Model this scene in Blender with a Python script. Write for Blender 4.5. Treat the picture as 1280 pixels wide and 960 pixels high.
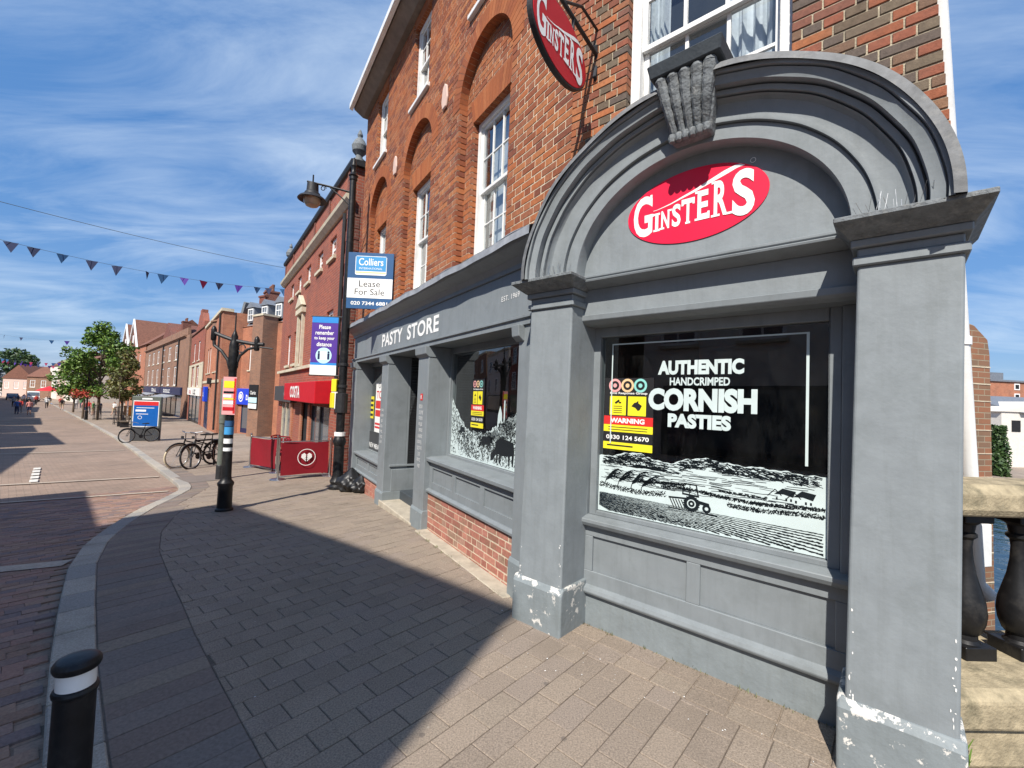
import bpy, bmesh, math, random
from mathutils import Vector, Matrix
rnd = random.Random(7)
V = Vector
R = math.radians
SC = bpy.context.scene
COL = SC.collection
for o_ in list(bpy.data.objects):
    bpy.data.objects.remove(o_)

# ------------------------------------------------------------------ camera
CAMZ = 1.72
PITCH, ROLL, FPX = R(2.19), R(2.2), 550.0
_fw = V((0, math.cos(PITCH), math.sin(PITCH)))
_up = V((0, -math.sin(PITCH), math.cos(PITCH)))
_rt = V((1, 0, 0))
CR = math.cos(ROLL) * _rt + math.sin(ROLL) * _up
CU = -math.sin(ROLL) * _rt + math.cos(ROLL) * _up
CF = _fw
cd = bpy.data.cameras.new('camera')
cam = bpy.data.objects.new('camera', cd)
COL.objects.link(cam)
cd.sensor_width = 36.0
cd.lens = 36.0 * FPX / 1280.0
cd.clip_start = 0.02
cd.clip_end = 3000
cam.matrix_world = Matrix(((CR.x, CU.x, -CF.x, 0), (CR.y, CU.y, -CF.y, 0), (CR.z, CU.z, -CF.z, CAMZ), (0, 0, 0, 1)))
SC.camera = cam

# ------------------------------------------------------------------ sun, sky, exposure
SUN_EL = R(46)
SUN_H = V((0.36, 0.933, 0)).normalized()          # the way the light travels over the ground
wd = bpy.data.worlds.new('World')
SC.world = wd
wd.use_nodes = True
nt = wd.node_tree
nt.nodes.clear()
n_out = nt.nodes.new('ShaderNodeOutputWorld')
n_bg = nt.nodes.new('ShaderNodeBackground')
n_sky = nt.nodes.new('ShaderNodeTexSky')
n_sky.sky_type = 'NISHITA'
n_sky.sun_disc = False
n_sky.sun_elevation = SUN_EL
n_sky.sun_rotation = math.atan2(-SUN_H.x, -SUN_H.y)
n_sky.air_density = 1.15
n_sky.dust_density = 0.25
n_sky.ozone_density = 3.2
n_bg.inputs['Strength'].default_value = 0.080
# thin cirrus: noise on a plane high above, stretched into streaks
n_tc = nt.nodes.new('ShaderNodeTexCoord')
n_sep = nt.nodes.new('ShaderNodeSeparateXYZ')
nt.links.new(n_tc.outputs['Generated'], n_sep.inputs[0])
n_mx = nt.nodes.new('ShaderNodeMath'); n_mx.operation = 'MAXIMUM'; n_mx.inputs[1].default_value = 0.03
nt.links.new(n_sep.outputs['Z'], n_mx.inputs[0])
n_ad = nt.nodes.new('ShaderNodeMath'); n_ad.operation = 'ADD'; n_ad.inputs[1].default_value = 0.12
nt.links.new(n_mx.outputs[0], n_ad.inputs[0])
n_dv = nt.nodes.new('ShaderNodeVectorMath'); n_dv.operation = 'DIVIDE'
n_cb = nt.nodes.new('ShaderNodeCombineXYZ')
for i_ in range(3):
    nt.links.new(n_ad.outputs[0], n_cb.inputs[i_])
nt.links.new(n_tc.outputs['Generated'], n_dv.inputs[0])
nt.links.new(n_cb.outputs[0], n_dv.inputs[1])
n_map = nt.nodes.new('ShaderNodeMapping')
n_map.inputs['Rotation'].default_value = (0, 0, R(24))
n_map.inputs['Scale'].default_value = (0.75, 1.9, 0.0)
n_map.inputs['Location'].default_value = (0.35, 0.2, 0.0)
nt.links.new(n_dv.outputs[0], n_map.inputs[0])
n_n1 = nt.nodes.new('ShaderNodeTexNoise')
n_n1.inputs['Scale'].default_value = 1.35
n_n1.inputs['Detail'].default_value = 9
n_n1.inputs['Roughness'].default_value = 0.63
n_n1.inputs['Distortion'].default_value = 0.6
nt.links.new(n_map.outputs[0], n_n1.inputs['Vector'])
n_n2 = nt.nodes.new('ShaderNodeTexNoise')
n_n2.inputs['Scale'].default_value = 0.7
n_n2.inputs['Detail'].default_value = 3
nt.links.new(n_dv.outputs[0], n_n2.inputs['Vector'])
n_ml = nt.nodes.new('ShaderNodeMath'); n_ml.operation = 'MULTIPLY'
nt.links.new(n_n1.outputs['Fac'], n_ml.inputs[0])
nt.links.new(n_n2.outputs['Fac'], n_ml.inputs[1])
n_rp = nt.nodes.new('ShaderNodeMapRange')
n_rp.inputs['From Min'].default_value = 0.19
n_rp.inputs['From Max'].default_value = 0.43
n_rp.inputs['To Max'].default_value = 0.7
nt.links.new(n_ml.outputs[0], n_rp.inputs['Value'])
n_mix = nt.nodes.new('ShaderNodeMix'); n_mix.data_type = 'RGBA'
n_mix.inputs['B'].default_value = (7.0, 8.3, 9.8, 1)
nt.links.new(n_rp.outputs[0], n_mix.inputs['Factor'])
n_air = nt.nodes.new('ShaderNodeMix'); n_air.data_type = 'RGBA'
n_air.inputs['Factor'].default_value = 0.52
n_air.inputs['B'].default_value = (0.85, 3.0, 7.6, 1)
nt.links.new(n_sky.outputs[0], n_air.inputs['A'])
nt.links.new(n_air.outputs['Result'], n_mix.inputs['A'])
nt.links.new(n_mix.outputs['Result'], n_bg.inputs['Color'])
nt.links.new(n_bg.outputs[0], n_out.inputs['Surface'])

sl = bpy.data.lights.new('sun', 'SUN')
sl.energy = 5.0
sl.angle = R(0.55)
sl.color = (1.0, 0.94, 0.85)
sun = bpy.data.objects.new('sun', sl)
COL.objects.link(sun)
SUN_D = V((SUN_H.x * math.cos(SUN_EL), SUN_H.y * math.cos(SUN_EL), -math.sin(SUN_EL)))
sun.rotation_euler = SUN_D.to_track_quat('-Z', 'Y').to_euler()
sun.location = (-10, -20, 25)
SC.view_settings.view_transform = 'Standard'
SC.view_settings.look = 'None'
SC.view_settings.gamma = 1.0
SC.view_settings.exposure = 0.45
SC.view_settings.use_curve_mapping = False
SC.render.engine = 'CYCLES'
SC.cycles.max_bounces = 8
SC.cycles.transparent_max_bounces = 12
SC.cycles.caustics_reflective = False
SC.cycles.caustics_refractive = False

# ------------------------------------------------------------------ frames and mesh helper
class Fr:
    """a wall's own axes: s along it, n out of it, z up"""
    def __init__(self, O, D, N=None):
        self.O = V(O); self.D = V(D).normalized()
        self.N = V(N).normalized() if N is not None else V((self.D.y, -self.D.x, 0))
    def p(self, s, n, z):
        return self.O + self.D * s + self.N * n + V((0, 0, z))
    def off(self, ds, dn=0, dz=0):
        return Fr(self.p(ds, dn, dz), self.D, self.N)
WF = Fr((0, 0, 0), (1, 0, 0), (0, -1, 0))
WL = {}

class MB:
    def __init__(self, F=WF):
        self.v = []; self.f = []; self.u = []; self.F = F
    def face(self, pts, uv=None):
        i = len(self.v)
        pts = [V(p) for p in pts]
        self.v += pts
        self.f.append(list(range(i, i + len(pts))))
        if uv is None:
            uv = self.uvof(pts)
        self.u.append(uv)
    def uvof(self, pts):
        F = self.F
        nrm = (pts[1] - pts[0]).cross(pts[2] - pts[0])
        an, ad, az = abs(nrm.dot(F.N)), abs(nrm.dot(F.D)), abs(nrm.z)
        out = []
        for p in pts:
            q = p - F.O
            if az > an and az > ad:
                out.append((q.dot(F.D), q.dot(F.N)))
            elif ad > an:
                out.append((q.dot(F.N), q.z))
            else:
                out.append((q.dot(F.D), q.z))
        return out
    def hexa(self, a, b, skip=()):
        """a: bottom ring of 4 points, b: top ring"""
        i = len(self.v)
        P = [V(p) for p in list(a) + list(b)]
        self.v += P
        for k, q in enumerate(((3, 2, 1, 0), (4, 5, 6, 7), (0, 1, 5, 4), (1, 2, 6, 5), (2, 3, 7, 6), (3, 0, 4, 7))):
            if k in skip: continue
            self.f.append([i + x for x in q])
            self.u.append(self.uvof([P[x] for x in q]))
    def box(self, s0, s1, n0, n1, z0, z1):
        F = self.F
        self.hexa([F.p(s0, n1, z0), F.p(s1, n1, z0), F.p(s1, n0, z0), F.p(s0, n0, z0)],
                  [F.p(s0, n1, z1), F.p(s1, n1, z1), F.p(s1, n0, z1), F.p(s0, n0, z1)])
        return self
    def quad(self, s0, s1, z0, z1, n):
        F = self.F
        self.face([F.p(s0, n, z0), F.p(s1, n, z0), F.p(s1, n, z1), F.p(s0, n, z1)])
        return self
    def poly(self, pts, n):
        F = self.F
        self.face([F.p(s, n, z) for s, z in pts])
        return self
    def prism(self, pts, n0, n1):
        """outline in (s,z), from depth n0 to n1"""
        F = self.F
        a = [F.p(s, n1, z) for s, z in pts]; b = [F.p(s, n0, z) for s, z in pts]
        self.face(a); self.face(b[::-1])
        for i in range(len(pts)):
            j = (i + 1) % len(pts)
            self.face([a[i], b[i], b[j], a[j]])
        return self
    def sweep(self, prof, s0, s1):
        """profile in (n,z) swept along s"""
        F = self.F
        a = [F.p(s0, n, z) for n, z in prof]; b = [F.p(s1, n, z) for n, z in prof]
        self.face(a); self.face(b[::-1])
        for i in range(len(prof)):
            j = (i + 1) % len(prof)
            self.face([a[i], a[j], b[j], b[i]])
        return self
    def lathe(self, c, prof, seg=20, axis=None, squash=(1, 1)):
        c = V(c)
        ax = V(axis).normalized() if axis is not None else V((0, 0, 1))
        t = V((1, 0, 0)) if abs(ax.x) < 0.9 else V((0, 1, 0))
        e1 = (t - ax * t.dot(ax)).normalized(); e2 = ax.cross(e1)
        i0 = len(self.v)
        for r, h in prof:
            for k in range(seg):
                a = 2 * math.pi * k / seg
                self.v.append(c + ax * h + (e1 * math.cos(a) * squash[0] + e2 * math.sin(a) * squash[1]) * r)
        for j in range(len(prof) - 1):
            for k in range(seg):
                k2 = (k + 1) % seg
                self.f.append([i0 + j * seg + k, i0 + j * seg + k2, i0 + (j + 1) * seg + k2, i0 + (j + 1) * seg + k])
                self.u.append([(k / seg, prof[j][1]), ((k + 1) / seg, prof[j][1]), ((k + 1) / seg, prof[j + 1][1]), (k / seg, prof[j + 1][1])])
        for j in (0, len(prof) - 1):
            if prof[j][0] > 1e-4:
                self.f.append([i0 + j * seg + k for k in range(seg)])
                self.u.append([(0, 0)] * seg)
        return self
    def tube(self, path, r, seg=8, closed=False):
        path = [V(p) for p in path]
        m = len(path); i0 = len(self.v)
        rr = r if isinstance(r, (list, tuple)) else [r] * m
        prev = None
        for i, p in enumerate(path):
            if closed: t = path[(i + 1) % m] - path[i - 1]
            else: t = path[min(i + 1, m - 1)] - path[max(i - 1, 0)]
            t.normalize()
            if prev is None:
                h = V((0, 0, 1)) if abs(t.z) < 0.9 else V((1, 0, 0))
                e = (h - t * h.dot(t)).normalized()
            else:
                e = prev - t * prev.dot(t)
                e = e.normalized() if e.length > 1e-6 else prev
            prev = e
            b = t.cross(e)
            for k in range(seg):
                a = 2 * math.pi * k / seg
                self.v.append(p + (e * math.cos(a) + b * math.sin(a)) * rr[i])
        last = m if closed else m - 1
        for i in range(last):
            j = (i + 1) % m
            for k in range(seg):
                k2 = (k + 1) % seg
                self.f.append([i0 + i * seg + k, i0 + i * seg + k2, i0 + j * seg + k2, i0 + j * seg + k])
                self.u.append([(0, 0), (1, 0), (1, 1), (0, 1)])
        if not closed:
            for i in (0, m - 1):
                self.f.append([i0 + i * seg + k for k in range(seg)]); self.u.append([(0, 0)] * seg)
        return self
    def mesh(self, name, smooth=False):
        me = bpy.data.meshes.new(name)
        me.from_pydata([tuple(p) for p in self.v], [], self.f)
        uv = me.uv_layers.new(name='UVMap')
        flat = []
        for q in self.u:
            for a in q: flat += [a[0], a[1]]
        uv.data.foreach_set('uv', flat)
        return me
    def build(self, name, mat, parent=None, bevel=0.0, smooth=False, kind=None, fix=True, label=None, seg=1):
        if not self.v: return None
        lo = V((min(p.x for p in self.v), min(p.y for p in self.v), min(p.z for p in self.v)))
        hi = V((max(p.x for p in self.v), max(p.y for p in self.v), max(p.z for p in self.v)))
        c = V(((lo.x + hi.x) / 2, (lo.y + hi.y) / 2, lo.z))
        self.v = [p - c for p in self.v]
        me = self.mesh(name)
        if fix:
            bm = bmesh.new(); bm.from_mesh(me)
            bmesh.ops.remove_doubles(bm, verts=bm.verts, dist=1e-5)
            bmesh.ops.recalc_face_normals(bm, faces=bm.faces)
            if smooth:
                for e in bm.edges:
                    if len(e.link_faces) == 2 and e.calc_face_angle(0) > R(32): e.smooth = False
            bm.to_mesh(me); bm.free()
        if smooth:
            me.polygons.foreach_set('use_smooth', [True] * len(me.polygons))
        o = bpy.data.objects.new(name, me)
        return link(o, c, mat, parent, bevel, kind, label, seg, smooth)

def link(o, c, mat, parent=None, bevel=0.0, kind=None, label=None, seg=1, smooth=False):
    COL.objects.link(o)
    if mat is not None and not o.data.materials: o.data.materials.append(mat)
    WL[o.name] = V(c)
    if parent is not None:
        o.parent = parent
        o.location = V(c) - WL[parent.name]
    else:
        o.location = c
    if bevel:
        b = o.modifiers.new('bevel', 'BEVEL'); b.width = bevel; b.segments = seg; b.limit_method = 'ANGLE'; b.angle_limit = R(40)
    if kind: o['kind'] = kind
    if label: o['label'] = label
    return o

def tag(o, label, cat, group=None):
    o['label'] = label; o['category'] = cat
    if group: o['group'] = group
    return o
def thing(name, loc, label, cat, group=None):
    o = bpy.data.objects.new(name, None)
    COL.objects.link(o)
    o.empty_display_size = 0.2
    o.location = loc
    WL[o.name] = V(loc)
    return tag(o, label, cat, group)
def copy_tree(o, parent=None):
    c = o.copy(); COL.objects.link(c); c.parent = parent
    for ch in list(o.children): copy_tree(ch, c)
    return c

def text(body, F, s0, s1, z0, z1, n, bold=0.0, spacing=1.0, depth=0.0):
    """lettering fitted into the rectangle s0..s1, z0..z1 of the frame"""
    c = bpy.data.curves.new('t', 'FONT'); c.body = body; c.size = 1.0; c.offset = bold; c.align_x = 'LEFT'
    c.space_character = spacing; c.resolution_u = 4; c.fill_mode = 'FRONT'
    o = bpy.data.objects.new('t', c)
    m = o.to_mesh()
    vs = [(v.co.x, v.co.y) for v in m.vertices]; fs = [list(p.vertices) for p in m.polygons]
    o.to_mesh_clear(); bpy.data.objects.remove(o); bpy.data.curves.remove(c)
    x0, x1 = min(v[0] for v in vs), max(v[0] for v in vs); y0, y1 = min(v[1] for v in vs), max(v[1] for v in vs)
    mb = MB(F); i = len(mb.v)
    mb.v = [F.p(s0 + (x - x0) / (x1 - x0) * (s1 - s0), n, z0 + (y - y0) / (y1 - y0) * (z1 - z0)) for x, y in vs]
    mb.f = fs; mb.u = [[(0, 0)] * len(f) for f in fs]
    return mb
def join(*mbs):
    a = MB(mbs[0].F)
    for m in mbs:
        i = len(a.v); a.v += m.v; a.f += [[x + i for x in f] for f in m.f]; a.u += m.u
    return a

# ------------------------------------------------------------------ materials
M = {}
def nodes(name):
    m = bpy.data.materials.new(name); m.use_nodes = True
    t = m.node_tree; b = t.nodes['Principled BSDF']
    M[name] = m
    return m, t, b
def N_(t, kind, **kw):
    n = t.nodes.new(kind)
    for k, v in kw.items():
        if k in n.inputs: n.inputs[k].default_value = v
        else: setattr(n, k, v)
    return n
def mixrgb(t, fac, a, b, mode='MIX'):
    n = t.nodes.new('ShaderNodeMix'); n.data_type = 'RGBA'; n.blend_type = mode
    for sock, val in (('Factor', fac), ('A', a), ('B', b)):
        if hasattr(val, 'links'): t.links.new(val, n.inputs[sock])
        elif sock == 'Factor': n.inputs[sock].default_value = val
        else: n.inputs[sock].default_value = (*val, 1) if len(val) == 3 else val
    return n.outputs['Result']
def c3(c): return (*c, 1)
def mat(name, col, rough=0.6, streak=None, var=0.12, scale=6.0, bump=0.15, bscale=60.0, spec=0.4, metal=0.0, dirt=None, dirtscale=2.0, dirtamt=0.5, coat=0.0, rvar=0.1):
    """painted or mineral surface: mottled colour, uneven gloss, fine relief and patches of dirt"""
    m, t, b = nodes(name)
    tc = N_(t, 'ShaderNodeTexCoord')
    geo = N_(t, 'ShaderNodeNewGeometry')
    pos = geo.outputs['Position']
    n1 = N_(t, 'ShaderNodeTexNoise', Scale=scale, Detail=6.0, Roughness=0.6)
    t.links.new(pos, n1.inputs['Vector'])
    lo = tuple(max(0, x * (1 - var)) for x in col); hi = tuple(min(1, x * (1 + var)) for x in col)
    cr = N_(t, 'ShaderNodeMapRange'); cr.inputs['From Min'].default_value = 0.3; cr.inputs['From Max'].default_value = 0.7
    t.links.new(n1.outputs['Fac'], cr.inputs['Value'])
    out = mixrgb(t, cr.outputs[0], lo, hi)
    if dirt:
        n2 = N_(t, 'ShaderNodeTexNoise', Scale=dirtscale, Detail=8.0, Roughness=0.7)
        t.links.new(pos, n2.inputs['Vector'])
        r2 = N_(t, 'ShaderNodeMapRange'); r2.inputs['From Min'].default_value = 0.52; r2.inputs['From Max'].default_value = 0.72; r2.inputs['To Max'].default_value = dirtamt
        t.links.new(n2.outputs['Fac'], r2.inputs['Value'])
        out = mixrgb(t, r2.outputs[0], out, dirt)
    if streak:
        mp = N_(t, 'ShaderNodeMapping'); mp.inputs['Scale'].default_value = (9.0, 9.0, 0.7); t.links.new(pos, mp.inputs[0])
        n4 = N_(t, 'ShaderNodeTexNoise', Scale=2.2, Detail=7.0, Roughness=0.65); t.links.new(mp.outputs[0], n4.inputs['Vector'])
        r4 = N_(t, 'ShaderNodeMapRange'); r4.inputs['From Min'].default_value = 0.50; r4.inputs['From Max'].default_value = 0.78; r4.inputs['To Max'].default_value = 0.36
        t.links.new(n4.outputs['Fac'], r4.inputs['Value'])
        out = mixrgb(t, r4.outputs[0], out, streak)
    t.links.new(out, b.inputs['Base Color'])
    rr = N_(t, 'ShaderNodeMapRange'); rr.inputs['To Min'].default_value = max(0.02, rough - rvar); rr.inputs['To Max'].default_value = min(1, rough + rvar)
    t.links.new(n1.outputs['Fac'], rr.inputs['Value'])
    t.links.new(rr.outputs[0], b.inputs['Roughness'])
    b.inputs['Specular IOR Level'].default_value = spec
    b.inputs['Metallic'].default_value = metal
    b.inputs['Coat Weight'].default_value = coat
    if bump:
        n3 = N_(t, 'ShaderNodeTexNoise', Scale=bscale, Detail=4.0)
        t.links.new(pos, n3.inputs['Vector'])
        bp = N_(t, 'ShaderNodeBump', Strength=bump, Distance=0.01)
        t.links.new(n3.outputs['Fac'], bp.inputs['Height'])
        t.links.new(bp.outputs[0], b.inputs['Normal'])
    return m
def pieces(name, cols, spots=None, rough=0.85, scale=35.0, bump=0.5, bscale=140.0, grime=None, grimescale=1.2, grimeamt=0.5, spec=0.3, var=0.22):
    """bricks and slabs: every piece takes a colour of its own, from the island or the object it is"""
    m, t, b = nodes(name)
    geo = N_(t, 'ShaderNodeNewGeometry'); oi = N_(t, 'ShaderNodeObjectInfo')
    ad = N_(t, 'ShaderNodeMath', operation='ADD')
    t.links.new(geo.outputs['Random Per Island'], ad.inputs[0]); t.links.new(oi.outputs['Random'], ad.inputs[1])
    fr = N_(t, 'ShaderNodeMath', operation='FRACT'); t.links.new(ad.outputs[0], fr.inputs[0])
    cr = N_(t, 'ShaderNodeValToRGB'); cr.color_ramp.interpolation = 'CONSTANT'
    el = cr.color_ramp.elements
    el[0].color = c3(cols[0]); el[0].position = 0
    el[1].color = c3(cols[1]); el[1].position = 1 / len(cols)
    for k in range(2, len(cols)):
        e = el.new(k / len(cols)); e.color = c3(cols[k])
    t.links.new(fr.outputs[0], cr.inputs[0])
    n1 = N_(t, 'ShaderNodeTexNoise', Scale=scale, Detail=5.0, Roughness=0.65)
    t.links.new(geo.outputs['Position'], n1.inputs['Vector'])
    mr = N_(t, 'ShaderNodeMapRange'); mr.inputs['From Min'].default_value = 0.3; mr.inputs['From Max'].default_value = 0.7
    mr.inputs['To Min'].default_value = 1 - var; mr.inputs['To Max'].default_value = 1 + var
    t.links.new(n1.outputs['Fac'], mr.inputs['Value'])
    cc = N_(t, 'ShaderNodeCombineXYZ')
    for k in range(3): t.links.new(mr.outputs[0], cc.inputs[k])
    out = mixrgb(t, 1.0, cr.outputs[0], cc.outputs[0], 'MULTIPLY')
    if grime:
        n2 = N_(t, 'ShaderNodeTexNoise', Scale=grimescale, Detail=8.0, Roughness=0.72)
        t.links.new(geo.outputs['Position'], n2.inputs['Vector'])
        r2 = N_(t, 'ShaderNodeMapRange'); r2.inputs['From Min'].default_value = 0.5; r2.inputs['From Max'].default_value = 0.74; r2.inputs['To Max'].default_value = grimeamt
        t.links.new(n2.outputs['Fac'], r2.inputs['Value'])
        out = mixrgb(t, r2.outputs[0], out, grime)
    if spots:
        for sc_, th, colr in spots:
            vo = N_(t, 'ShaderNodeTexVoronoi', Scale=sc_); t.links.new(geo.outputs['Position'], vo.inputs['Vector'])
            rs = N_(t, 'ShaderNodeMapRange'); rs.inputs['From Min'].default_value = th; rs.inputs['From Max'].default_value = th * 0.7; rs.inputs['To Max'].default_value = 0.7
            t.links.new(vo.outputs['Distance'], rs.inputs['Value'])
            out = mixrgb(t, rs.outputs[0], out, colr)
    t.links.new(out, b.inputs['Base Color'])
    b.inputs['Roughness'].default_value = rough
    b.inputs['Specular IOR Level'].default_value = spec
    n3 = N_(t, 'ShaderNodeTexNoise', Scale=bscale, Detail=4.0, Roughness=0.7)
    t.links.new(geo.outputs['Position'], n3.inputs['Vector'])
    bp = N_(t, 'ShaderNodeBump', Strength=bump, Distance=0.004)
    t.links.new(n3.outputs['Fac'], bp.inputs['Height']); t.links.new(bp.outputs[0], b.inputs['Normal'])
    return m
def brickmat(name, a, b_, mort, bw=0.225, bh=0.075, grime=(0.1, 0.06, 0.05)):
    """far brickwork, too small to pick apart"""
    m, t, b = nodes(name)
    tc = N_(t, 'ShaderNodeTexCoord')
    bt = N_(t, 'ShaderNodeTexBrick'); bt.inputs['Scale'].default_value = 1.0
    bt.inputs['Brick Width'].default_value = bw; bt.inputs['Row Height'].default_value = bh; bt.inputs['Mortar Size'].default_value = 0.006
    bt.inputs['Color1'].default_value = c3(a); bt.inputs['Color2'].default_value = c3(b_); bt.inputs['Mortar'].default_value = c3(mort)
    bt.inputs['Bias'].default_value = 0.0; bt.offset = 0.5
    t.links.new(tc.outputs['UV'], bt.inputs['Vector'])
    geo = N_(t, 'ShaderNodeNewGeometry')
    n2 = N_(t, 'ShaderNodeTexNoise', Scale=0.9, Detail=8.0, Roughness=0.7)
    t.links.new(geo.outputs['Position'], n2.inputs['Vector'])
    r2 = N_(t, 'ShaderNodeMapRange'); r2.inputs['From Min'].default_value = 0.45; r2.inputs['From Max'].default_value = 0.75; r2.inputs['To Max'].default_value = 0.55
    t.links.new(n2.outputs['Fac'], r2.inputs['Value'])
    out = mixrgb(t, r2.outputs[0], bt.outputs['Color'], grime)
    t.links.new(out, b.inputs['Base Color'])
    bp = N_(t, 'ShaderNodeBump', Strength=0.6, Distance=0.01, invert=True)
    t.links.new(bt.outputs['Fac'], bp.inputs['Height']); t.links.new(bp.outputs[0], b.inputs['Normal'])
    b.inputs['Roughness'].default_value = 0.9
    return m
def flat(name, col, rough=0.5, spec=0.4, metal=0.0, emit=None):
    m, t, b = nodes(name)
    geo = N_(t, 'ShaderNodeNewGeometry')
    n1 = N_(t, 'ShaderNodeTexNoise', Scale=9.0, Detail=5.0)
    t.links.new(geo.outputs['Position'], n1.inputs['Vector'])
    out = mixrgb(t, n1.outputs['Fac'], tuple(x * 0.86 for x in col), tuple(min(1, x * 1.12) for x in col))
    t.links.new(out, b.inputs['Base Color'])
    b.inputs['Roughness'].default_value = rough; b.inputs['Specular IOR Level'].default_value = spec; b.inputs['Metallic'].default_value = metal
    return m
def glassmat(name, tint=(1, 1, 1), rough=0.01, gain=1.0, wob=0.0):
    """thin pane: clear, mirrors the street more at a glancing view"""
    m = bpy.data.materials.new(name); m.use_nodes = True; M[name] = m
    t = m.node_tree; t.nodes.clear()
    o = N_(t, 'ShaderNodeOutputMaterial'); mx = N_(t, 'ShaderNodeMixShader')
    tr = N_(t, 'ShaderNodeBsdfTransparent'); tr.inputs['Color'].default_value = c3(tint)
    gl = N_(t, 'ShaderNodeBsdfGlossy'); gl.inputs['Roughness'].default_value = rough
    lw = N_(t, 'ShaderNodeLayerWeight'); lw.inputs['Blend'].default_value = 0.5
    pw = N_(t, 'ShaderNodeMath', operation='POWER'); pw.inputs[1].default_value = 4.0; t.links.new(lw.outputs['Facing'], pw.inputs[0])
    fr = N_(t, 'ShaderNodeMath', operation='MULTIPLY_ADD'); fr.inputs[1].default_value = 0.9; fr.inputs[2].default_value = 0.05; t.links.new(pw.outputs[0], fr.inputs[0])
    ml = N_(t, 'ShaderNodeMath', operation='MULTIPLY'); ml.inputs[1].default_value = gain; ml.use_clamp = True
    if wob:
        geo = N_(t, 'ShaderNodeNewGeometry')
        n1 = N_(t, 'ShaderNodeTexNoise', Scale=3.0, Detail=1.0); t.links.new(geo.outputs['Position'], n1.inputs['Vector'])
        bp = N_(t, 'ShaderNodeBump', Strength=wob, Distance=0.02); t.links.new(n1.outputs['Fac'], bp.inputs['Height'])
        t.links.new(bp.outputs[0], gl.inputs['Normal'])
    t.links.new(fr.outputs[0], ml.inputs[0]); t.links.new(ml.outputs[0], mx.inputs[0])
    t.links.new(tr.outputs[0], mx.inputs[1]); t.links.new(gl.outputs[0], mx.inputs[2])
    gs = N_(t, 'ShaderNodeNewGeometry'); mp = N_(t, 'ShaderNodeMapping'); mp.inputs['Scale'].default_value = (3, 3, 1.2); t.links.new(gs.outputs['Position'], mp.inputs[0])
    ns = N_(t, 'ShaderNodeTexNoise', Scale=2.5, Detail=8.0, Roughness=0.7); t.links.new(mp.outputs[0], ns.inputs['Vector'])
    rs = N_(t, 'ShaderNodeMapRange'); rs.inputs['From Min'].default_value = 0.42; rs.inputs['From Max'].default_value = 0.8; rs.inputs['To Max'].default_value = 0.018; t.links.new(ns.outputs['Fac'], rs.inputs['Value'])
    df = N_(t, 'ShaderNodeBsdfDiffuse'); df.inputs['Color'].default_value = (0.55, 0.56, 0.55, 1)
    m2 = N_(t, 'ShaderNodeMixShader'); t.links.new(rs.outputs[0], m2.inputs[0]); t.links.new(mx.outputs[0], m2.inputs[1]); t.links.new(df.outputs[0], m2.inputs[2])
    t.links.new(m2.outputs[0], o.inputs[0])
    return m

mat('grey_paint', (0.205, 0.228, 0.242), rough=0.5, var=0.07, scale=5, bump=0.08, bscale=22, streak=(0.125, 0.14, 0.145), dirt=(0.12, 0.135, 0.135), dirtscale=3.0, dirtamt=0.45)
mat('grey_render', (0.215, 0.24, 0.255), rough=0.62, var=0.08, scale=7, bump=0.16, bscale=30, streak=(0.14, 0.155, 0.155), dirt=(0.13, 0.15, 0.15), dirtscale=2.2, dirtamt=0.5)
# render with chipped paint
def chipped(name, amt):
    m = mat(name, (0.20, 0.228, 0.24), rough=0.6, var=0.1, scale=7, bump=0.25, bscale=35, streak=(0.13, 0.14, 0.135), dirt=(0.13, 0.15, 0.15), dirtscale=2.2, dirtamt=0.5)
    t = m.node_tree; b = t.nodes['Principled BSDF']
    src = b.inputs['Base Color'].links[0].from_socket
    geo = N_(t, 'ShaderNodeNewGeometry')
    n1 = N_(t, 'ShaderNodeTexNoise', Scale=11.0, Detail=9.0, Roughness=0.72)
    t.links.new(geo.outputs['Position'], n1.inputs['Vector'])
    sx = N_(t, 'ShaderNodeSeparateXYZ'); t.links.new(geo.outputs['Position'], sx.inputs[0])
    sb = N_(t, 'ShaderNodeMath', operation='SUBTRACT'); sb.inputs[1].default_value = 0.325; t.links.new(sx.outputs['Z'], sb.inputs[0])
    ab = N_(t, 'ShaderNodeMath', operation='ABSOLUTE'); t.links.new(sb.outputs[0], ab.inputs[0])
    mz = N_(t, 'ShaderNodeMapRange'); mz.inputs['From Min'].default_value = 0.0; mz.inputs['From Max'].default_value = 0.07; mz.inputs['To Min'].default_value = 0.10; mz.inputs['To Max'].default_value = 0.0; t.links.new(ab.outputs[0], mz.inputs['Value'])
    aw = N_(t, 'ShaderNodeMath', operation='ADD'); t.links.new(n1.outputs['Fac'], aw.inputs[0]); t.links.new(mz.outputs[0], aw.inputs[1])
    r1 = N_(t, 'ShaderNodeMapRange'); r1.inputs['From Min'].default_value = amt; r1.inputs['From Max'].default_value = amt + 0.02
    t.links.new(aw.outputs[0], r1.inputs['Value'])
    t.links.new(mixrgb(t, r1.outputs[0], src, (0.62, 0.6, 0.56)), b.inputs['Base Color'])
    return m
chipped('chipped_base', 0.60)
chipped('chipped_light', 0.68)
mat('keystone_stone', (0.15, 0.165, 0.175), rough=0.75, var=0.3, scale=18, bump=0.8, bscale=60, dirt=(0.33, 0.33, 0.31), dirtscale=22, dirtamt=0.6)
mat('capping', (0.15, 0.155, 0.16), rough=0.7, var=0.3, scale=14, bump=0.4, bscale=30, dirt=(0.3, 0.29, 0.26), dirtscale=16, dirtamt=0.5)
mat('soffit', (0.20, 0.175, 0.15), rough=0.7, var=0.2, scale=6, bump=0.2)
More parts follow.
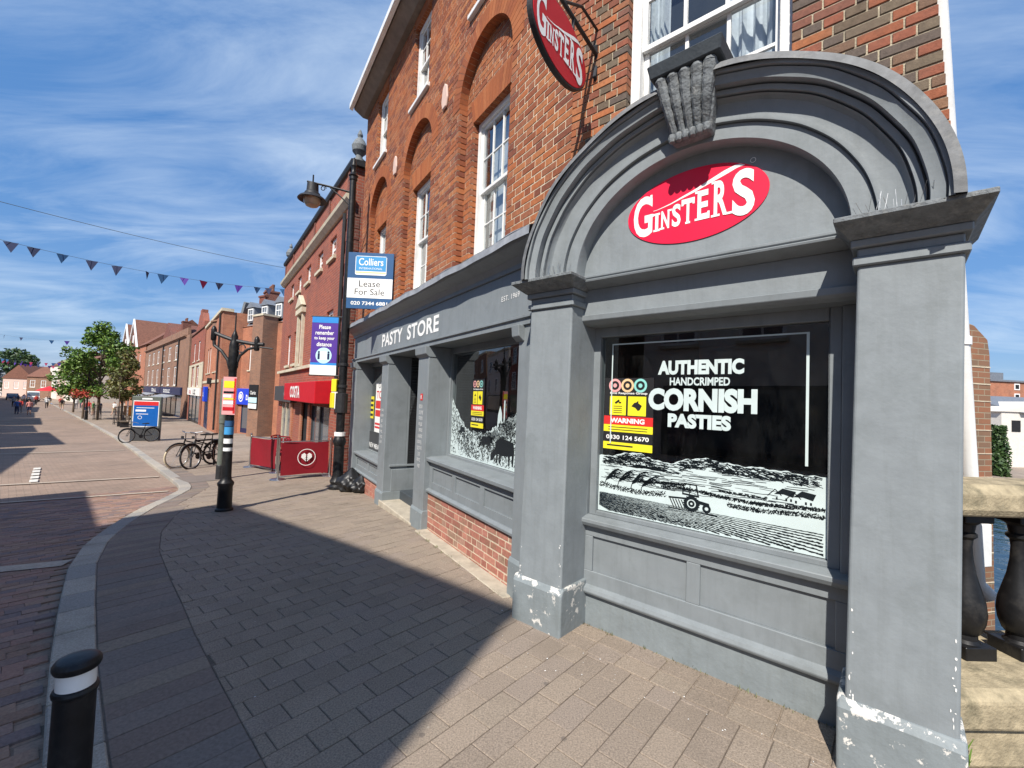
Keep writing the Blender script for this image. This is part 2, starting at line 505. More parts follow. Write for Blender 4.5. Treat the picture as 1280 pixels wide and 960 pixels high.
mat('lead', (0.27, 0.285, 0.31), rough=0.55, var=0.25, scale=6, bump=0.4, bscale=14, spec=0.5, dirt=(0.16, 0.17, 0.18), dirtscale=5, dirtamt=0.5)
mat('dark_trim', (0.045, 0.055, 0.065), rough=0.55, var=0.2, scale=10, bump=0.2)
pieces('orange_brick', [(0.36, 0.125, 0.05), (0.31, 0.10, 0.042), (0.38, 0.145, 0.06), (0.25, 0.08, 0.038), (0.33, 0.125, 0.06), (0.20, 0.068, 0.04), (0.37, 0.12, 0.046), (0.28, 0.105, 0.055)], grime=(0.13, 0.055, 0.035), grimescale=1.3, grimeamt=0.55)
pieces('mixed_brick', [(0.13, 0.095, 0.065), (0.27, 0.09, 0.045), (0.17, 0.10, 0.065), (0.25, 0.085, 0.05), (0.11, 0.085, 0.07), (0.31, 0.115, 0.05), (0.19, 0.08, 0.055), (0.15, 0.115, 0.08), (0.22, 0.12, 0.07)], grime=(0.12, 0.09, 0.07), grimescale=2.5, grimeamt=0.5, bump=0.8)
pieces('plinth_brick', [(0.38, 0.15, 0.11), (0.33, 0.13, 0.10), (0.43, 0.19, 0.14), (0.30, 0.12, 0.09), (0.40, 0.17, 0.13), (0.35, 0.2, 0.15)], grime=(0.17, 0.14, 0.085), grimescale=2.6, grimeamt=0.75)
pieces('gauged_brick', [(0.36, 0.115, 0.042), (0.32, 0.10, 0.038), (0.38, 0.13, 0.05), (0.30, 0.09, 0.036)], grime=(0.15, 0.055, 0.03), grimescale=2.0, grimeamt=0.6, var=0.12)
mat('old_mortar', (0.40, 0.345, 0.25), rough=0.95, var=0.3, scale=12, bump=0.6, bscale=120, dirt=(0.13, 0.11, 0.085), dirtscale=2.5, dirtamt=0.75)
mat('mortar', (0.60, 0.51, 0.38), rough=0.95, var=0.2, scale=12, bump=0.6, bscale=120, dirt=(0.25, 0.2, 0.16), dirtscale=2.5, dirtamt=0.6)
mat('white_paint', (0.78, 0.78, 0.76), rough=0.45, var=0.05, scale=6, bump=0.1, dirt=(0.5, 0.48, 0.44), dirtscale=4, dirtamt=0.35)
mat('cream_stone', (0.55, 0.49, 0.37), rough=0.85, var=0.15, scale=6, bump=0.5, bscale=80, dirt=(0.25, 0.22, 0.17), dirtscale=2.5, dirtamt=0.6)
mat('step_stone', (0.42, 0.37, 0.29), rough=0.9, var=0.18, scale=9, bump=0.5, bscale=90, dirt=(0.2, 0.17, 0.13), dirtscale=4, dirtamt=0.6)
mat('parapet_stone', (0.33, 0.275, 0.18), rough=0.95, var=0.35, scale=14, bump=0.55, bscale=75, dirt=(0.085, 0.08, 0.05), dirtscale=6.0, dirtamt=0.9)
mat('iron', (0.010, 0.010, 0.011), rough=0.42, var=0.3, scale=14, bump=0.12, bscale=30, spec=0.32, dirt=(0.05, 0.046, 0.04), dirtscale=7, dirtamt=0.6)
mat('iron_matt', (0.02, 0.02, 0.022), rough=0.55, var=0.3, scale=14, bump=0.12, bscale=30)
mat('steel', (0.45, 0.46, 0.47), rough=0.35, var=0.15, scale=14, bump=0.05, metal=1.0)
mat('green_steel', (0.11, 0.125, 0.105), rough=0.6, var=0.2, scale=9, bump=0.15, dirt=(0.05, 0.05, 0.045), dirtscale=3, dirtamt=0.6)
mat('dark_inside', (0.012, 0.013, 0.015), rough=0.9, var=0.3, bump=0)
mat('blind', (0.62, 0.63, 0.62), rough=0.9, var=0.12, scale=3, bump=0.2)
mat('net_curtain', (0.75, 0.77, 0.78), rough=0.95, var=0.1, scale=9, bump=0.5, bscale=25)
flat('white_print', (0.54, 0.63, 0.63), rough=0.45)
flat('white_letter', (0.84, 0.84, 0.82), rough=0.4)
flat('ink', (0.010, 0.014, 0.017), rough=0.3)
flat('logo_red', (0.78, 0.012, 0.055), rough=0.4)
flat('sign_red', (0.50, 0.012, 0.022), rough=0.55, spec=0.2)
flat('poster_red', (0.62, 0.03, 0.03), rough=0.4)
flat('yellow', (0.80, 0.70, 0.03), rough=0.4)
flat('black_print', (0.02, 0.02, 0.022), rough=0.4)
flat('pink_print', (0.75, 0.35, 0.35), rough=0.4)
flat('peach_print', (0.75, 0.5, 0.28), rough=0.4)
flat('teal_print', (0.25, 0.6, 0.55), rough=0.4)
flat('agent_blue', (0.035, 0.105, 0.24), rough=0.35)
flat('agent_sky', (0.06, 0.30, 0.60), rough=0.35)
flat('agent_gold', (0.75, 0.62, 0.30), rough=0.35)
flat('banner_purple', (0.075, 0.025, 0.27), rough=0.6)
flat('banner_cyan', (0.02, 0.23, 0.62), rough=0.6)
flat('pale_cyan', (0.5, 0.75, 0.82), rough=0.6)
flat('cafe_red', (0.21, 0.010, 0.018), rough=0.6, spec=0.25)
flat('shop_blue', (0.012, 0.06, 0.60), rough=0.35)
flat('navy', (0.012, 0.022, 0.075), rough=0.4)
flat('charcoal', (0.05, 0.052, 0.056), rough=0.5)
flat('board_blue', (0.012, 0.11, 0.40), rough=0.3)
flat('orange_paint', (0.65, 0.25, 0.03), rough=0.5)
flat('skin', (0.48, 0.28, 0.2), rough=0.6)
flat('rubber', (0.015, 0.015, 0.015), rough=0.7)
flat('tan_tyre', (0.6, 0.52, 0.36), rough=0.7)
glassmat('shop_glass', tint=(0.75, 0.8, 0.8), gain=1.9, wob=0.03)
glassmat('sash_glass', tint=(0.8, 0.85, 0.88), gain=2.4, wob=0.08)
mat('bag_plastic', (0.010, 0.010, 0.011), rough=0.45, var=0.2, bump=0.1, bscale=12, spec=0.5)
brickmat('red_brick', (0.34, 0.085, 0.045), (0.25, 0.06, 0.038), (0.30, 0.2, 0.15))
brickmat('dark_brick', (0.20, 0.055, 0.035), (0.14, 0.042, 0.03), (0.2, 0.14, 0.11))
brickmat('salmon_brick', (0.44, 0.17, 0.09), (0.38, 0.13, 0.07), (0.4, 0.25, 0.17))
brickmat('brown_brick', (0.30, 0.15, 0.09), (0.22, 0.12, 0.08), (0.3, 0.22, 0.16))
brickmat('weathered_brick', (0.20, 0.12, 0.075), (0.30, 0.12, 0.06), (0.32, 0.26, 0.18), grime=(0.09, 0.075, 0.045))
mat('slate', (0.16, 0.175, 0.20), rough=0.6, var=0.2, scale=5, bump=0.4, bscale=8)
mat('roof_tile', (0.17, 0.075, 0.05), rough=0.85, var=0.3, scale=4, bump=0.5, bscale=10)
mat('stucco', (0.66, 0.62, 0.56), rough=0.9, var=0.08)
mat('pale_pink', (0.62, 0.45, 0.38), rough=0.9, var=0.08)
mat('bark', (0.11, 0.08, 0.055), rough=0.9, var=0.3, scale=9, bump=0.7)
# ================================================================== ground
AX = V((-0.7518, 0.6593, 0)); BX = V((0.6593, 0.7518, 0))      # along the street, across it
def gz(t):
    t = t - 4.0
    return 0.0 if t < 0 else -2.4 * (1 - math.exp(-t * t / (t + 0.8) / 42.0))
def G(t, w, dz=0.0):
    return AX * t + BX * w + V((0, 0, gz(t) + dz))
def gp(x, y, dz=0.0):
    return V((x, y, gz(V((x, y, 0)).dot(AX)) + dz))
KERB = [(-40, 0.0), (0, 0.05), (2.88, 0.19), (3.7, 0.237), (4.92, 0.345), (6.12, 0.474), (7.13, 0.676), (8.16, 1.04), (9.23, 1.51), (10.07, 1.97),
        (10.9, 2.38), (11.8, 2.54), (14.1, 2.73), (23.5, 3.45), (34.3, 4.1), (49.9, 4.66), (67.8, 5.04), (89, 5.3), (140, 5.6), (700, 6)]
def wk(t):
    for (a, b), (c, d) in zip(KERB, KERB[1:]):
        if a <= t <= c: return b + (d - b) * (t - a) / (c - a)
    return KERB[-1][1]
def frange(a, b, st):
    out = []; x = a
    while x < b - 1e-6: out.append(x); x += st
    return out + [b]
TS = frange(-60, -4, 4) + frange(-3, 30, 0.5) + frange(32, 140, 3) + [180, 260, 420, 700, 1200]

def surfmat(name, a, b, mort, bw, bh, msize, rough=0.85, joint=0.5, stain=(0.1, 0.085, 0.07)):
    m, t, bs = nodes(name)
    tc = N_(t, 'ShaderNodeTexCoord')
    bt = N_(t, 'ShaderNodeTexBrick'); bt.inputs['Scale'].default_value = 1.0
    bt.inputs['Brick Width'].default_value = bw; bt.inputs['Row Height'].default_value = bh; bt.inputs['Mortar Size'].default_value = msize
    bt.inputs['Color1'].default_value = c3(a); bt.inputs['Color2'].default_value = c3(b); bt.inputs['Mortar'].default_value = c3(mort)
    t.links.new(tc.outputs['UV'], bt.inputs['Vector'])
    geo = N_(t, 'ShaderNodeNewGeometry')
    n1 = N_(t, 'ShaderNodeTexNoise', Scale=0.55, Detail=9.0, Roughness=0.68); t.links.new(geo.outputs['Position'], n1.inputs['Vector'])
    r1 = N_(t, 'ShaderNodeMapRange'); r1.inputs['From Min'].default_value = 0.42; r1.inputs['From Max'].default_value = 0.72; r1.inputs['To Max'].default_value = 0.5
    t.links.new(n1.outputs['Fac'], r1.inputs['Value'])
    out = mixrgb(t, r1.outputs[0], bt.outputs['Color'], stain)
    n3 = N_(t, 'ShaderNodeTexNoise', Scale=60.0, Detail=4.0, Roughness=0.7); t.links.new(geo.outputs['Position'], n3.inputs['Vector'])
    mr = N_(t, 'ShaderNodeMapRange'); mr.inputs['From Min'].default_value = 0.3; mr.inputs['From Max'].default_value = 0.7; mr.inputs['To Min'].default_value = 0.8; mr.inputs['To Max'].default_value = 1.2
    t.links.new(n3.outputs['Fac'], mr.inputs['Value'])
    cc = N_(t, 'ShaderNodeCombineXYZ')
    for k in range(3): t.links.new(mr.outputs[0], cc.inputs[k])
    t.links.new(mixrgb(t, 1.0, out, cc.outputs[0], 'MULTIPLY'), bs.inputs['Base Color'])
    bp = N_(t, 'ShaderNodeBump', Strength=joint, Distance=0.006, invert=True); t.links.new(bt.outputs['Fac'], bp.inputs['Height'])
    bp2 = N_(t, 'ShaderNodeBump', Strength=0.4, Distance=0.004); t.links.new(n3.outputs['Fac'], bp2.inputs['Height']); t.links.new(bp.outputs[0], bp2.inputs['Normal'])
    t.links.new(bp2.outputs[0], bs.inputs['Normal'])
    bs.inputs['Roughness'].default_value = rough; bs.inputs['Specular IOR Level'].default_value = 0.25
    return m
surfmat('road_blocks', (0.33, 0.245, 0.19), (0.27, 0.195, 0.15), (0.2, 0.155, 0.12), 0.21, 0.105, 0.006)
surfmat('far_paving', (0.335, 0.27, 0.215), (0.30, 0.235, 0.185), (0.17, 0.14, 0.115), 0.6, 0.4, 0.01)
mat('joint_dirt', (0.125, 0.10, 0.08), rough=0.95, var=0.3, scale=20, bump=0.5)
pieces('slab', [(0.27, 0.22, 0.172), (0.285, 0.23, 0.18), (0.258, 0.208, 0.165), (0.28, 0.225, 0.176), (0.265, 0.215, 0.175), (0.248, 0.20, 0.158)], scale=110, var=0.42, bump=0.8, bscale=190, grime=(0.15, 0.12, 0.09), grimescale=0.9, grimeamt=0.6, spots=[(4.0, 0.075, (0.13, 0.11, 0.095)), (5.3, 0.05, (0.40, 0.35, 0.29))])
pieces('dark_slab', [(0.21, 0.17, 0.145), (0.19, 0.16, 0.14), (0.235, 0.19, 0.15), (0.20, 0.155, 0.13)], scale=50, bump=0.7, bscale=160, grime=(0.10, 0.085, 0.07), grimescale=2.0, grimeamt=0.5)
pieces('granite', [(0.36, 0.33, 0.285), (0.31, 0.29, 0.26), (0.39, 0.355, 0.30), (0.29, 0.275, 0.25)], scale=90, var=0.3, bump=0.8, bscale=220, grime=(0.2, 0.18, 0.15), grimescale=2.2, grimeamt=0.6)
pieces('road_block', [(0.28, 0.19, 0.155), (0.23, 0.155, 0.13), (0.31, 0.205, 0.15), (0.20, 0.15, 0.14), (0.26, 0.165, 0.12), (0.30, 0.18, 0.14)], scale=60, bump=0.7, bscale=180, grime=(0.11, 0.09, 0.08), grimescale=1.5, grimeamt=0.55)

def sheet(name, wa, wb, dz, m, ts=TS, nw=10, kind='structure', parent=None):
    mb = MB(Fr((0, 0, 0), AX, BX))
    for a, b in zip(ts, ts[1:]):
        for k in range(nw):
            f0, f1 = k / nw, (k + 1) / nw
            q = [(a, wa(a) + (wb(a) - wa(a)) * f0), (b, wa(b) + (wb(b) - wa(b)) * f0), (b, wa(b) + (wb(b) - wa(b)) * f1), (a, wa(a) + (wb(a) - wa(a)) * f1)]
            mb.face([G(t, w, dz) for t, w in q], [(w, t) for t, w in q])
    return mb.build(name, M[m], parent, kind=kind, fix=False)
road = sheet('road', lambda t: -14, lambda t: wk(t) + 0.02, -0.075, 'road_blocks', nw=4)
near = [t for t in TS if t <= 3]
sheet('ground', lambda t: -1100, lambda t: -13.9, -0.09, 'far_paving', nw=3)
pave = sheet('pavement', lambda t: wk(t) + 0.1, lambda t: 3.15 if t < -0.3 else 30.0, -0.006, 'joint_dirt', [t for t in TS if t <= 22], nw=6)
pave2 = sheet('far_pavement', lambda t: wk(t) + 0.2, lambda t: 40.0, 0.0, 'far_paving', [16.0] + [t for t in TS if t > 16], nw=4)
sheet('land', lambda t: 29.0, lambda t: 1100, -0.1, 'far_paving', [-0.25] + [t for t in TS if t >= 0], nw=3)

# ---- kerb stones
def hexring(pts, z0, z1):
    return [p + V((0, 0, z0)) for p in pts], [p + V((0, 0, z1)) for p in pts]
t = -1.5; far = MB()
while t < 120:
    L = 0.46 if t < 13 else (0.9 if t < 30 else 3.0)
    L *= rnd.uniform(0.85, 1.15)
    a, b = t + 0.006, t + L - 0.006
    wid = 0.21
    h = rnd.uniform(-0.003, 0.004)
    ring = [G(a, wk(a)), G(a, wk(a) + wid), G(b, wk(b) + wid), G(b, wk(b))]
    lo, hi = hexring(ring, -0.16, 0.004 + h)
    mb = MB() if t < 34 else far
    mb.hexa(lo, hi)
    if t < 34: mb.build('kerb_stone', M['granite'], pave, bevel=0.008)
    t += L
far.build('far_kerb', M['granite'], pave, kind='stuff')

# ---- slabs, every one its own piece
def proj(p):
    v = V(p) - V((0, 0, CAMZ)); d = v.dot(CF)
    if d < 0.15: return None
    return 640 + FPX * v.dot(CR) / d, 480 - FPX * v.dot(CU) / d, d
def shown(pts):
    """how large a piece shows, 0 when it is outside the picture"""
    q = [proj(p) for p in pts]
    if any(a is None for a in q): return 0
    xs = [a[0] for a in q]; ys = [a[1] for a in q]
    if max(xs) < 0 or min(xs) > 1280 or max(ys) < 0 or min(ys) > 960: return 0
    ar = 0
    for i in range(len(q)):
        j = (i + 1) % len(q); ar += q[i][0] * q[j][1] - q[j][0] * q[i][1]
    return abs(ar)
D1 = V((0.53435, -0.84526, 0)); N1 = V((-0.84526, -0.53435, 0)); O1 = V((0.0720, 4.0669, 0))
D2 = V((0.75184, -0.65935, 0)); N2 = V((-0.65935, -0.75184, 0)); O2 = V((0.2436, 3.4533, 0))
F1 = Fr(O1, D1, N1); F2 = Fr(O2, D2, N2)
def inside(p):
    """under the shop or the neighbours"""
    return (p - O1).dot(N1) < -0.5 and (p - O2).dot(N2) < -0.55
cand = []; SL = 0.27
t = -4.0; row = 0
while t < 17.0:
    hgt = 0.16
    a, b = t + 0.0024, t + hgt - 0.0024
    band0 = lambda x: wk(x) + 0.215
    band1 = lambda x: wk(x) + 0.215 + (0.5 if x < 9 else 0.3)
    # dark band beside the kerb
    ring = [G(a, band0(a) + 0.003), G(a, band1(a) - 0.004), G(b, band1(b) - 0.004), G(b, band0(b) + 0.003)]
    cand.append((ring, 'dark_slab'))
    w = min(band1(a), band1(b)); w0 = w
    w = math.floor(w / SL) * SL - (SL / 2 if row % 2 else 0.0)
    lim = 3.1 if t < -0.3 else 12.0
    while w < lim:
        w1 = w + SL
        qa0, qb0 = max(w, band1(a)), max(w, band1(b))
        qa0, qb0 = min(qa0, w1 - 0.012), min(qb0, w1 - 0.012)
        if w1 > min(band1(a), band1(b)) + 0.03:
            e0 = 0.0028
            ring = [G(a, qa0 + e0), G(a, min(w1, lim) - e0), G(b, min(w1, lim) - e0), G(b, qb0 + e0)]
            if not all(inside(p) for p in ring): cand.append((ring, 'slab'))
        w = w1
    t += hgt; row += 1
cand = [(shown(r), r, m) for r, m in cand]
cand.sort(key=lambda x: -x[0])
rest = {'slab': MB(), 'dark_slab': MB()}
for k, (ar, ring, m) in enumerate(cand):
    dz = [rnd.uniform(-0.002, 0.002) for _ in ring]
    mean = rnd.uniform(-0.0015, 0.0015)
    top = [p + V((0, 0, d + mean)) for p, d in zip(ring, dz)]
    low = [p + V((0, 0, -0.05)) for p in ring]
    if k < 290 and ar > 0:
        mb = MB(); mb.hexa(low, top, skip=(0,)); mb.build('paving_slab', M[m], pave, bevel=0.003, fix=False)
    else:
        rest[m].hexa(low, top, skip=(0,))
for m in rest: rest[m].build('paving_field', M[m], pave, kind='stuff', fix=False)

# ---- block paving of the road, close by
cand = []
t = 1.2; row = 0
while t < 12.0:
    w1 = wk(t) - 0.012
    w = w1 - (0.1 if row % 2 else 0.0)
    end = w1 - (3.0 if t < 7 else 5.0)
    while w > end:
        a, b = t + 0.003, t + 0.103
        if b > t + 0.1: b = t + 0.1
        ring = [G(a, w - 0.197, -0.07), G(a, min(w, wk(a) - 0.012), -0.07), G(b, min(w, wk(b) - 0.012), -0.07), G(b, w - 0.197, -0.07)]
        cand.append((shown(ring), ring)); w -= 0.2
    t += 0.104; row += 1
cand.sort(key=lambda x: -x[0])
field = MB()
for k, (ar, ring) in enumerate(cand):
    d = rnd.uniform(-0.003, 0.003)
    top = [p + V((0, 0, d + rnd.uniform(-0.001, 0.001) + 0.006)) for p in ring]; low = [p + V((0, 0, -0.04)) for p in ring]
    if k < 280 and ar > 0:
        mb = MB(); mb.hexa(low, top, skip=(0,)); mb.build('paving_block', M['road_block'], road, fix=False)
    elif ar > 0:
        field.hexa(low, top, skip=(0,))
field.build('block_field', M['road_block'], road, kind='stuff', fix=False)

# ---- pale bands and paint on the road
def strip(name, p, q, wid, m, dz=-0.055, n=1, gap=0.0):
    p = V((p[0], p[1], 0)); q = V((q[0], q[1], 0)); d = (q - p).normalized(); e = V((-d.y, d.x, 0)) * wid / 2
    L = (q - p).length / n
    mb = MB()
    for k in range(n):
        a0 = p + d * (k * L); b0 = p + d * ((k + 1) * L - gap)
        m_ = max(1, int((b0 - a0).length / 0.4))
        for j in range(m_):
            a = a0 + (b0 - a0) * (j / m_); b = a0 + (b0 - a0) * ((j + 1) / m_)
            mb.face([gp(c.x, c.y, dz) for c in (a - e, b - e, b + e, a + e)])
    mb.build(name, M[m], road)
mat('pale_band', (0.42, 0.36, 0.29), rough=0.9, var=0.2, scale=25, bump=0.5, dirt=(0.25, 0.2, 0.16), dirtscale=5, dirtamt=0.6)
mat('road_paint', (0.62, 0.60, 0.55), rough=0.8, var=0.2, scale=20, bump=0.3, dirt=(0.3, 0.25, 0.2), dirtscale=9, dirtamt=0.8)
strip('paving_band', (-7.6, 3.5), (-4.62, 4.72), 0.22, 'pale_band')
strip('paving_band', (-13.5, 5.2), (-6.95, 9.1), 0.12, 'pale_band', dz=-0.05)
strip('paving_band', (-12.6, 9.0), (-8.82, 11.2), 0.14, 'pale_band', dz=-0.05)
strip('paving_band', (-25, 12.0), (-16.0, 18.4), 0.16, 'pale_band', dz=-0.05)
strip('centre_dash', (-10.9, 10.2), (-13.7, 12.9), 0.14, 'road_paint', dz=-0.045, n=5, gap=0.22)
mb = MB()
e1 = AX * 0.62; e2 = BX * 0.42
c = gp(-7.25, 10.55, 0.004)
mb.face([gp((c + a * e1 + b * e2).x, (c + a * e1 + b * e2).y, 0.006) for a, b in ((-1, -1), (1, -1), (1, 1), (-1, 1))])
o = mb.build('utility_cover', M['dark_slab']); o['kind'] = 'structure'
# ================================================================== the corner shop
shop = thing('corner_shop', F1.p(-0.3, 0, 0), 'orange brick corner shop with grey painted shopfront and arched pediment', 'building')
def part(mb, name, m, bevel=0.004, parent=None, **kw):
    return mb.build(name, M[m], parent or shop, bevel=bevel, **kw)
FU1 = -0.08            # face of the brick upper wall, street side
FU2 = -0.33            # face of the brick upper wall above the pediment
RECS = 0.11            # depth of the blind arches
BAYS = [-1.15, -3.40, -5.65]
AR, AZ = 0.65, 5.52    # arch radius and springing
RING = 0.21
WIN = (0.45, 3.46, 5.26)      # first-floor window: half width, bottom, top
WIN2 = (0.37, 6.62, 7.98)     # second-floor window
S_L, S_R = -6.98, 0.53        # ends of the wall (S_R where it turns the corner)
TOP = 8.35

bricks = []            # (ring of four front points, depth vector, material)
def cut(a, b, zones):
    segs = [(a, b)]
    for z0, z1 in zones:
        out = []
        for x, y in segs:
            if z1 <= x or z0 >= y: out.append((x, y)); continue
            if x < z0: out.append((x, z0))
            if y > z1: out.append((z1, y))
        segs = out
    return segs
def lay(F, n, s0, s1, z0, z1, ch, pat, zones, depth, m, mortar, recess=0.007, jt=0.010, lean=None):
    k = 0; z = z0
    while z < z1 - 0.02:
        zc = z + ch / 2; zt = min(z + ch, z1)
        e1_ = s1 + (lean(zc) if lean else 0)
        zs = zones(zc)
        for x, y in cut(s0, e1_, zs):
            mortar.box(x + 0.004, y - 0.004, n - recess - 0.03, n - recess, z, zt)
        s = s0 - (pat[k % len(pat)][0])
        seq = pat[k % len(pat)][1]; i = 0; row_ = []
        while s < e1_:
            L = seq[i % len(seq)]; i += 1
            row_.append((s + jt / 2, s + L - jt / 2)); s += L
        for sa, sb_ in cut(s0, e1_, zs):
            seg = [[max(x, sa), min(y, sb_)] for x, y in row_ if min(y, sb_) - max(x, sa) > 0.045]
            if not seg: seg = [[sa, sb_]]
            seg[0][0] = sa; seg[-1][1] = sb_
            for x, y in seg:
                if y - x < 0.01: continue
                j = rnd.uniform(-0.0015, 0.0015)
                mm = 'orange_brick' if (m == 'mixed_brick' and s0 < 1 and rnd.random() > (x - s0) / 0.5 + 0.1) else m
                bricks.append((F, x, y, n + j, n - depth, z + jt / 2, zt - jt / 2, mm))
        z += ch; k += 1
FLEM = [(0.0, (0.225, 0.1125)), (0.169, (0.225, 0.1125))]
HEAD = [(0.0, (0.105,)), (0.052, (0.105,)), (0.02, (0.105, 0.105, 0.21)), (0.07, (0.105,))]
ENG2 = [(0.0, (0.205,)), (0.05, (0.1025,)), (0.10, (0.205,)), (0.05, (0.205, 0.1025))]
ENGL = [(0.0, (0.225,)), (0.056, (0.1125,)), (0.112, (0.225,)), (0.056, (0.225, 0.1125))]
mort1 = MB(F1); mort2 = MB(F2)
def zones1(z):
    out = []
    for c in BAYS:
        if z < AZ: out.append((c - AR, c + AR))
        elif z < AZ + AR + RING:
            h = (AR + RING) ** 2 - (z - AZ) ** 2
            w = math.sqrt(max(h, 0)) - 0.012
            if w > 0: out.append((c - w, c + w))
        if WIN2[1] - 0.0 < z < WIN2[2]: out.append((c - WIN2[0], c + WIN2[0]))
        elif WIN2[2] <= z < WIN2[2] + 0.22: out.append((c - WIN2[0] - 0.09, c + WIN2[0] + 0.09))
    return out
lay(F1, FU1, S_L, S_R, 2.9, TOP, 0.075, FLEM, zones1, 0.11, 'orange_brick', mort1, recess=0.004, jt=0.012)
for c in BAYS:
    def zones_in(z, c=c):
        out = []
        if z >= AZ:
            w = math.sqrt(max((AR + 0.05) ** 2 - (z - AZ) ** 2, 0)); out = [(c - 9, c - w), (c + w, c + 9)]
        if WIN[1] < z < WIN[2]: out.append((c - WIN[0], c + WIN[0]))
        elif WIN[2] <= z < WIN[2] + 0.30:
            w = WIN[0] + 0.02 + (z - WIN[2]) * 0.3; out.append((c - w, c + w))
        return out
    lay(F1, FU1 - RECS, c - AR - 0.02, c + AR + 0.02, 2.9, AZ + AR + 0.02, 0.075, FLEM, zones_in, 0.10, 'orange_brick', mort1, recess=0.004, jt=0.012)
# arch rings and gauged lintels: thin rubbed bricks
gauged = []
def voussoirs(F, c, z0, r0, r1, n1, n0, k, a0=0.0, a1=math.pi):
    for i in range(k):
        g = 0.004
        t0 = a0 + (a1 - a0) * i / k + g; t1 = a0 + (a1 - a0) * (i + 1) / k - g
        pts = [(c + r0 * math.cos(t0), z0 + r0 * math.sin(t0)), (c + r1 * math.cos(t0), z0 + r1 * math.sin(t0)),
               (c + r1 * math.cos(t1), z0 + r1 * math.sin(t1)), (c + r0 * math.cos(t1), z0 + r0 * math.sin(t1))]
        gauged.append((F, pts, n0, n1))
for c in BAYS:
    voussoirs(F1, c, AZ, AR, AR + RING, FU1 + 0.006, FU1 - RECS, 30)
    mort1.prism([(c + (AR + 0.004) * math.cos(a), AZ + (AR + 0.004) * math.sin(a)) for a in [math.pi * i / 24 for i in range(25)]] +
                [(c + (AR + RING - 0.005) * math.cos(a), AZ + (AR + RING - 0.005) * math.sin(a)) for a in [math.pi * (24 - i) / 24 for i in range(25)]], FU1 - RECS, FU1 + 0.002)
    for (hw, zb, hh, nf, kk) in ((WIN[0], WIN[2], 0.30, FU1 - RECS + 0.004, 13), (WIN2[0], WIN2[2], 0.22, FU1 + 0.004, 11)):
        for i in range(kk):
            u0 = -1 + 2 * i / kk + 0.008; u1 = -1 + 2 * (i + 1) / kk - 0.008
            gauged.append((F1, [(c + u0 * hw, zb), (c + u1 * hw, zb), (c + u1 * (hw + 0.09), zb + hh), (c + u0 * (hw + 0.09), zb + hh)], nf - 0.13, nf))
        mort1.prism([(c - hw, zb + 0.003), (c + hw, zb + 0.003), (c + hw + 0.088, zb + hh), (c - hw - 0.088, zb + hh)], nf - 0.12, nf - 0.005)
# the wall above the pediment
W2S = (0.50, 1.60); W2Z = (3.30, 5.75)
def zones2(z):
    return [W2S] if W2Z[0] < z < W2Z[1] else []
S2_L = None
cornerP = F1.p(S_R, FU1, 0)
S2_L = (cornerP - O2).dot(D2)
FU2 = (cornerP - O2).dot(N2)
lay(F2, FU2, S2_L + 0.002, 1.2, 2.9, 6.2, 0.063, HEAD, zones2, 0.11, 'mixed_brick', mort2, jt=0.011)
lay(F2, FU2, 1.6, 2.24, 2.9, 6.2, 0.063, ENG2, zones2, 0.11, 'mixed_brick', mort2, jt=0.009, lean=lambda z: (3.9 - z) * 0.07)
mort2.box(1.2, 1.6, FU2 - 0.1, FU2 - 0.03, 5.75, 6.2)
# brick plinth under the street window
plinth = []
lay(F1, 0.0, -2.12, 0.16, -0.2, 0.49, 0.075, ENGL, lambda z: [], 0.09, 'plinth_brick', mort1, jt=0.014, recess=0.0035)
lay(F1, 0.0, -6.1, -4.2, -0.5, 0.16, 0.075, ENGL, lambda z: [], 0.09, 'plinth_brick', mort1, jt=0.011)
part(mort1, 'mortar', 'mortar', 0, fix=False, kind='stuff'); part(mort2, 'mortar', 'old_mortar', 0, fix=False, kind='stuff')
def bring(b):
    F, x, y, n1, n0, za, zb, m = b
    return [F.p(x, n1, za), F.p(y, n1, za), F.p(y, n1, zb), F.p(x, n1, zb)]
sc_ = sorted(((shown(bring(b)), i) for i, b in enumerate(bricks)), reverse=True)
single = set(i for a, i in sc_[:290] if a > 0)
restb = {}
for i, b in enumerate(bricks):
    F, x, y, n1, n0, za, zb, m = b
    q = MB(F) if i in single else restb.setdefault((m, F), MB(F))
    a = [F.p(x, n1, za), F.p(y, n1, za), F.p(y, n0, za), F.p(x, n0, za)]
    q.hexa(a, [p + V((0, 0, zb - za)) for p in a], skip=())
    if i in single: q.build('brick', M[m], shop, fix=False, bevel=0.003)
for (m, F), q in restb.items(): q.build('brickwork', M[m], shop, fix=False, kind='stuff')
gm = MB(F1)
for F, pts, n0, n1 in gauged: gm.prism(pts, n0, n1)
gm.build('gauged_arches', M['gauged_brick'], shop, fix=False, kind='stuff')
# solid core behind the bricks so that no light leaks through
core = MB(F1)
core.box(S_L + 0.01, S_R - 0.3, -3.2, -2.9, 2.6, TOP)
core.box(S_L + 0.0, S_L + 0.12, -6.0, FU1 - 0.12, -0.6, TOP)
part(core, 'rear_wall', 'dark_brick', 0)
side = MB(F2)
side.box(2.18, 2.24, -5.5, FU2 - 0.12, -3.0, 6.2)
side.box(S2_L + 0.35, 2.2, -5.6, -5.5, -0.5, 6.2)
part(side, 'side_wall', 'weathered_brick', 0)
top = MB(F1); top.box(S_L, S_R - 0.2, -3.2, FU1 - 0.02, TOP, TOP + 0.03); part(top, 'roof', 'slate', 0)
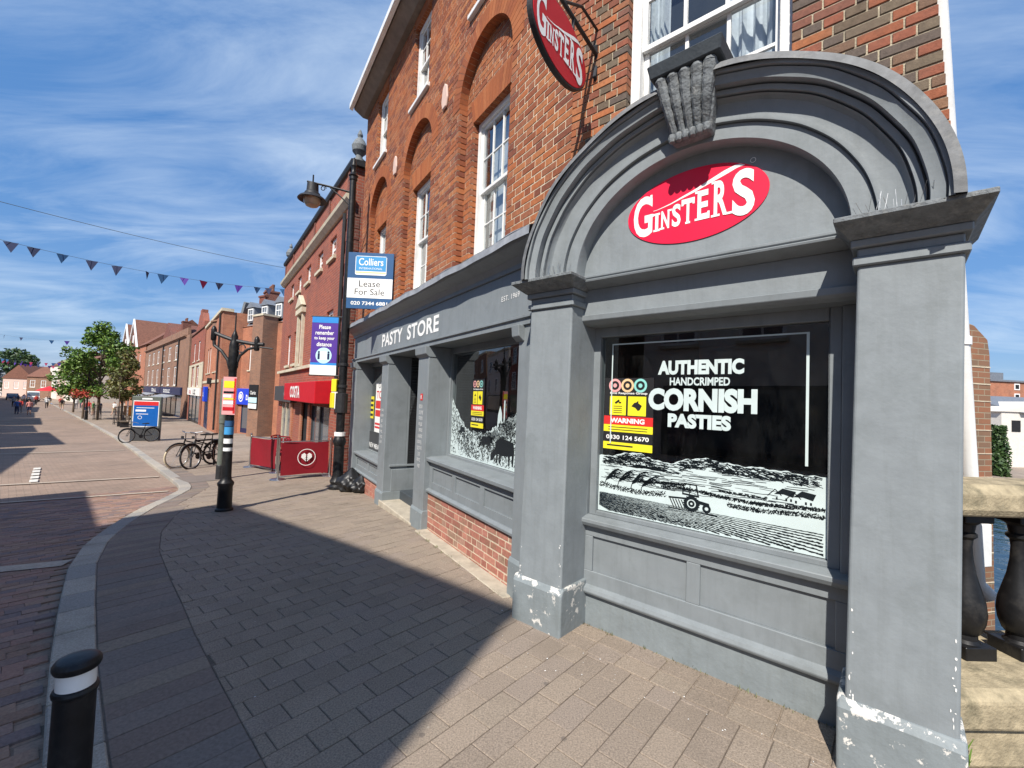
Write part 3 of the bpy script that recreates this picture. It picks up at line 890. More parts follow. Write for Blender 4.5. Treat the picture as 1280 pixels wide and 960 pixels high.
# eaves
ev = MB(F1)
ev.sweep([(FU1 - 0.05, 8.16), (FU1 + 0.10, 8.16), (FU1 + 0.30, 8.28), (FU1 + 0.32, 8.42), (FU1 - 0.05, 8.42)], S_L - 0.06, S_R + 0.2)
part(ev, 'eaves', 'soffit')
ev = MB(F1); ev.sweep([(FU1 + 0.325, 8.26), (FU1 + 0.40, 8.28), (FU1 + 0.40, 8.40), (FU1 + 0.325, 8.44)], S_L - 0.1, S_R + 0.2)
part(ev, 'gutter', 'white_paint')
# terracotta plaques between the arches
for s_ in (-2.28, -4.53):
    pl = MB(F1); pl.prism([(s_ - 0.06, 5.78), (s_ + 0.06, 5.78), (s_ + 0.10, 5.9), (s_ + 0.07, 6.08), (s_, 6.14), (s_ - 0.07, 6.08), (s_ - 0.10, 5.9)], FU1, FU1 + 0.035)
    part(pl, 'plaque', 'pale_pink', 0.012)

def sash(F, s0, s1, z0, z1, n, cols, rows, parent=None, blind=True, fr=0.06, sill=0.13, name='window', curtain=False, bars=0.018):
    """box sash: outer frame, two sashes with glazing bars, panes, sill"""
    P = parent or shop
    m = MB(F)
    m.box(s0, s0 + fr, n - 0.10, n + 0.02, z0, z1); m.box(s1 - fr, s1, n - 0.10, n + 0.02, z0, z1)
    m.box(s0 + fr, s1 - fr, n - 0.10, n + 0.02, z1 - fr, z1); m.box(s0 + fr, s1 - fr, n - 0.10, n + 0.02, z0, z0 + fr * 0.7)
    w = m.build(name, M['white_paint'], P, bevel=0.004)
    a, b, c, d = s0 + fr, s1 - fr, z0 + fr * 0.7, z1 - fr
    mid = (c + d) / 2
    for zz0, zz1, nn in ((mid - 0.02, d, n - 0.012), (c, mid + 0.02, n - 0.055)):
        q = MB(F); st = 0.04
        q.box(a, a + st, nn - 0.035, nn, zz0, zz1); q.box(b - st, b, nn - 0.035, nn, zz0, zz1)
        q.box(a + st, b - st, nn - 0.035, nn, zz0, zz0 + st); q.box(a + st, b - st, nn - 0.035, nn, zz1 - st, zz1)
        ws = (b - a - 2 * st) / cols; hs = (zz1 - zz0 - 2 * st) / rows
        for k in range(1, cols): q.box(a + st + k * ws - bars / 2, a + st + k * ws + bars / 2, nn - 0.03, nn - 0.004, zz0 + st, zz1 - st)
        for k in range(1, rows): q.box(a + st, b - st, nn - 0.029, nn - 0.006, zz0 + st + k * hs - bars / 2, zz0 + st + k * hs + bars / 2)
        q.build('sash', M['white_paint'], w, bevel=0.002)
        for i in range(cols):
            for j in range(rows):
                g = MB(F); x0 = a + st + i * ws; y0 = zz0 + st + j * hs
                tl = rnd.uniform(-0.003, 0.003)
                g.face([F.p(x0, nn - 0.018 + tl, y0), F.p(x0 + ws, nn - 0.018 - tl, y0), F.p(x0 + ws, nn - 0.018 - tl, y0 + hs), F.p(x0, nn - 0.018 + tl, y0 + hs)])
                g.build('pane', M['sash_glass'], w, fix=False)
    if sill:
        q = MB(F); q.sweep([(n - 0.1, z0 - 0.09), (n + sill, z0 - 0.09), (n + sill, z0 - 0.03), (n + 0.01, z0 - 0.001), (n - 0.1, z0 - 0.001)], s0 - 0.06, s1 + 0.06)
        q.build('sill', M['white_paint'], w, bevel=0.006)
    if blind:
        q = MB(F); q.quad(a, b, c + (d - c) * rnd.choice([0.0, 0.0, 0.35]), d, n - 0.16); q.build('blind', M['blind'], w, fix=False)
    if curtain:
        for x0, x1 in ((a - 0.05, a + (b - a) * 0.14), (a + (b - a) * 0.60, b + 0.05)):
            q = MB(F); k = 26
            for i in range(k):
                u0, u1 = i / k, (i + 1) / k
                f = lambda u: n - 0.2 + 0.035 * math.sin(u * 30) + 0.015 * math.sin(u * 71 + 1)
                q.face([F.p(x0 + (x1 - x0) * u0, f(u0), c - 0.3), F.p(x0 + (x1 - x0) * u1, f(u1), c - 0.3), F.p(x0 + (x1 - x0) * u1, f(u1), d + 0.1), F.p(x0 + (x1 - x0) * u0, f(u0), d + 0.1)])
            q.build('curtain', M['net_curtain'], w, fix=False, smooth=True)
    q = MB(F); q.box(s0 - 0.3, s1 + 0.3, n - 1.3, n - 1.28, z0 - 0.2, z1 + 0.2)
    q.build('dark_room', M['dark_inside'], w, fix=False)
    return w
for c in BAYS:
    sash(F1, c - WIN[0], c + WIN[0], WIN[1], WIN[2], FU1 - RECS - 0.10, 3, 2, sill=0.16)
    sash(F1, c - WIN2[0], c + WIN2[0], WIN2[1], WIN2[2], FU1 - 0.09, 3, 2, sill=0.14, blind=False)
sash(F2, W2S[0], W2S[1], W2Z[0], W2Z[1], FU2 - 0.09, 3, 3, sill=0, blind=False, curtain=True, fr=0.075, bars=0.026)

# ---- street-side shopfront --------------------------------------------------
PN = 0.07                      # face of the pilasters
def pil(F, s0, s1, n1, n0, z0, z1, base=0.0, m='grey_paint', bm='chipped_light', name='pilaster', bh=0.3, lean=0.0):
    q = MB(F); q.box(s0, s1, n0, n1, z0, z1); P = q.build(name, M[m], shop, bevel=0.008, seg=2)
    if base:
        q = MB(F)
        pr = [(n0, z0), (n1 + base, z0), (n1 + base, bh - 0.035), (n1 + 0.002, bh), (n0, bh)]
        q.sweep(pr, s0 - base, s1 + base); q.build('pilaster_base', M[bm], P, bevel=0.008, seg=2)
    return P
for s0, s1, g in ((-6.50, -6.14, -0.45), (-4.26, -3.90, -0.35), (-2.48, -2.10, -0.25)):
    pil(F1, s0, s1, PN, -0.30, g, 2.40, base=0.02, bh=g + 0.35 + 0.14)
pil(F1, 0.05, 0.40, PN - 0.01, -0.35, -0.2, 2.42, base=0.02, bh=0.33, bm='chipped_light')
# little consoles under the fascia
for s0, s1 in ((-4.27, -3.89), (-2.49, -2.09), (0.02, 0.14), (-6.51, -6.13)):
    q = MB(F1); q.sweep([(PN, 2.26), (PN + 0.05, 2.30), (PN + 0.06, 2.40), (PN - 0.1, 2.40), (PN - 0.1, 2.26)], s0, s1); part(q, 'console', 'grey_paint')
# fascia, architrave, cornice, lead
q = MB(F1); q.box(-6.52, 0.34, -0.32, PN - 0.02, 2.50, 2.94); fascia = part(q, 'fascia', 'grey_paint', 0.004)
q = MB(F1); q.sweep([(-0.32, 2.40), (PN + 0.01, 2.40), (PN + 0.01, 2.455), (PN + 0.03, 2.46), (PN + 0.03, 2.485), (PN - 0.02, 2.50), (-0.32, 2.50)], -6.53, 0.34); part(q, 'architrave', 'grey_paint', 0.003)
q = MB(F1); q.sweep([(-0.3, 2.94), (PN + 0.0, 2.94), (PN + 0.0, 2.985), (PN + 0.04, 3.035), (PN + 0.16, 3.085), (PN + 0.18, 3.115), (-0.3, 3.115)], -6.58, 0.42); part(q, 'cornice', 'grey_paint', 0.003)
q = MB(F1)
k = 60
for i in range(k):
    a, b = -6.62 + 7.06 * i / k, -6.62 + 7.06 * (i + 1) / k
    j = lambda x: 0.006 * math.sin(x * 9.1) + 0.008 * math.sin(x * 4.3 + 1)
    for (n0, z0), (n1, z1) in (((PN + 0.19, 3.10), (PN + 0.185, 3.175)), ((PN + 0.185, 3.175), (FU1 + 0.03, 3.30)), ((FU1 + 0.03, 3.30), (FU1 + 0.015, 3.36))):
        q.face([F1.p(a, n0 + j(a), z0), F1.p(b, n0 + j(b), z0), F1.p(b, n1 + j(b) * 0.5, z1 + j(b)), F1.p(a, n1 + j(a) * 0.5, z1 + j(a))])
part(q, 'lead_flashing', 'lead', 0, smooth=True)
text('PASTY', F1, -4.40, -3.30, 2.575, 2.80, PN - 0.016, bold=0.028, spacing=1.08).build('lettering', M['white_letter'], fascia, fix=False, label='white raised letters reading PASTY')
text('STORE', F1, -3.08, -1.86, 2.575, 2.80, PN - 0.016, bold=0.028, spacing=1.08).build('lettering', M['white_letter'], fascia, fix=False, label='white raised letters reading STORE')
text('EST. 1969', F1, -0.30, 0.02, 2.685, 2.735, PN - 0.016, spacing=1.1).build('lettering', M['white_letter'], fascia, fix=False)
text('V', F1, -6.36, -6.28, 2.60, 2.67, PN - 0.016).build('lettering', M['white_letter'], fascia, fix=False)
# stall board under the big street window
def panelled(F, s0, s1, z0, z1, n, k, name='stall_board', st=0.09, mid=0.09, m='grey_paint', dep=0.02):
    q = MB(F); q.box(s0, s1, n - 0.06, n - dep, z0, z1)
    w = (s1 - s0 - 2 * st - (k - 1) * mid) / k
    q.box(s0, s1, n - dep + 0.0005, n, z0, z0 + st); q.box(s0, s1, n - dep + 0.0005, n, z1 - st * 0.7, z1)
    x = s0
    for i in range(k + 1):
        wd_ = st if i in (0, k) else mid
        q.box(x, x + wd_, n - dep + 0.0005, n - 0.0006, z0 + st, z1 - st * 0.7); x += wd_ + w
    return part(q, name, m, 0.004)
panelled(F1, -2.10, 0.08, 0.53, 0.87, -0.01, 3)
q = MB(F1); q.sweep([(-0.3, 0.87), (0.0, 0.87), (0.045, 0.89), (0.05, 0.93), (-0.02, 0.945), (-0.3, 0.95)], -2.12, 0.1); part(q, 'window_sill', 'grey_paint')
q = MB(F1); q.sweep([(-0.1, 0.485), (0.03, 0.485), (0.035, 0.515), (0.0, 0.535), (-0.1, 0.535)], -2.12, 0.1); part(q, 'plinth_rail', 'grey_paint')
panelled(F1, -6.16, -4.24, 0.2, 0.48, -0.01, 2)
q = MB(F1); q.sweep([(-0.3, 0.48), (0.0, 0.48), (0.045, 0.50), (0.05, 0.54), (-0.02, 0.555), (-0.3, 0.56)], -6.2, -4.2); part(q, 'window_sill', 'grey_paint')
q = MB(F1); q.sweep([(-0.1, 0.155), (0.03, 0.155), (0.035, 0.185), (0.0, 0.2), (-0.1, 0.2)], -6.2, -4.2); part(q, 'plinth_rail', 'grey_paint')
def shopwin(F, s0, s1, z0, z1, n, fr=0.055, head=0.08, deep=1.6, m='grey_paint', soff=None):
    q = MB(F)
    q.box(s0, s0 + fr, n - 0.05, n + 0.035, z0, z1); q.box(s1 - fr, s1, n - 0.05, n + 0.035, z0, z1)
    q.box(s0 + fr, s1 - fr, n - 0.05, n + 0.035, z1 - head, z1); q.box(s0 + fr, s1 - fr, n - 0.05, n + 0.035, z0, z0 + 0.035)
    w = part(q, 'shop_window', m, 0.004)
    g = MB(F); g.quad(s0 + fr, s1 - fr, z0 + 0.035, z1 - head, n); g.build('pane', M['shop_glass'], w, fix=False)
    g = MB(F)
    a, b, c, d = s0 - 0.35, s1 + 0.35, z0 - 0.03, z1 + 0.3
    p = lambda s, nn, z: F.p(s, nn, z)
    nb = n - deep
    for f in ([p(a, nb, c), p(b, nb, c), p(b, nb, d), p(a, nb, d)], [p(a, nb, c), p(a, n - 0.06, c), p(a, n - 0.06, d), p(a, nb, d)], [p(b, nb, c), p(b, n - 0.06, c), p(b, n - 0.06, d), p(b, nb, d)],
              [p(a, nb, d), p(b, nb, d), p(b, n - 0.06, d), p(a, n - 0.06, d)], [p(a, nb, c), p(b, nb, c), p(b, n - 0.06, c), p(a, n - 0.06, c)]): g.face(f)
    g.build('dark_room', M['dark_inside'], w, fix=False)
    return w
GN1 = -0.27
# side cheeks, heads between the pilasters and the glass
q = MB(F1)
for s0, s1 in ((-6.2, -4.22), (-2.12, 0.08)): q.box(s0, s1, GN1 - 0.08, -0.31, 2.3, 2.5)
q.box(-2.12, -2.05, GN1, -0.29, 0.9, 2.42)
part(q, 'window_head', 'grey_paint')
bigwin = shopwin(F1, -2.10, 0.20, 0.945, 2.40, GN1)
smallwin = shopwin(F1, -6.55, -4.25, 0.555, 2.40, GN1)
# doorway
q = MB(F1); q.box(-3.93, -3.90, -0.85, -0.30, 0.0, 2.42); q.box(-2.48, -2.45, -0.85, -0.30, 0.0, 2.42); dw = part(q, 'doorway', 'grey_paint')
q = MB(F1); q.box(-3.90, -2.48, -0.85, -0.30, 2.395, 2.42); q.build('doorway_ceiling', M['grey_paint'], dw)
q = MB(F1); q.box(-3.90, -3.875, -0.84, -0.02, 0.545, 0.58); q.box(-3.905, -3.88, -0.70, -0.06, 0.14, 0.5); q.build('dado_rail', M['grey_paint'], dw, bevel=0.004)
q = MB(F1); q.box(-3.90, -3.81, -0.82, -0.72, 0.14, 2.39); q.box(-2.57, -2.48, -0.82, -0.72, 0.14, 2.39); q.box(-3.81, -2.57, -0.82, -0.72, 2.1, 2.16); q.build('door_frame', M['grey_paint'], dw, bevel=0.004)
q = MB(F1); q.box(-3.81, -2.57, -0.80, -0.76, 0.16, 2.1); dr = part(q, 'door', 'grey_paint', 0.004)
q = MB(F1); q.quad(-3.66, -2.72, 0.75, 2.0, -0.757); q.build('pane', M['shop_glass'], dr, fix=False)
q = MB(F1); q.tube([F1.p(-2.70, -0.75, 0.95), F1.p(-2.70, -0.70, 0.97), F1.p(-2.70, -0.70, 1.25), F1.p(-2.70, -0.75, 1.27)], 0.012); q.build('handle', M['steel'], dr)
q = MB(F1); q.box(-3.92, -2.46, -0.9, -0.22, -0.3, 0.145); part(q, 'threshold', 'dark_trim', 0.01)
q = MB(F1); q.box(-4.0, -2.44, -0.5, 0.10, -0.4, 0.0); part(q, 'step', 'step_stone', 0.012)
q = MB(F1); q.box(-2.1, 0.1, -0.02, 0.16, -0.3, 0.006); part(q, 'plinth_kerb', 'step_stone', 0.01)
# small metal cover on the pilaster, sticker and handwriting column
q = MB(F1); q.box(-2.34, -2.26, PN + 0.001, PN + 0.004, 1.68, 1.77); q.build('sticker', M['poster_red'], shop, fix=False)
text('K', F1, -2.325, -2.275, 1.70, 1.75, PN + 0.0055, bold=0.02).build('sticker_mark', M['white_letter'], shop, fix=False)
def scribble(s0, s1, z0, z1, k):
    """worn hand-lettered column, no longer readable"""
    q = MB(F1); z = z1
    while z > z0:
        x = s0 + rnd.uniform(0, (s1 - s0) * 0.4); e = s1 - rnd.uniform(0, (s1 - s0) * 0.35)
        while x < e:
            w_ = rnd.uniform(0.014, 0.03); h_ = rnd.uniform(0.03, 0.05)
            q.quad(x, x + 0.005, z - h_, z, PN + 0.003); 
            if rnd.random() < 0.7: q.quad(x + 0.005, x + w_ - 0.008, z - 0.006, z, PN + 0.003)
            if rnd.random() < 0.7: q.quad(x + 0.005, x + w_ - 0.008, z - h_, z - h_ + 0.006, PN + 0.003)
            x += w_
        z -= k
    q.build('worn_lettering', M['white_letter'], shop, fix=False)
scribble(-2.40, -2.20, 0.80, 1.62, 0.08)
scribble(-4.20, -4.04, 0.95, 1.50, 0.09)
# posters behind the small window
def card(F, s0, s1, z0, z1, n, m, name, parent, th=0.002):
    q = MB(F); q.box(s0, s1, n, n + th, z0, z1); return q.build(name, M[m], parent, fix=False)
c_ = card(F1, -5.80, -5.28, 0.98, 1.98, GN1 + 0.004, 'white_letter', 'poster', smallwin)
card(F1, -5.77, -5.31, 1.46, 1.62, GN1 + 0.0065, 'poster_red', 'poster_block', c_); card(F1, -5.77, -5.31, 1.30, 1.43, GN1 + 0.0065, 'poster_red', 'poster_block', c_)
card(F1, -5.77, -5.31, 1.13, 1.17, GN1 + 0.0065, 'poster_red', 'poster_block', c_); card(F1, -5.77, -5.31, 1.06, 1.10, GN1 + 0.0065, 'poster_red', 'poster_block', c_)
text('TO', F1, -5.74, -5.34, 1.66, 1.82, GN1 + 0.0065, bold=0.02).build('poster_text', M['poster_red'], c_, fix=False)
text('O', F1, -5.62, -5.46, 1.87, 1.98, GN1 + 0.0065).build('poster_text', M['black_print'], c_, fix=False)
c_ = card(F1, -6.25, -5.92, 1.24, 1.70, GN1 + 0.004, 'yellow', 'notice', smallwin)
for k in range(4): card(F1, -6.22, -5.95, 1.29 + 0.10 * k, 1.34 + 0.10 * k, GN1 + 0.0065, 'black_print', 'notice_line', c_)
card(F1, -6.48, -4.3, 0.60, 0.96, GN1 + 0.004, 'charcoal', 'window_film', smallwin)
text('NEW MENU', F1, -6.12, -5.35, 0.64, 0.74, GN1 + 0.0075, bold=0.015).build('window_text', M['white_letter'], smallwin, fix=False)

# ---- corner front with the arched pediment ---------------------------------
WN = -0.33
def pilaster2(s0, s1, name):
    q = MB(F2)
    q.hexa([F2.p(s0 - 0.02, 0.0, -0.05), F2.p(s1 + 0.0, 0.0, -0.05), F2.p(s1 + 0.0, -0.5, -0.05), F2.p(s0 - 0.02, -0.5, -0.05)],
           [F2.p(s0 + 0.02, 0.0, 2.46), F2.p(s1 + 0.02, 0.0, 2.46), F2.p(s1 + 0.02, -0.5, 2.46), F2.p(s0 + 0.02, -0.5, 2.46)])
    P = q.build(name, M['grey_render'], shop, bevel=0.014, seg=3)
    q = MB(F2)
    q.sweep([(-0.45, -0.06), (0.028, -0.06), (0.028, 0.30), (0.003, 0.345), (-0.45, 0.345)], s0 - 0.045, s1 + 0.025)
    q.build('pilaster_base', M['chipped_base'], P, bevel=0.014, seg=3)
    # capital: stepped mouldings
    for (z0, z1, e) in ((2.455, 2.50, 0.018), (2.50, 2.545, 0.0), (2.545, 2.585, 0.025)):
        q = MB(F2); q.box(s0 + 0.02 - e, s1 + 0.02 + e, -0.5, 0.0 + e + 0.001, z0, z1); q.build('moulding', M['grey_render'], P, bevel=0.006)
    q = MB(F2)
    e0, e1_ = 0.03, 0.085
    a = [F2.p(s0 + 0.02 - e0, e0, 2.585), F2.p(s1 + 0.02 + e0, e0, 2.585), F2.p(s1 + 0.02 + e0, -0.5, 2.585), F2.p(s0 + 0.02 - e0, -0.5, 2.585)]
    b = [F2.p(s0 + 0.02 - e1_, 0.16, 2.645), F2.p(s1 + 0.02 + e1_, 0.16, 2.645), F2.p(s1 + 0.02 + e1_, -0.5, 2.645), F2.p(s0 + 0.02 - e1_, -0.5, 2.645)]
    q.hexa(a, b); c = [p + V((0, 0, 0.022)) for p in b]; q.hexa(b, c)
    q.build('abacus', M['keystone_stone'], P, bevel=0.004)
    return P
P1 = pilaster2(-0.17, 0.23, 'pilaster')
P2 = pilaster2(1.92, 2.30, 'pilaster')
# bird spikes on the capitals
for s0, s1 in ((-0.16, 0.27), (1.94, 2.30)):
    q = MB(F2); s = s0
    while s < s1:
        n = rnd.uniform(0.06, 0.15)
        q.tube([F2.p(s, n, 2.665), F2.p(s + rnd.uniform(-0.03, 0.03), n + rnd.uniform(-0.02, 0.05), 2.665 + rnd.uniform(0.05, 0.10))], 0.0011, 4); s += rnd.uniform(0.006, 0.02)
    part(q, 'bird_spikes', 'steel', 0, kind='stuff')
# entablature
q = MB(F2); q.sweep([(-0.5, 2.60), (-0.16, 2.60), (-0.10, 2.615), (-0.045, 2.63), (-0.04, 2.645), (-0.055, 2.65), (-0.045, 2.66), (-0.045, 2.675), (-0.15, 2.69), (-0.5, 2.69)], 0.20, 1.97); part(q, 'cornice', 'grey_paint', 0.002)
q = MB(F2); q.box(0.20, 1.97, -0.5, -0.165, 2.40, 2.60); part(q, 'frieze', 'grey_render', 0.004)
q = MB(F2); q.sweep([(-0.5, 2.33), (-0.20, 2.33), (-0.165, 2.345), (-0.145, 2.36), (-0.14, 2.40), (-0.5, 2.40)], 0.20, 1.94); part(q, 'architrave', 'grey_paint', 0.003)
# tympanum
CS, CZ = 1.10, 2.66
OA, OB, IA, IB = 1.175, 1.02, 0.815, 0.70
def ell(a, b, k=64, z=CZ):
    return [(CS + a * math.cos(math.pi * i / k), z + b * math.sin(math.pi * i / k)) for i in range(k + 1)]
q = MB(F2); q.prism(ell(IA + 0.05, IB + 0.05), -0.4, -0.10); tymp = part(q, 'tympanum', 'grey_render', 0)
# moulded arch: a profile swept round the ellipse, u = 0 inside edge .. 1 outside edge
PRO = [(0.0, -0.30), (0.0, 0.0), (0.012, 0.012), (0.27, 0.016), (0.275, 0.004), (0.29, 0.004), (0.295, 0.045), (0.33, 0.047), (0.36, 0.046), (0.50, 0.049), (0.60, 0.060), (0.635, 0.078), (0.65, 0.105), (0.655, 0.075), (0.675, 0.075), (0.68, 0.125), (0.755, 0.13), (0.76, 0.085), (0.785, 0.085), (0.79, 0.185), (0.86, 0.192), (0.92, 0.205), (0.925, 0.185), (0.94, 0.185), (0.945, 0.225), (1.0, 0.228), (1.0, -0.42)]
K = 120
q = MB(F2)
ringp = []
for i in range(K + 1):
    th = math.pi * i / K
    ro = []
    wv = 0.003 * math.sin(th * 9) + 0.002 * math.sin(th * 23)
    for u, n in PRO:
        a = IA + (OA - IA) * u; b = IB + (OB - IB) * u
        ro.append(F2.p(CS + (a + wv * u) * math.cos(th), n * 0.8, CZ + (b + wv * u) * math.sin(th)))
    ringp.append(ro)
for i in range(K):
    for j in range(len(PRO) - 1):
        q.face([ringp[i][j], ringp[i + 1][j], ringp[i + 1][j + 1], ringp[i][j + 1]])
arch = part(q, 'arch_moulding', 'grey_render', 0, smooth=True)
q = MB(F2)
for i in range(K):
    t0, t1 = math.pi * i / K, math.pi * (i + 1) / K
    def P_(th, e, n): return F2.p(CS + (OA + e) * math.cos(th), n + 0.006 * math.sin(th * 11), CZ + (OB + e) * math.sin(th))
    q.face([P_(t0, -0.006, 0.20), P_(t1, -0.006, 0.20), P_(t1, 0.036, 0.185), P_(t0, 0.036, 0.185)])
    q.face([P_(t0, 0.036, 0.185), P_(t1, 0.036, 0.185), P_(t1, 0.05, -0.4), P_(t0, 0.05, -0.4)])
part(q, 'lead_capping', 'capping', 0, smooth=True)
# keystone: fluted console under a slab
q = MB(F2)
q.hexa([F2.p(0.93, 0.24, 3.74), F2.p(1.34, 0.24, 3.74), F2.p(1.34, -0.2, 3.74), F2.p(0.93, -0.2, 3.74)], [F2.p(0.915, 0.265, 3.815), F2.p(1.355, 0.265, 3.815), F2.p(1.355, -0.2, 3.815), F2.p(0.915, -0.2, 3.815)])
key = part(q, 'keystone', 'dark_trim', 0.006)
q = MB(F2); q.hexa([F2.p(1.01, 0.08, 3.38), F2.p(1.25, 0.08, 3.38), F2.p(1.25, -0.2, 3.38), F2.p(1.01, -0.2, 3.38)], [F2.p(0.95, 0.20, 3.735), F2.p(1.31, 0.20, 3.735), F2.p(1.31, -0.2, 3.735), F2.p(0.95, -0.2, 3.735)])
q.build('keystone_block', M['keystone_stone'], key, bevel=0.01)
for i in range(5):
    u = (i + 0.5) / 5
    q = MB(F2); path = []; rr = []
    for j in range(13):
        v = j / 12
        hw = 0.115 + 0.065 * v
        s = 1.13 + (u - 0.5) * 2 * hw
        n = 0.09 + 0.125 * v ** 1.6 + 0.03 * math.sin(v * math.pi * 1.2)
        path.append(F2.p(s, n, 3.43 + 0.30 * v)); rr.append((0.024 + 0.016 * v) * (1 + 0.08 * math.sin(j * 2.1 + i)))
    q.tube(path, rr, 10); q.lathe(path[-1] - V((0, 0, 0.012)), [(0.001, 0.038), (0.022, 0.034), (0.036, 0.015), (0.038, 0.0)], 10)
    q.build('flute', M['keystone_stone'], key, smooth=True)
for i in range(6):
    u = (i + 0.5) / 6
    q = MB(F2); q.lathe(F2.p(1.13 + (u - 0.5) * 0.25, 0.105, 3.365), [(0.001, 0.0), (0.018, 0.008), (0.026, 0.03), (0.02, 0.055), (0.001, 0.066)], 10); q.build('bead', M['keystone_stone'], key, smooth=True)
def scr(px, py, dep):
    """the place at a given distance ahead, used for what stands beyond the river"""
    return V((0, 0, CAMZ)) + (CF + CR * ((px - 640) / FPX) - CU * ((py - 480) / FPX)) * dep
# ---- window and panels of the corner front
GN2 = -0.38
q = MB(F2); q.box(0.18, 0.24, -0.5, WN + 0.02, 0.82, 2.33); q.box(1.86, 1.96, -0.5, WN + 0.02, 0.82, 2.33); part(q, 'window_jamb', 'grey_paint', 0.004)
cornerwin = shopwin(F2, 0.242, 1.858, 0.845, 2.33, GN2, fr=0.06, head=0.075, deep=2.0)
q = MB(F2); q.sweep([(-0.5, 0.76), (-0.30, 0.76), (-0.265, 0.775), (-0.25, 0.80), (-0.25, 0.825), (-0.33, 0.845), (-0.5, 0.85)], 0.19, 1.95); part(q, 'window_sill', 'grey_paint')
panelled(F2, 0.19, 1.95, 0.305, 0.76, -0.315, 2, st=0.11, mid=0.09, dep=0.022)
q = MB(F2); q.sweep([(-0.5, 0.245), (-0.285, 0.245), (-0.275, 0.265), (-0.285, 0.29), (-0.315, 0.31), (-0.5, 0.31)], 0.19, 1.95); part(q, 'plinth_rail', 'grey_paint')
q = MB(F2); q.box(0.15, 1.97, -0.55, -0.318, -0.06, 0.245); part(q, 'plinth', 'chipped_light', 0.004)
# interior: a counter front in the dark, so the glass has something behind it
q = MB(F2); q.box(0.5, 1.7, -1.9, -1.5, 0.86, 1.25); q.build('counter', M['charcoal'], cornerwin, fix=False)

# ---- red oval with the maker's name
def oval_logo(F, cs, cz, a, b, n, parent, back=None, th=0.004, letterm='white_letter', redm='logo_red'):
    q = MB(F); q.prism([(cs + a * math.cos(2 * math.pi * i / 72), cz + b * math.sin(2 * math.pi * i / 72)) for i in range(72)], n - th, n)
    ov = q.build('oval_panel', M[redm], parent, fix=False)
    L = []
    def P(x, y): return cs + x * a, cz + y * b
    lay_ = [0]
    def glyph(ch, x0, x1, y0, y1, bold=0.03):
        lay_[0] += 1
        s0, z0 = P(x0, y0); s1, z1 = P(x1, y1)
        L.append(text(ch, F, s0, s1, z0, z1, n + 0.0016 + 0.00012 * lay_[0], bold=bold))
    def bar(x0, x1, y0, y1):
        lay_[0] += 1
        s0, z0 = P(x0, y0); s1, z1 = P(x1, y1)
        m_ = MB(F); m_.quad(s0, s1, z0, z1, n + 0.0016 + 0.00012 * lay_[0]); L.append(m_)
    glyph('G', -0.90, -0.59, -0.60, 0.60, 0.025)
    bar(-0.72, -0.57, -0.06, 0.02); bar(-0.635, -0.60, 0.30, 0.60)
    glyph('I', -0.545, -0.495, -0.52, 0.0); bar(-0.57, -0.47, -0.52, -0.46); bar(-0.57, -0.47, -0.05, 0.01)
    glyph('N', -0.45, -0.325, -0.50, 0.03); bar(-0.475, -0.40, -0.50, -0.445); bar(-0.355, -0.29, -0.02, 0.035)
    glyph('S', -0.285, -0.155, -0.51, 0.13); 
    glyph('T', -0.13, 0.03, -0.50, 0.20); bar(-0.085, -0.015, -0.50, -0.44); bar(-0.145, -0.115, 0.02, 0.20); bar(0.015, 0.045, 0.02, 0.20)
    glyph('E', 0.085, 0.235, -0.48, 0.32); bar(0.05, 0.12, -0.48, -0.42); bar(0.05, 0.12, 0.26, 0.325); bar(0.225, 0.255, -0.48, -0.28)
    glyph('R', 0.31, 0.49, -0.49, 0.46); bar(0.275, 0.39, -0.49, -0.43); bar(0.275, 0.34, 0.40, 0.465); bar(0.46, 0.56, -0.50, -0.44)
    glyph('S', 0.55, 0.83, -0.62, 0.58, 0.03)
    m_ = MB(F); top = []; bot = []
    for i in range(25):
        u = i / 24
        x = -0.58 + 1.28 * u
        tops = [(-0.6, 0.02), (-0.52, 0.02), (-0.3, 0.09), (-0.15, 0.17), (0.05, 0.26), (0.25, 0.38), (0.5, 0.52), (0.62, 0.60), (0.75, 0.60)]
        for (xa, ya), (xb, yb) in zip(tops, tops[1:]):
            if xa <= x <= xb: y = ya + (yb - ya) * (x - xa) / (xb - xa)
        lo_ = y + 0.075; hi_ = lo_ + 0.012 + 0.16 * u ** 1.3 * (1 if u < 0.8 else max(0, (1 - u) / 0.2) ** 0.6)
        top.append(P(x, hi_)); bot.append(P(x, lo_))
    for i in range(24):
        m_.poly([bot[i], bot[i + 1], top[i + 1], top[i]], n + 0.0016)
    L.append(m_)
    m_ = MB(F)
    for i in range(14):
        t0, t1 = 2 * math.pi * i / 14, 2 * math.pi * (i + 1) / 14
        c = P(0.80, 0.74)
        m_.poly([(c[0] + r * math.cos(t), c[1] + r * math.sin(t)) for r, t in ((0.013, t0), (0.016, t0), (0.016, t1), (0.013, t1))], n + 0.002)
    L.append(m_)
    join(*L).build('lettering', M[letterm], ov, fix=False)
    return ov
tl = thing('oval_logo_sign', F2.p(1.085, -0.09, 2.80), 'flat red oval sign reading GINSTERS on the grey arched pediment', 'sign')
oval_logo(F2, 1.085, 3.035, 0.445, 0.238, -0.093, tl)

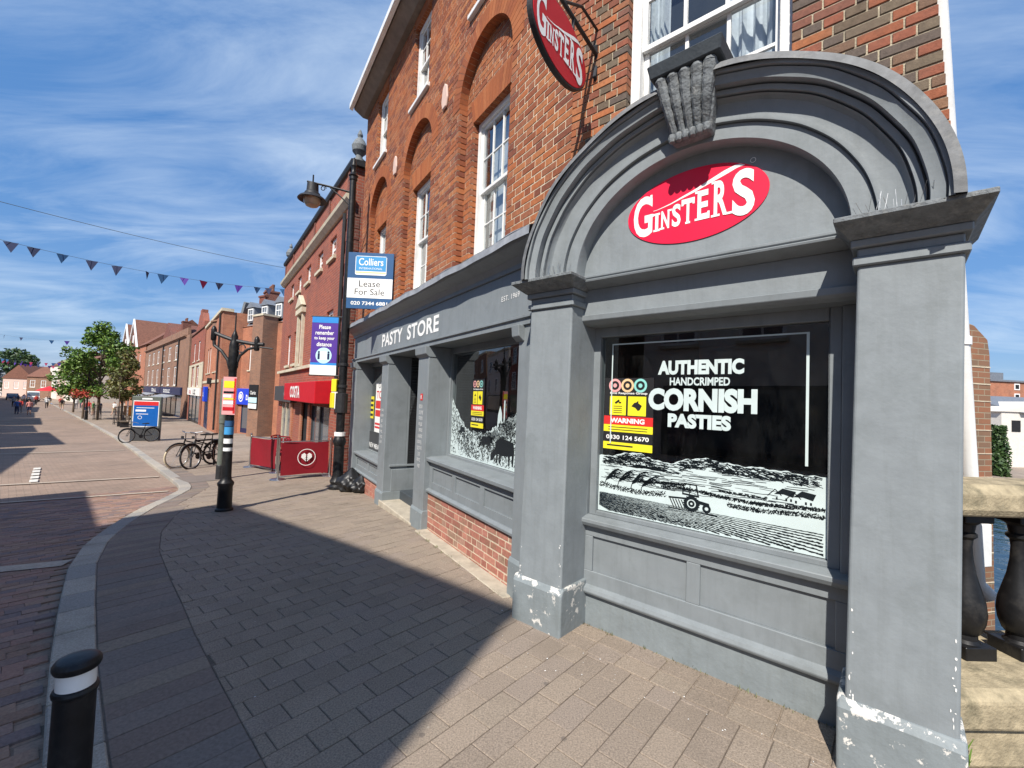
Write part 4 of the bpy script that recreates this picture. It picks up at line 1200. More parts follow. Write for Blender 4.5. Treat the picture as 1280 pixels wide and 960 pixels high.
# ---- hanging oval sign
HD = V((0.574, 0.819, 0)); HC = V((0.485, 3.305, 4.23)) - HD * 0.40
FH = Fr(HC, HD, V((0.819, -0.574, 0)))
hs = thing('hanging_sign', HC + V((0, 0, -0.25)), 'red oval sign with black rim hanging from a bracket high on the brick corner', 'sign')
q = MB(FH); q.prism([(0.392 * math.cos(2 * math.pi * i / 64), 0.244 * math.sin(2 * math.pi * i / 64)) for i in range(64)], -0.04, 0.0); q.build('rim', M['iron_matt'], hs, bevel=0.004)
oval_logo(FH, 0, 0, 0.375, 0.23, 0.004, hs, redm='sign_red')
br = MB(FH)
br.tube([FH.p(-0.42, -0.035, 0.36), FH.p(0.74, -0.035, 0.36)], 0.016); br.tube([FH.p(0.74, -0.035, 0.05), FH.p(0.74, -0.035, 0.60)], 0.016)
br.tube([FH.p(0.05, -0.035, 0.36), FH.p(0.35, -0.035, 0.55), FH.p(0.74, -0.035, 0.58)], 0.011)
for s in (-0.22, 0.22): br.tube([FH.p(s, -0.035, 0.20), FH.p(s, -0.035, 0.36)], 0.012)
br.build('bracket', M['iron_matt'], hs)
q = MB(FH); q.prism([(0.60, 0.16), (0.74, 0.08), (0.79, 0.30), (0.74, 0.52), (0.60, 0.42), (0.64, 0.30)], -0.05, -0.02); q.build('bracket_plate', M['iron_matt'], hs, bevel=0.004)

# ---- vinyl on the corner window
def ribbon(q, pts, w, n):
    for (a, b) in zip(pts, pts[1:]):
        dx, dz = b[0] - a[0], b[1] - a[1]; L = math.hypot(dx, dz)
        if L < 1e-6: continue
        ex, ez = -dz / L * w / 2, dx / L * w / 2
        q.poly([(a[0] - ex, a[1] - ez), (b[0] - ex, b[1] - ez), (b[0] + ex, b[1] + ez), (a[0] + ex, a[1] + ez)], n)
g0 = GN2 + 0.003
WX0, WX1, WZ0 = 0.305, 1.795, 0.885
for nm, body, r in (('a', 'AUTHENTIC', (0.768, 1.345, 1.952, 2.055)), ('b', 'HANDCRIMPED', (0.858, 1.261, 1.875, 1.932)), ('c', 'CORNISH', (0.700, 1.425, 1.693, 1.855)), ('d', 'PASTIES', (0.850, 1.272, 1.575, 1.675))):
    text(body, F2, *r, g0, bold=0.058 if nm != 'b' else 0.03).build('window_lettering', M['white_print'], cornerwin, fix=False, label='white vinyl letters reading ' + body)
q = MB(F2); q.box(0.394, 0.403, g0 + 0.004, g0 + 0.005, 1.42, 2.20); q.box(1.684, 1.699, g0 + 0.004, g0 + 0.005, 1.40, 2.20); q.box(0.403, 1.684, g0 + 0.004, g0 + 0.005, 2.190, 2.20)
q.build('border_line', M['white_print'], cornerwin, fix=False)
def ridge(x):
    u = (x - WX0) / (WX1 - WX0)
    z = 1.315 + 0.05 * math.exp(-((u - 0.20) / 0.10) ** 2) - 0.012 * math.exp(-((u - 0.38) / 0.06) ** 2) + 0.055 * math.exp(-((u - 0.52) / 0.12) ** 2) + 0.05 * max(0, u - 0.5) + 0.03 * math.exp(-((u - 0.75) / 0.18) ** 2)
    return z + 0.004 * math.sin(u * 60) + 0.003 * math.sin(u * 140)
q = MB(F2); k = 90
for i in range(k):
    a = WX0 + (WX1 - WX0) * i / k; b = WX0 + (WX1 - WX0) * (i + 1) / k
    q.poly([(a, WZ0), (b, WZ0), (b, ridge(b)), (a, ridge(a))], g0)
scene_v = q.build('landscape_print', M['white_print'], cornerwin, fix=False, label='white engraved farm landscape with a tractor printed on the window')
ink = MB(F2); gi = g0 + 0.0012
def wig(x0, x1, z, amp, w, step=0.02, taper=True):
    pts = []; x = x0
    while x <= x1: pts.append((x, z(x) if callable(z) else z + amp * math.sin(x * 37 + z * 91) + rnd.uniform(-amp, amp) * 0.5)); x += step
    ribbon(ink, pts, w, gi)
# water and far fields: fine broken lines
for k in range(170):
    z = 1.12 + 0.20 * rnd.random(); x = rnd.uniform(WX0 + 0.01, WX1 - 0.2); L = rnd.uniform(0.05, 0.22)
    if z < ridge(x) - 0.02 and z < ridge(min(WX1, x + L)) - 0.02: wig(x, min(x + L, WX1 - 0.01), z, 0.002, rnd.uniform(0.0015, 0.0045))
# far headlands: dense hatching under the ridge
for k in range(900):
    x = rnd.uniform(WX0 + 0.02, WX1 - 0.06); u = (x - WX0) / (WX1 - WX0)
    if 0.28 < u < 0.42 and rnd.random() < 0.7: continue
    z = ridge(x) - rnd.uniform(0.004, 0.065)
    ribbon(ink, [(x, z), (x + rnd.uniform(0.01, 0.05), z + rnd.uniform(-0.012, 0.004))], rnd.uniform(0.002, 0.0055), gi)
# dark wooded point on the left
for k in range(260):
    x = WX0 + 0.16 + abs(rnd.gauss(0, 0.13)); z = 1.27 + rnd.uniform(-0.012, 0.075) * math.exp(-((x - WX0 - 0.26) / 0.16) ** 2)
    ribbon(ink, [(x, z), (x + rnd.uniform(-0.012, 0.02), z + rnd.uniform(-0.01, 0.012))], rnd.uniform(0.003, 0.008), gi)
for k in range(14):
    wig(WX0 + 0.2 + k * 0.012, WX0 + 0.5 + rnd.uniform(-0.05, 0.12), 1.255 + k * 0.0016, 0.003, 0.003)
# hedges
for (z0_, th, x0, x1) in ((1.085, 0.022, WX0, 0.86), (1.14, 0.012, 0.80, WX1), (1.10, 0.016, 1.25, WX1), (1.165, 0.008, 0.62, 1.0)):
    n_ = int((x1 - x0) * 950)
    for k in range(n_):
        x = rnd.uniform(x0 + 0.01, x1 - 0.015); z = z0_ + 0.012 * math.sin(x * 8) + rnd.uniform(-th, th) * 0.8
        ribbon(ink, [(x, z), (x + rnd.uniform(-0.008, 0.012), z + rnd.uniform(0.0, 0.012))], rnd.uniform(0.002, 0.006), gi)
# wind-bent trees
for tx in (0.36, 0.47, 0.58, 0.66):
    base = 1.095; h = rnd.uniform(0.09, 0.13)
    tip = (tx + 0.07, base + h)
    ribbon(ink, [(tx, base), (tx + 0.015, base + h * 0.45), tip], 0.006, gi)
    for k in range(46):
        u = rnd.uniform(0.25, 1); bx = tx + 0.07 * u ** 1.5; bz = base + h * u
        L = rnd.uniform(0.03, 0.11)
        ribbon(ink, [(bx, bz), (bx + L * 0.6, bz + L * 0.25 + 0.006), (bx + L, bz + L * 0.22 + rnd.uniform(-0.012, 0.012))], rnd.uniform(0.0014, 0.004), gi)
# houses
for hx, hz, sc in ((1.53, 1.165, 1.0), (1.63, 1.16, 1.05)):
    ink.poly([(hx - 0.005, hz + 0.045 * sc), (hx + 0.04, hz + 0.085 * sc), (hx + 0.11, hz + 0.075 * sc), (hx + 0.095, hz + 0.038 * sc), (hx + 0.045, hz + 0.05 * sc)], gi)
    ribbon(ink, [(hx - 0.04, hz + 0.03), (hx + 0.0, hz + 0.075), (hx + 0.035, hz + 0.04)], 0.005, gi)
    for wx in (0.005, 0.055, 0.08): ink.quad(hx + wx, hx + wx + 0.01, hz + 0.012, hz + 0.028, gi)
    ribbon(ink, [(hx - 0.035, hz), (hx + 0.1, hz)], 0.004, gi)
for k in range(60):
    x = rnd.uniform(1.20, 1.48); ribbon(ink, [(x, 1.165 + rnd.uniform(0, 0.02)), (x + 0.015, 1.165 + rnd.uniform(0, 0.02))], 0.005, gi)
# birds
for bx, bz in ((0.86, 1.245), (0.93, 1.255), (0.78, 1.29)): ribbon(ink, [(bx - 0.018, bz + 0.007), (bx, bz), (bx + 0.02, bz + 0.006)], 0.003, gi)
# tractor
tx, tz = 1.03, 1.015
def disc(cx, cz, r0, r1, m_, n, k=26):
    for i in range(k):
        t0, t1 = 2 * math.pi * i / k, 2 * math.pi * (i + 1) / k
        m_.poly([(cx + r0 * math.cos(t0), cz + r0 * math.sin(t0)), (cx + r1 * math.cos(t0), cz + r1 * math.sin(t0)), (cx + r1 * math.cos(t1), cz + r1 * math.sin(t1)), (cx + r0 * math.cos(t1), cz + r0 * math.sin(t1))], n)
disc(tx, tz + 0.045, 0.030, 0.052, ink, gi + 0.0004); disc(tx, tz + 0.045, 0.008, 0.022, ink, gi + 0.0004)
for i in range(20):
    a = 2 * math.pi * i / 20; ribbon(ink, [(tx + 0.05 * math.cos(a), tz + 0.045 + 0.05 * math.sin(a)), (tx + 0.057 * math.cos(a), tz + 0.045 + 0.057 * math.sin(a))], 0.007, gi + 0.0006)
disc(tx + 0.10, tz + 0.028, 0.012, 0.028, ink, gi + 0.0004)
ribbon(ink, [(tx - 0.06, tz + 0.11), (tx - 0.055, tz + 0.175), (tx + 0.03, tz + 0.175), (tx + 0.045, tz + 0.10)], 0.009, gi)
ribbon(ink, [(tx - 0.015, tz + 0.1), (tx - 0.012, tz + 0.175)], 0.006, gi); ribbon(ink, [(tx - 0.065, tz + 0.105), (tx + 0.05, tz + 0.10)], 0.012, gi)
ink.poly([(tx + 0.04, tz + 0.075), (tx + 0.115, tz + 0.065), (tx + 0.12, tz + 0.045), (tx + 0.05, tz + 0.05)], gi)
for i in range(6): ribbon(ink, [(tx - 0.15 + i * 0.02, tz + 0.06), (tx - 0.12 + i * 0.02, tz + 0.0)], 0.007, gi)
ribbon(ink, [(tx - 0.16, tz + 0.066), (tx - 0.03, tz + 0.075)], 0.012, gi)
ribbon(ink, [(tx - 0.16, tz - 0.005), (tx + 0.17, tz - 0.008)], 0.006, gi)
# furrows fanning to the viewer: dark ragged strips between pale ridges
vx, vz = -0.35, 1.045
nf = 15
for k in range(44):
    u = k / (nf - 1)
    def edge(x, du):
        v = (x - vx) / (WX1 - vx); uu = u + du
        return vz - 0.012 * v - (0.30 * uu ** 1.15 + 0.012) * v ** 2.0 - 0.01 * math.sin(v * 3)
    x = WX0 + 0.01; last = None
    while x < WX1 - 0.012:
        zt = edge(x, 0.0); zb = edge(x, 0.62 / nf * (0.8 + 0.55 * min(u, 1)))
        zt += rnd.uniform(-0.35, 0.25) * (zt - zb); zb += rnd.uniform(-0.2, 0.35) * (zt - zb)
        if last and zb > WZ0 + 0.006 and last[2] > WZ0 + 0.006 and zt < 1.03:
            ink.poly([(last[0], last[2]), (x, zb), (x, zt), (last[0], last[1])], gi)
        last = (x, zt, zb); x += rnd.uniform(0.006, 0.013)
ink.build('landscape_ink', M['ink'], cornerwin, fix=False)

# ---- warning notice behind the glass
def notice(F, s0, s1, z0, z1, n, parent):
    W, H = s1 - s0, z1 - z0
    def U(u): return s0 + u * W
    def Z(v): return z0 + v * H
    b = card(F, s0, s1, z0, z1, n, 'black_print', 'warning_notice', parent, 0.001)
    e = n + 0.0018
    for cu, m in ((0.22, 'pink_print'), (0.48, 'peach_print'), (0.74, 'teal_print')):
        q = MB(F); disc(U(cu), Z(0.895), 0.035 * W / 0.4, 0.052 * W / 0.4, q, e); disc(U(cu), Z(0.895), 0.0, 0.016 * W / 0.4, q, e); q.build('notice_ring', M[m], b, fix=False)
    text('First Response Group', F, U(0.12), U(0.88), Z(0.765), Z(0.805), e, bold=0.02).build('notice_text', M['white_letter'], b, fix=False)
    for u0, u1 in ((0.12, 0.46), (0.50, 0.86)):
        c = card(F, U(u0), U(u1), Z(0.48), Z(0.745), e - 0.0006, 'yellow', 'notice_panel', b, 0.0008)
    q = MB(F)
    q.poly([(U(0.22), Z(0.655)), (U(0.31), Z(0.70)), (U(0.33), Z(0.675)), (U(0.25), Z(0.635))], e + 0.0012); q.poly([(U(0.31), Z(0.665)), (U(0.36), Z(0.665)), (U(0.36), Z(0.645)), (U(0.31), Z(0.645))], e + 0.0012)
    q.poly([(U(0.57), Z(0.61)), (U(0.63), Z(0.66)), (U(0.67), Z(0.665)), (U(0.71), Z(0.69)), (U(0.71), Z(0.655)), (U(0.78), Z(0.62)), (U(0.74), Z(0.56)), (U(0.70), Z(0.55)), (U(0.65), Z(0.59))], e + 0.0012)
    for v in (0.60, 0.57, 0.54, 0.51): q.quad(U(0.2), U(0.38), Z(v), Z(v + 0.008), e + 0.0012)
    q.build('notice_picture', M['black_print'], b, fix=False, kind='stuff')
    card(F, s0, s1, Z(0.345), Z(0.465), e - 0.0006, 'poster_red', 'notice_band', b, 0.0008)
    text('WARNING', F, U(0.14), U(0.84), Z(0.37), Z(0.44), e + 0.0012, bold=0.04).build('notice_text', M['white_letter'], b, fix=False)
    card(F, s0, s1, Z(0.245), Z(0.343), e - 0.0006, 'yellow', 'notice_band', b, 0.0008)
    q = MB(F); 
    for v in (0.305, 0.27): q.quad(U(0.1), U(0.9), Z(v), Z(v + 0.01), e + 0.0012)
    for v in (0.045,): q.quad(U(0.08), U(0.62), Z(v), Z(v + 0.02), e + 0.0012)
    q.build('notice_small_print', M['black_print'], b, fix=False, kind='stuff')
    text('0330 124 5670', F, U(0.06), U(0.93), Z(0.14), Z(0.20), e, bold=0.02).build('notice_text', M['white_letter'], b, fix=False)
    card(F, s0, s1, Z(0.0), Z(0.10), e - 0.0006, 'yellow', 'notice_band', b, 0.0008)
    return b
notice(F2, 0.335, 0.74, 1.375, 1.93, GN2 + 0.0015, cornerwin)
notice(F1, -1.47, -1.15, 1.38, 1.97, GN1 + 0.006, bigwin)

# ---- engraved field with cattle on the street window
q = MB(F1); gi1 = GN1 + 0.003
X0, X1, Z0 = -2.04, -0.30, 0.985
def top1(x):
    u = (x - X0) / (X1 - X0)
    return 1.33 + 0.40 * max(0, 1 - u / 0.30) ** 1.3 + 0.30 * max(0, (u - 0.55) / 0.45) ** 0.9 + 0.012 * math.sin(x * 40) + 0.01 * math.sin(x * 93)
k = 80
for i in range(k):
    a = X0 + (X1 - X0) * i / k; b = X0 + (X1 - X0) * (i + 1) / k
    q.poly([(a, Z0), (b, Z0), (b, top1(b)), (a, top1(a))], gi1)
q.poly([(-0.84, 1.35), (-0.72, 1.35), (-0.74, 1.58), (-0.78, 1.66), (-0.82, 1.56)], gi1 + 0.0003); q.quad(-0.70, -0.675, 1.35, 1.72, gi1 + 0.0003)
q.build('meadow_print', M['white_print'], bigwin, fix=False, label='white engraved meadow with cattle printed on the window')
ink = MB(F1); gq = gi1 + 0.0012
for k in range(3600):
    x = rnd.uniform(X0 + 0.01, X1 - 0.05); z = Z0 + 0.01 + (top1(x) - Z0 - 0.02) * rnd.random() ** 0.8
    dark = 0.5 + 0.5 * math.sin(x * 9 + z * 14)
    if rnd.random() > 0.35 + 0.65 * dark: continue
    L = rnd.uniform(0.008, 0.05); an = rnd.choice((1.2, 1.7, 0.6, 2.2))
    ribbon(ink, [(x, z), (x + L * math.cos(an), z + L * math.sin(an) * 0.8)], rnd.uniform(0.003, 0.010), gq)
for (cx, cz, r) in ((-0.62, 1.44, 0.16), (-0.86, 1.36, 0.12), (-0.48, 1.52, 0.16), (-0.70, 1.33, 0.10), (-1.0, 1.33, 0.08)):
    for k in range(9):
        rr = r * (1 - k / 11)
        ribbon(ink, [(cx + rr * math.cos(a), cz - 0.1 + rr * math.sin(a)) for a in [math.pi * j / 14 for j in range(15)]], 0.007, gq)
def cow(x, z, s):
    body = [(-0.5, 0.35), (-0.45, 0.6), (-0.2, 0.68), (0.2, 0.66), (0.45, 0.62), (0.5, 0.4), (0.46, 0.0), (0.40, 0.0), (0.38, 0.28), (0.30, 0.25), (0.29, 0.0), (0.23, 0.0), (0.2, 0.24), (-0.15, 0.22), (-0.18, 0.0), (-0.24, 0.0), (-0.26, 0.24), (-0.33, 0.24), (-0.34, 0.0), (-0.40, 0.0), (-0.42, 0.24), (-0.60, 0.05), (-0.72, 0.02), (-0.74, 0.14), (-0.62, 0.32)]
    ink.poly([(x + a * s, z + b * s) for a, b in body], gq + 0.0006)
cow(-0.66, 1.03, 0.40); cow(-1.08, 1.15, 0.22); cow(-1.70, 1.27, 0.14)
ink.build('meadow_ink', M['ink'], bigwin, fix=False)

# ---- estate agent's board
AO = V((-2.575, 7.70, 3.24)); FA = Fr(AO, V((0.999, 0.02, 0)), None)
ag = thing('estate_agent_board', AO, 'blue and white estate agent board reading Lease For Sale fixed above the shopfront', 'sign')
q = MB(FA); q.box(-0.40, 0.40, -0.03, 0.0, 0.0, 1.0); bd = q.build('board', M['agent_blue'], ag, bevel=0.003)
card(FA, -0.395, 0.395, 0.19, 0.54, 0.001, 'white_letter', 'white_band', bd, 0.002)
q = MB(FA); q.prism([(-0.27 + dx, 0.60 + dz) for dx, dz in ((0, 0.02), (0.02, 0), (0.53, 0), (0.55, 0.02), (0.55, 0.32), (0.53, 0.34), (0.02, 0.34), (0, 0.32))], 0.001, 0.003); lg = q.build('logo_border', M['white_letter'], bd, fix=False)
card(FA, -0.26, 0.27, 0.67, 0.93, 0.0035, 'agent_sky', 'logo_field', bd, 0.001); card(FA, -0.26, 0.27, 0.635, 0.655, 0.0035, 'agent_gold', 'logo_stripe', bd, 0.001)
text('Colliers', FA, -0.21, 0.22, 0.77, 0.90, 0.006, bold=0.012).build('lettering', M['white_letter'], bd, fix=False)
text('INTERNATIONAL', FA, -0.20, 0.21, 0.70, 0.735, 0.006).build('lettering', M['white_letter'], bd, fix=False)
text('Lease', FA, -0.19, 0.18, 0.39, 0.50, 0.004).build('lettering', M['black_print'], bd, fix=False)
text('For Sale', FA, -0.26, 0.26, 0.245, 0.355, 0.004).build('lettering', M['black_print'], bd, fix=False)
text('020 7344 6881', FA, -0.32, 0.32, 0.065, 0.13, 0.002, bold=0.02).build('lettering', M['white_letter'], bd, fix=False)
q = MB(FA); q.box(0.30, 0.38, -0.10, -0.03, -0.12, 0.2); q.box(0.34, 0.60, -0.09, -0.04, -0.1, -0.04); q.build('bracket', M['iron_matt'], ag, bevel=0.004)

# ---- drainpipe at the river corner
q = MB(F2)
PT, PB = scr(1169, 0, 2.42), scr(1217, 700, 2.95)
pd = (PB - PT)
def pz(z): return PT + pd * ((z - PT.z) / pd.z)
q.tube([pz(z) for z in (6.2, 4, 2, 0.62)] + [pz(0.55) + V((0.05, -0.04, -0.02))], 0.05, 14); dp = q.build('drainpipe', M['white_paint'], shop, smooth=True)
for z in (5.6, 3.05, 2.2, 1.25):
    q = MB(F2); q.lathe(pz(z - 0.03), [(0.05, -0.002), (0.058, 0.0), (0.058, 0.05), (0.05, 0.052)], 14); q.build('pipe_collar', M['white_paint'], dp, smooth=False)

# ================================================================== bridge parapet, river, far bank
FB = Fr((2.06, 2.42, 0), (0.9995, 0.03, 0), None)
bal = thing('bridge_parapet', FB.p(1.5, 0, 0), 'weathered stone bridge parapet with black iron balusters beside the grey pilaster', 'parapet')
s = -0.1
for L in (1.35, 1.9, 1.8, 2.0):
    q = MB(FB); q.sweep([(-0.16, 1.21), (0.13, 1.21), (0.15, 1.25), (0.15, 1.33), (0.10, 1.375), (-0.12, 1.385), (-0.18, 1.33), (-0.18, 1.25)], s, s + L - 0.008); q.build('handrail_stone', M['parapet_stone'], bal, bevel=0.012, seg=2); s += L
s = -0.1
for L in (0.95, 1.5, 1.7, 1.9, 1.2):
    q = MB(FB); q.sweep([(-0.30, 0.27), (0.33, 0.27), (0.335, 0.41), (0.28, 0.44), (-0.28, 0.445)], s, s + L - 0.01); q.build('plinth_stone', M['parapet_stone'], bal, bevel=0.015, seg=2); s += L
z = 0.265
for r_ in range(3):
    h = (0.20, 0.19, 0.22)[r_]; s = -0.12 + (0.0, -0.35, 0.15)[r_]
    while s < 6.6:
        L = rnd.uniform(0.5, 0.9)
        q = MB(FB); q.box(max(s, -0.12), s + L - 0.012, -0.3, 0.30 + rnd.uniform(-0.015, 0.012), z - h + 0.01, z); q.build('wall_stone', M['parapet_stone'], bal, bevel=0.018, seg=2); s += L
    z -= h
prof = [(0.085, 0.44), (0.085, 0.50), (0.07, 0.505), (0.052, 0.525), (0.05, 0.55), (0.066, 0.57), (0.082, 0.62), (0.088, 0.67), (0.082, 0.73), (0.064, 0.80), (0.046, 0.87), (0.034, 0.95), (0.030, 1.02), (0.034, 1.06), (0.05, 1.075), (0.05, 1.09), (0.038, 1.10), (0.045, 1.14), (0.075, 1.165), (0.075, 1.21)]
for k in range(18):
    s = 0.47 + k * 0.305
    q = MB(FB); q.lathe(FB.p(s, -0.02, 0), prof[2:-1], 20); b = q.build('baluster', M['iron'], bal, smooth=True)
    q = MB(FB); q.box(s - 0.085, s + 0.085, -0.105, 0.065, 0.44, 0.51); q.build('baluster_block', M['iron'], b, bevel=0.004)
    q = MB(FB); q.box(s - 0.08, s + 0.08, -0.10, 0.06, 1.16, 1.212); q.build('baluster_block', M['iron'], b, bevel=0.004)
# water
m, t_, b_ = nodes('water')
b_.inputs['Base Color'].default_value = (0.012, 0.03, 0.045, 1); b_.inputs['Roughness'].default_value = 0.06; b_.inputs['IOR'].default_value = 1.33
geo = N_(t_, 'ShaderNodeNewGeometry'); n_ = N_(t_, 'ShaderNodeTexNoise', Scale=2.2, Detail=4.0); t_.links.new(geo.outputs['Position'], n_.inputs['Vector'])
bp_ = N_(t_, 'ShaderNodeBump', Strength=0.35, Distance=0.08); t_.links.new(n_.outputs['Fac'], bp_.inputs['Height']); t_.links.new(bp_.outputs[0], b_.inputs['Normal'])
q = MB(); q.face([G(-0.2, 3.2) * 1, G(-120, 3.2), G(-120, 200), G(-0.2, 200)])
q.v = [V((p.x, p.y, -1.75)) for p in q.v]; q.build('river', M['water'], kind='structure')
# rear wing of weathered brick standing in the river
p0 = scr(1215, 540, 5.6); 
FW = Fr((p0.x, p0.y, 0), (0.97, 0.24, 0), None)
rw = thing('rear_wing', FW.p(0.15, 0, -1.8), 'narrow weathered brick wing rising from the river behind the white drainpipe', 'building')
q = MB(FW); q.prism([(-0.25, -2.0), (0.44, -2.0), (0.33, 2.55), (0.29, 2.75), (0.05, 2.92), (-0.25, 2.98)], -2.5, 0.0); wq = q.build('wall', M['weathered_brick'], rw, bevel=0.01)
z = -1.7
while z < 2.5:
    q = MB(FW); q.box(-0.2, 0.41 - (z + 1.7) * 0.02, -0.02, 0.006, z, z + 0.012); q.build('mortar_course', M['mortar'], rw, fix=False); z += rnd.choice((0.22, 0.3, 0.37))
q = MB(FW); q.box(-0.6, 0.1, 0.01, 0.14, -0.10, 0.42); q.build('white_hopper', M['white_paint'], rw, bevel=0.01)
# far bank
far = thing('river_house', scr(1300, 560, 31) * 1, 'white rendered house by the water on the far bank', 'building')
c = scr(1252, 560, 31); FX = Fr((c.x, c.y, 0), (1, 0.1, 0), None)
q = MB(FX); q.box(0, 14, -8, 0, -1.9, 2.3); q.prism([(-0.2, 2.3), (3, 3.1), (14, 3.1), (14, 2.3)], -8, 0.1); q.build('wall', M['stucco'], far)
q = MB(FX); q.sweep([(0.3, 2.25), (-4, 3.6), (-8.3, 2.25)], 1.4, 14); q.build('roof', M['slate'], far)
for s in (0.8, 2.5, 4.2, 6): 
    q = MB(FX); q.box(s, s + 0.7, 0.0, 0.03, 0.9, 1.7); q.build('window', M['dark_inside'], far)
far = thing('red_warehouse', scr(1300, 500, 62), 'flat orange brick block with white windows beyond the river', 'building')
c = scr(1238, 500, 62); FX = Fr((c.x, c.y, 0), (1, 0.12, 0), None)
q = MB(FX); q.box(0, 30, -10, 0, -2, 7.1); q.build('wall', M['salmon_brick'], far)
q = MB(FX); q.box(-0.2, 30, -10, 0.2, 7.1, 7.35); q.box(2.6, 5, -5, -2, 7.3, 8.6); q.build('roof', M['slate'], far)
for s in (3.9, 6.5, 9):
    for z in (4.6, 6.0):
        q = MB(FX); q.box(s, s + 0.9, 0.0, 0.06, z, z + 0.9); w = q.build('window', M['white_paint'], far); q = MB(FX); q.box(s + 0.15, s + 0.75, 0.06, 0.07, z + 0.15, z + 0.75); q.build('pane', M['dark_inside'], w)
far = thing('slate_shed', scr(1300, 520, 44), 'low building with grey slate roof between the orange block and the white house', 'building')
c = scr(1238, 530, 44); FX = Fr((c.x, c.y, 0), (1, 0.1, 0), None)
q = MB(FX); q.sweep([(0, 1.2), (0, 1.9), (-5, 3.5), (-10, 1.9), (-10, 1.2)], -1, 16); q.build('roof', M['slate'], far)
q = MB(FX); q.box(-0.7, 16, -9.8, -0.2, -1.9, 1.3); q.build('wall', M['dark_brick'], far)
q = MB(); q.face([V((18, 20, -1.6)), V((400, 60, -1.6)), V((400, 400, -1.6)), V((30, 400, -1.6))]); q.build('far_bank', M['far_paving'], kind='structure')
# small pale edging slabs along the corner plinth
s = 0.22
while s < 1.9:
    L = rnd.uniform(0.2, 0.27)
    for r_ in range(2):
        a = [F2.p(s + 0.004, -0.29 + 0.16 * r_ + 0.004, -0.03), F2.p(s + L - 0.004, -0.29 + 0.16 * r_ + 0.004, -0.03), F2.p(s + L - 0.004, -0.13 + 0.16 * r_ - 0.004, -0.03), F2.p(s + 0.004, -0.13 + 0.16 * r_ - 0.004, -0.03)]
        q = MB(); q.hexa(a, [p + V((0, 0, 0.036 + rnd.uniform(-0.001, 0.002))) for p in a]); q.build('edging_slab', M['slab'], pave, bevel=0.003)
    s += L
# flaked paint along the pilaster edges
q = MB(F2)
R2 = random.Random(12)
for (s_e, side, z0, z1, n_) in ((1.916, 1, 0.35, 0.8, 9), (2.287, -1, 0.35, 0.95, 10), (-0.172, 1, 0.35, 0.7, 6), (0.217, -1, 0.36, 0.7, 7)):
    for k in range(n_):
        z = z0 + (z1 - z0) * R2.random() ** 1.8
        s = s_e + 0.02 * (z / 2.46) * 2 * (1 if s_e in (1.916, -0.172) else 0.5) + side * abs(R2.gauss(0, 0.008))
        h = R2.uniform(0.004, 0.018); w = R2.uniform(0.0015, 0.006)
        pts = [(s + w * R2.uniform(0.6, 1) * math.cos(a), z + h * R2.uniform(0.5, 1) * math.sin(a)) for a in [i * 1.047 for i in range(6)]]
        q.poly(pts, 0.0022 + 0.00005 * k)
q.build('flaked_paint', M['white_paint'], shop, fix=False, kind='stuff')
# ================================================================== neighbours down the street
def simple_win(F, s0, s1, z0, z1, n, parent, cols=2, rows=2, fr=0.07, sill=True, deep=0.0, frame='white_paint', pane='far_glass'):
    q = MB(F); n_ = n - deep
    q.box(s0, s0 + fr, n_ - 0.05, n_ + 0.03, z0, z1); q.box(s1 - fr, s1, n_ - 0.05, n_ + 0.03, z0, z1)
    q.box(s0 + fr, s1 - fr, n_ - 0.05, n_ + 0.03, z1 - fr, z1); q.box(s0 + fr, s1 - fr, n_ - 0.05, n_ + 0.03, z0, z0 + fr)
    for k in range(1, cols): x = s0 + fr + (s1 - s0 - 2 * fr) * k / cols; q.box(x - 0.02, x + 0.02, n_ - 0.04, n_ + 0.015, z0 + fr, z1 - fr)
    for k in range(1, rows): z = z0 + fr + (z1 - z0 - 2 * fr) * k / rows; q.box(s0 + fr, s1 - fr, n_ - 0.041, n_ + 0.016, z - 0.025, z + 0.025)
    w = q.build('window', M[frame], parent, fix=False)
    q = MB(F); q.quad(s0 + fr, s1 - fr, z0 + fr, z1 - fr, n_ - 0.01); q.build('pane', M[pane], w, fix=False)
    if sill:
        q = MB(F); q.box(s0 - 0.07, s1 + 0.07, n_ - 0.05, n + 0.07, z0 - 0.09, z0 - 0.002); q.build('sill', M['cream_stone'], w, fix=False)
    return w
flat('pale_pane', (0.50, 0.52, 0.53), rough=0.15)
m, t_, b_ = nodes('far_glass')
b_.inputs['Base Color'].default_value = (0.10, 0.12, 0.14, 1); b_.inputs['Roughness'].default_value = 0.08; b_.inputs['Specular IOR Level'].default_value = 0.9
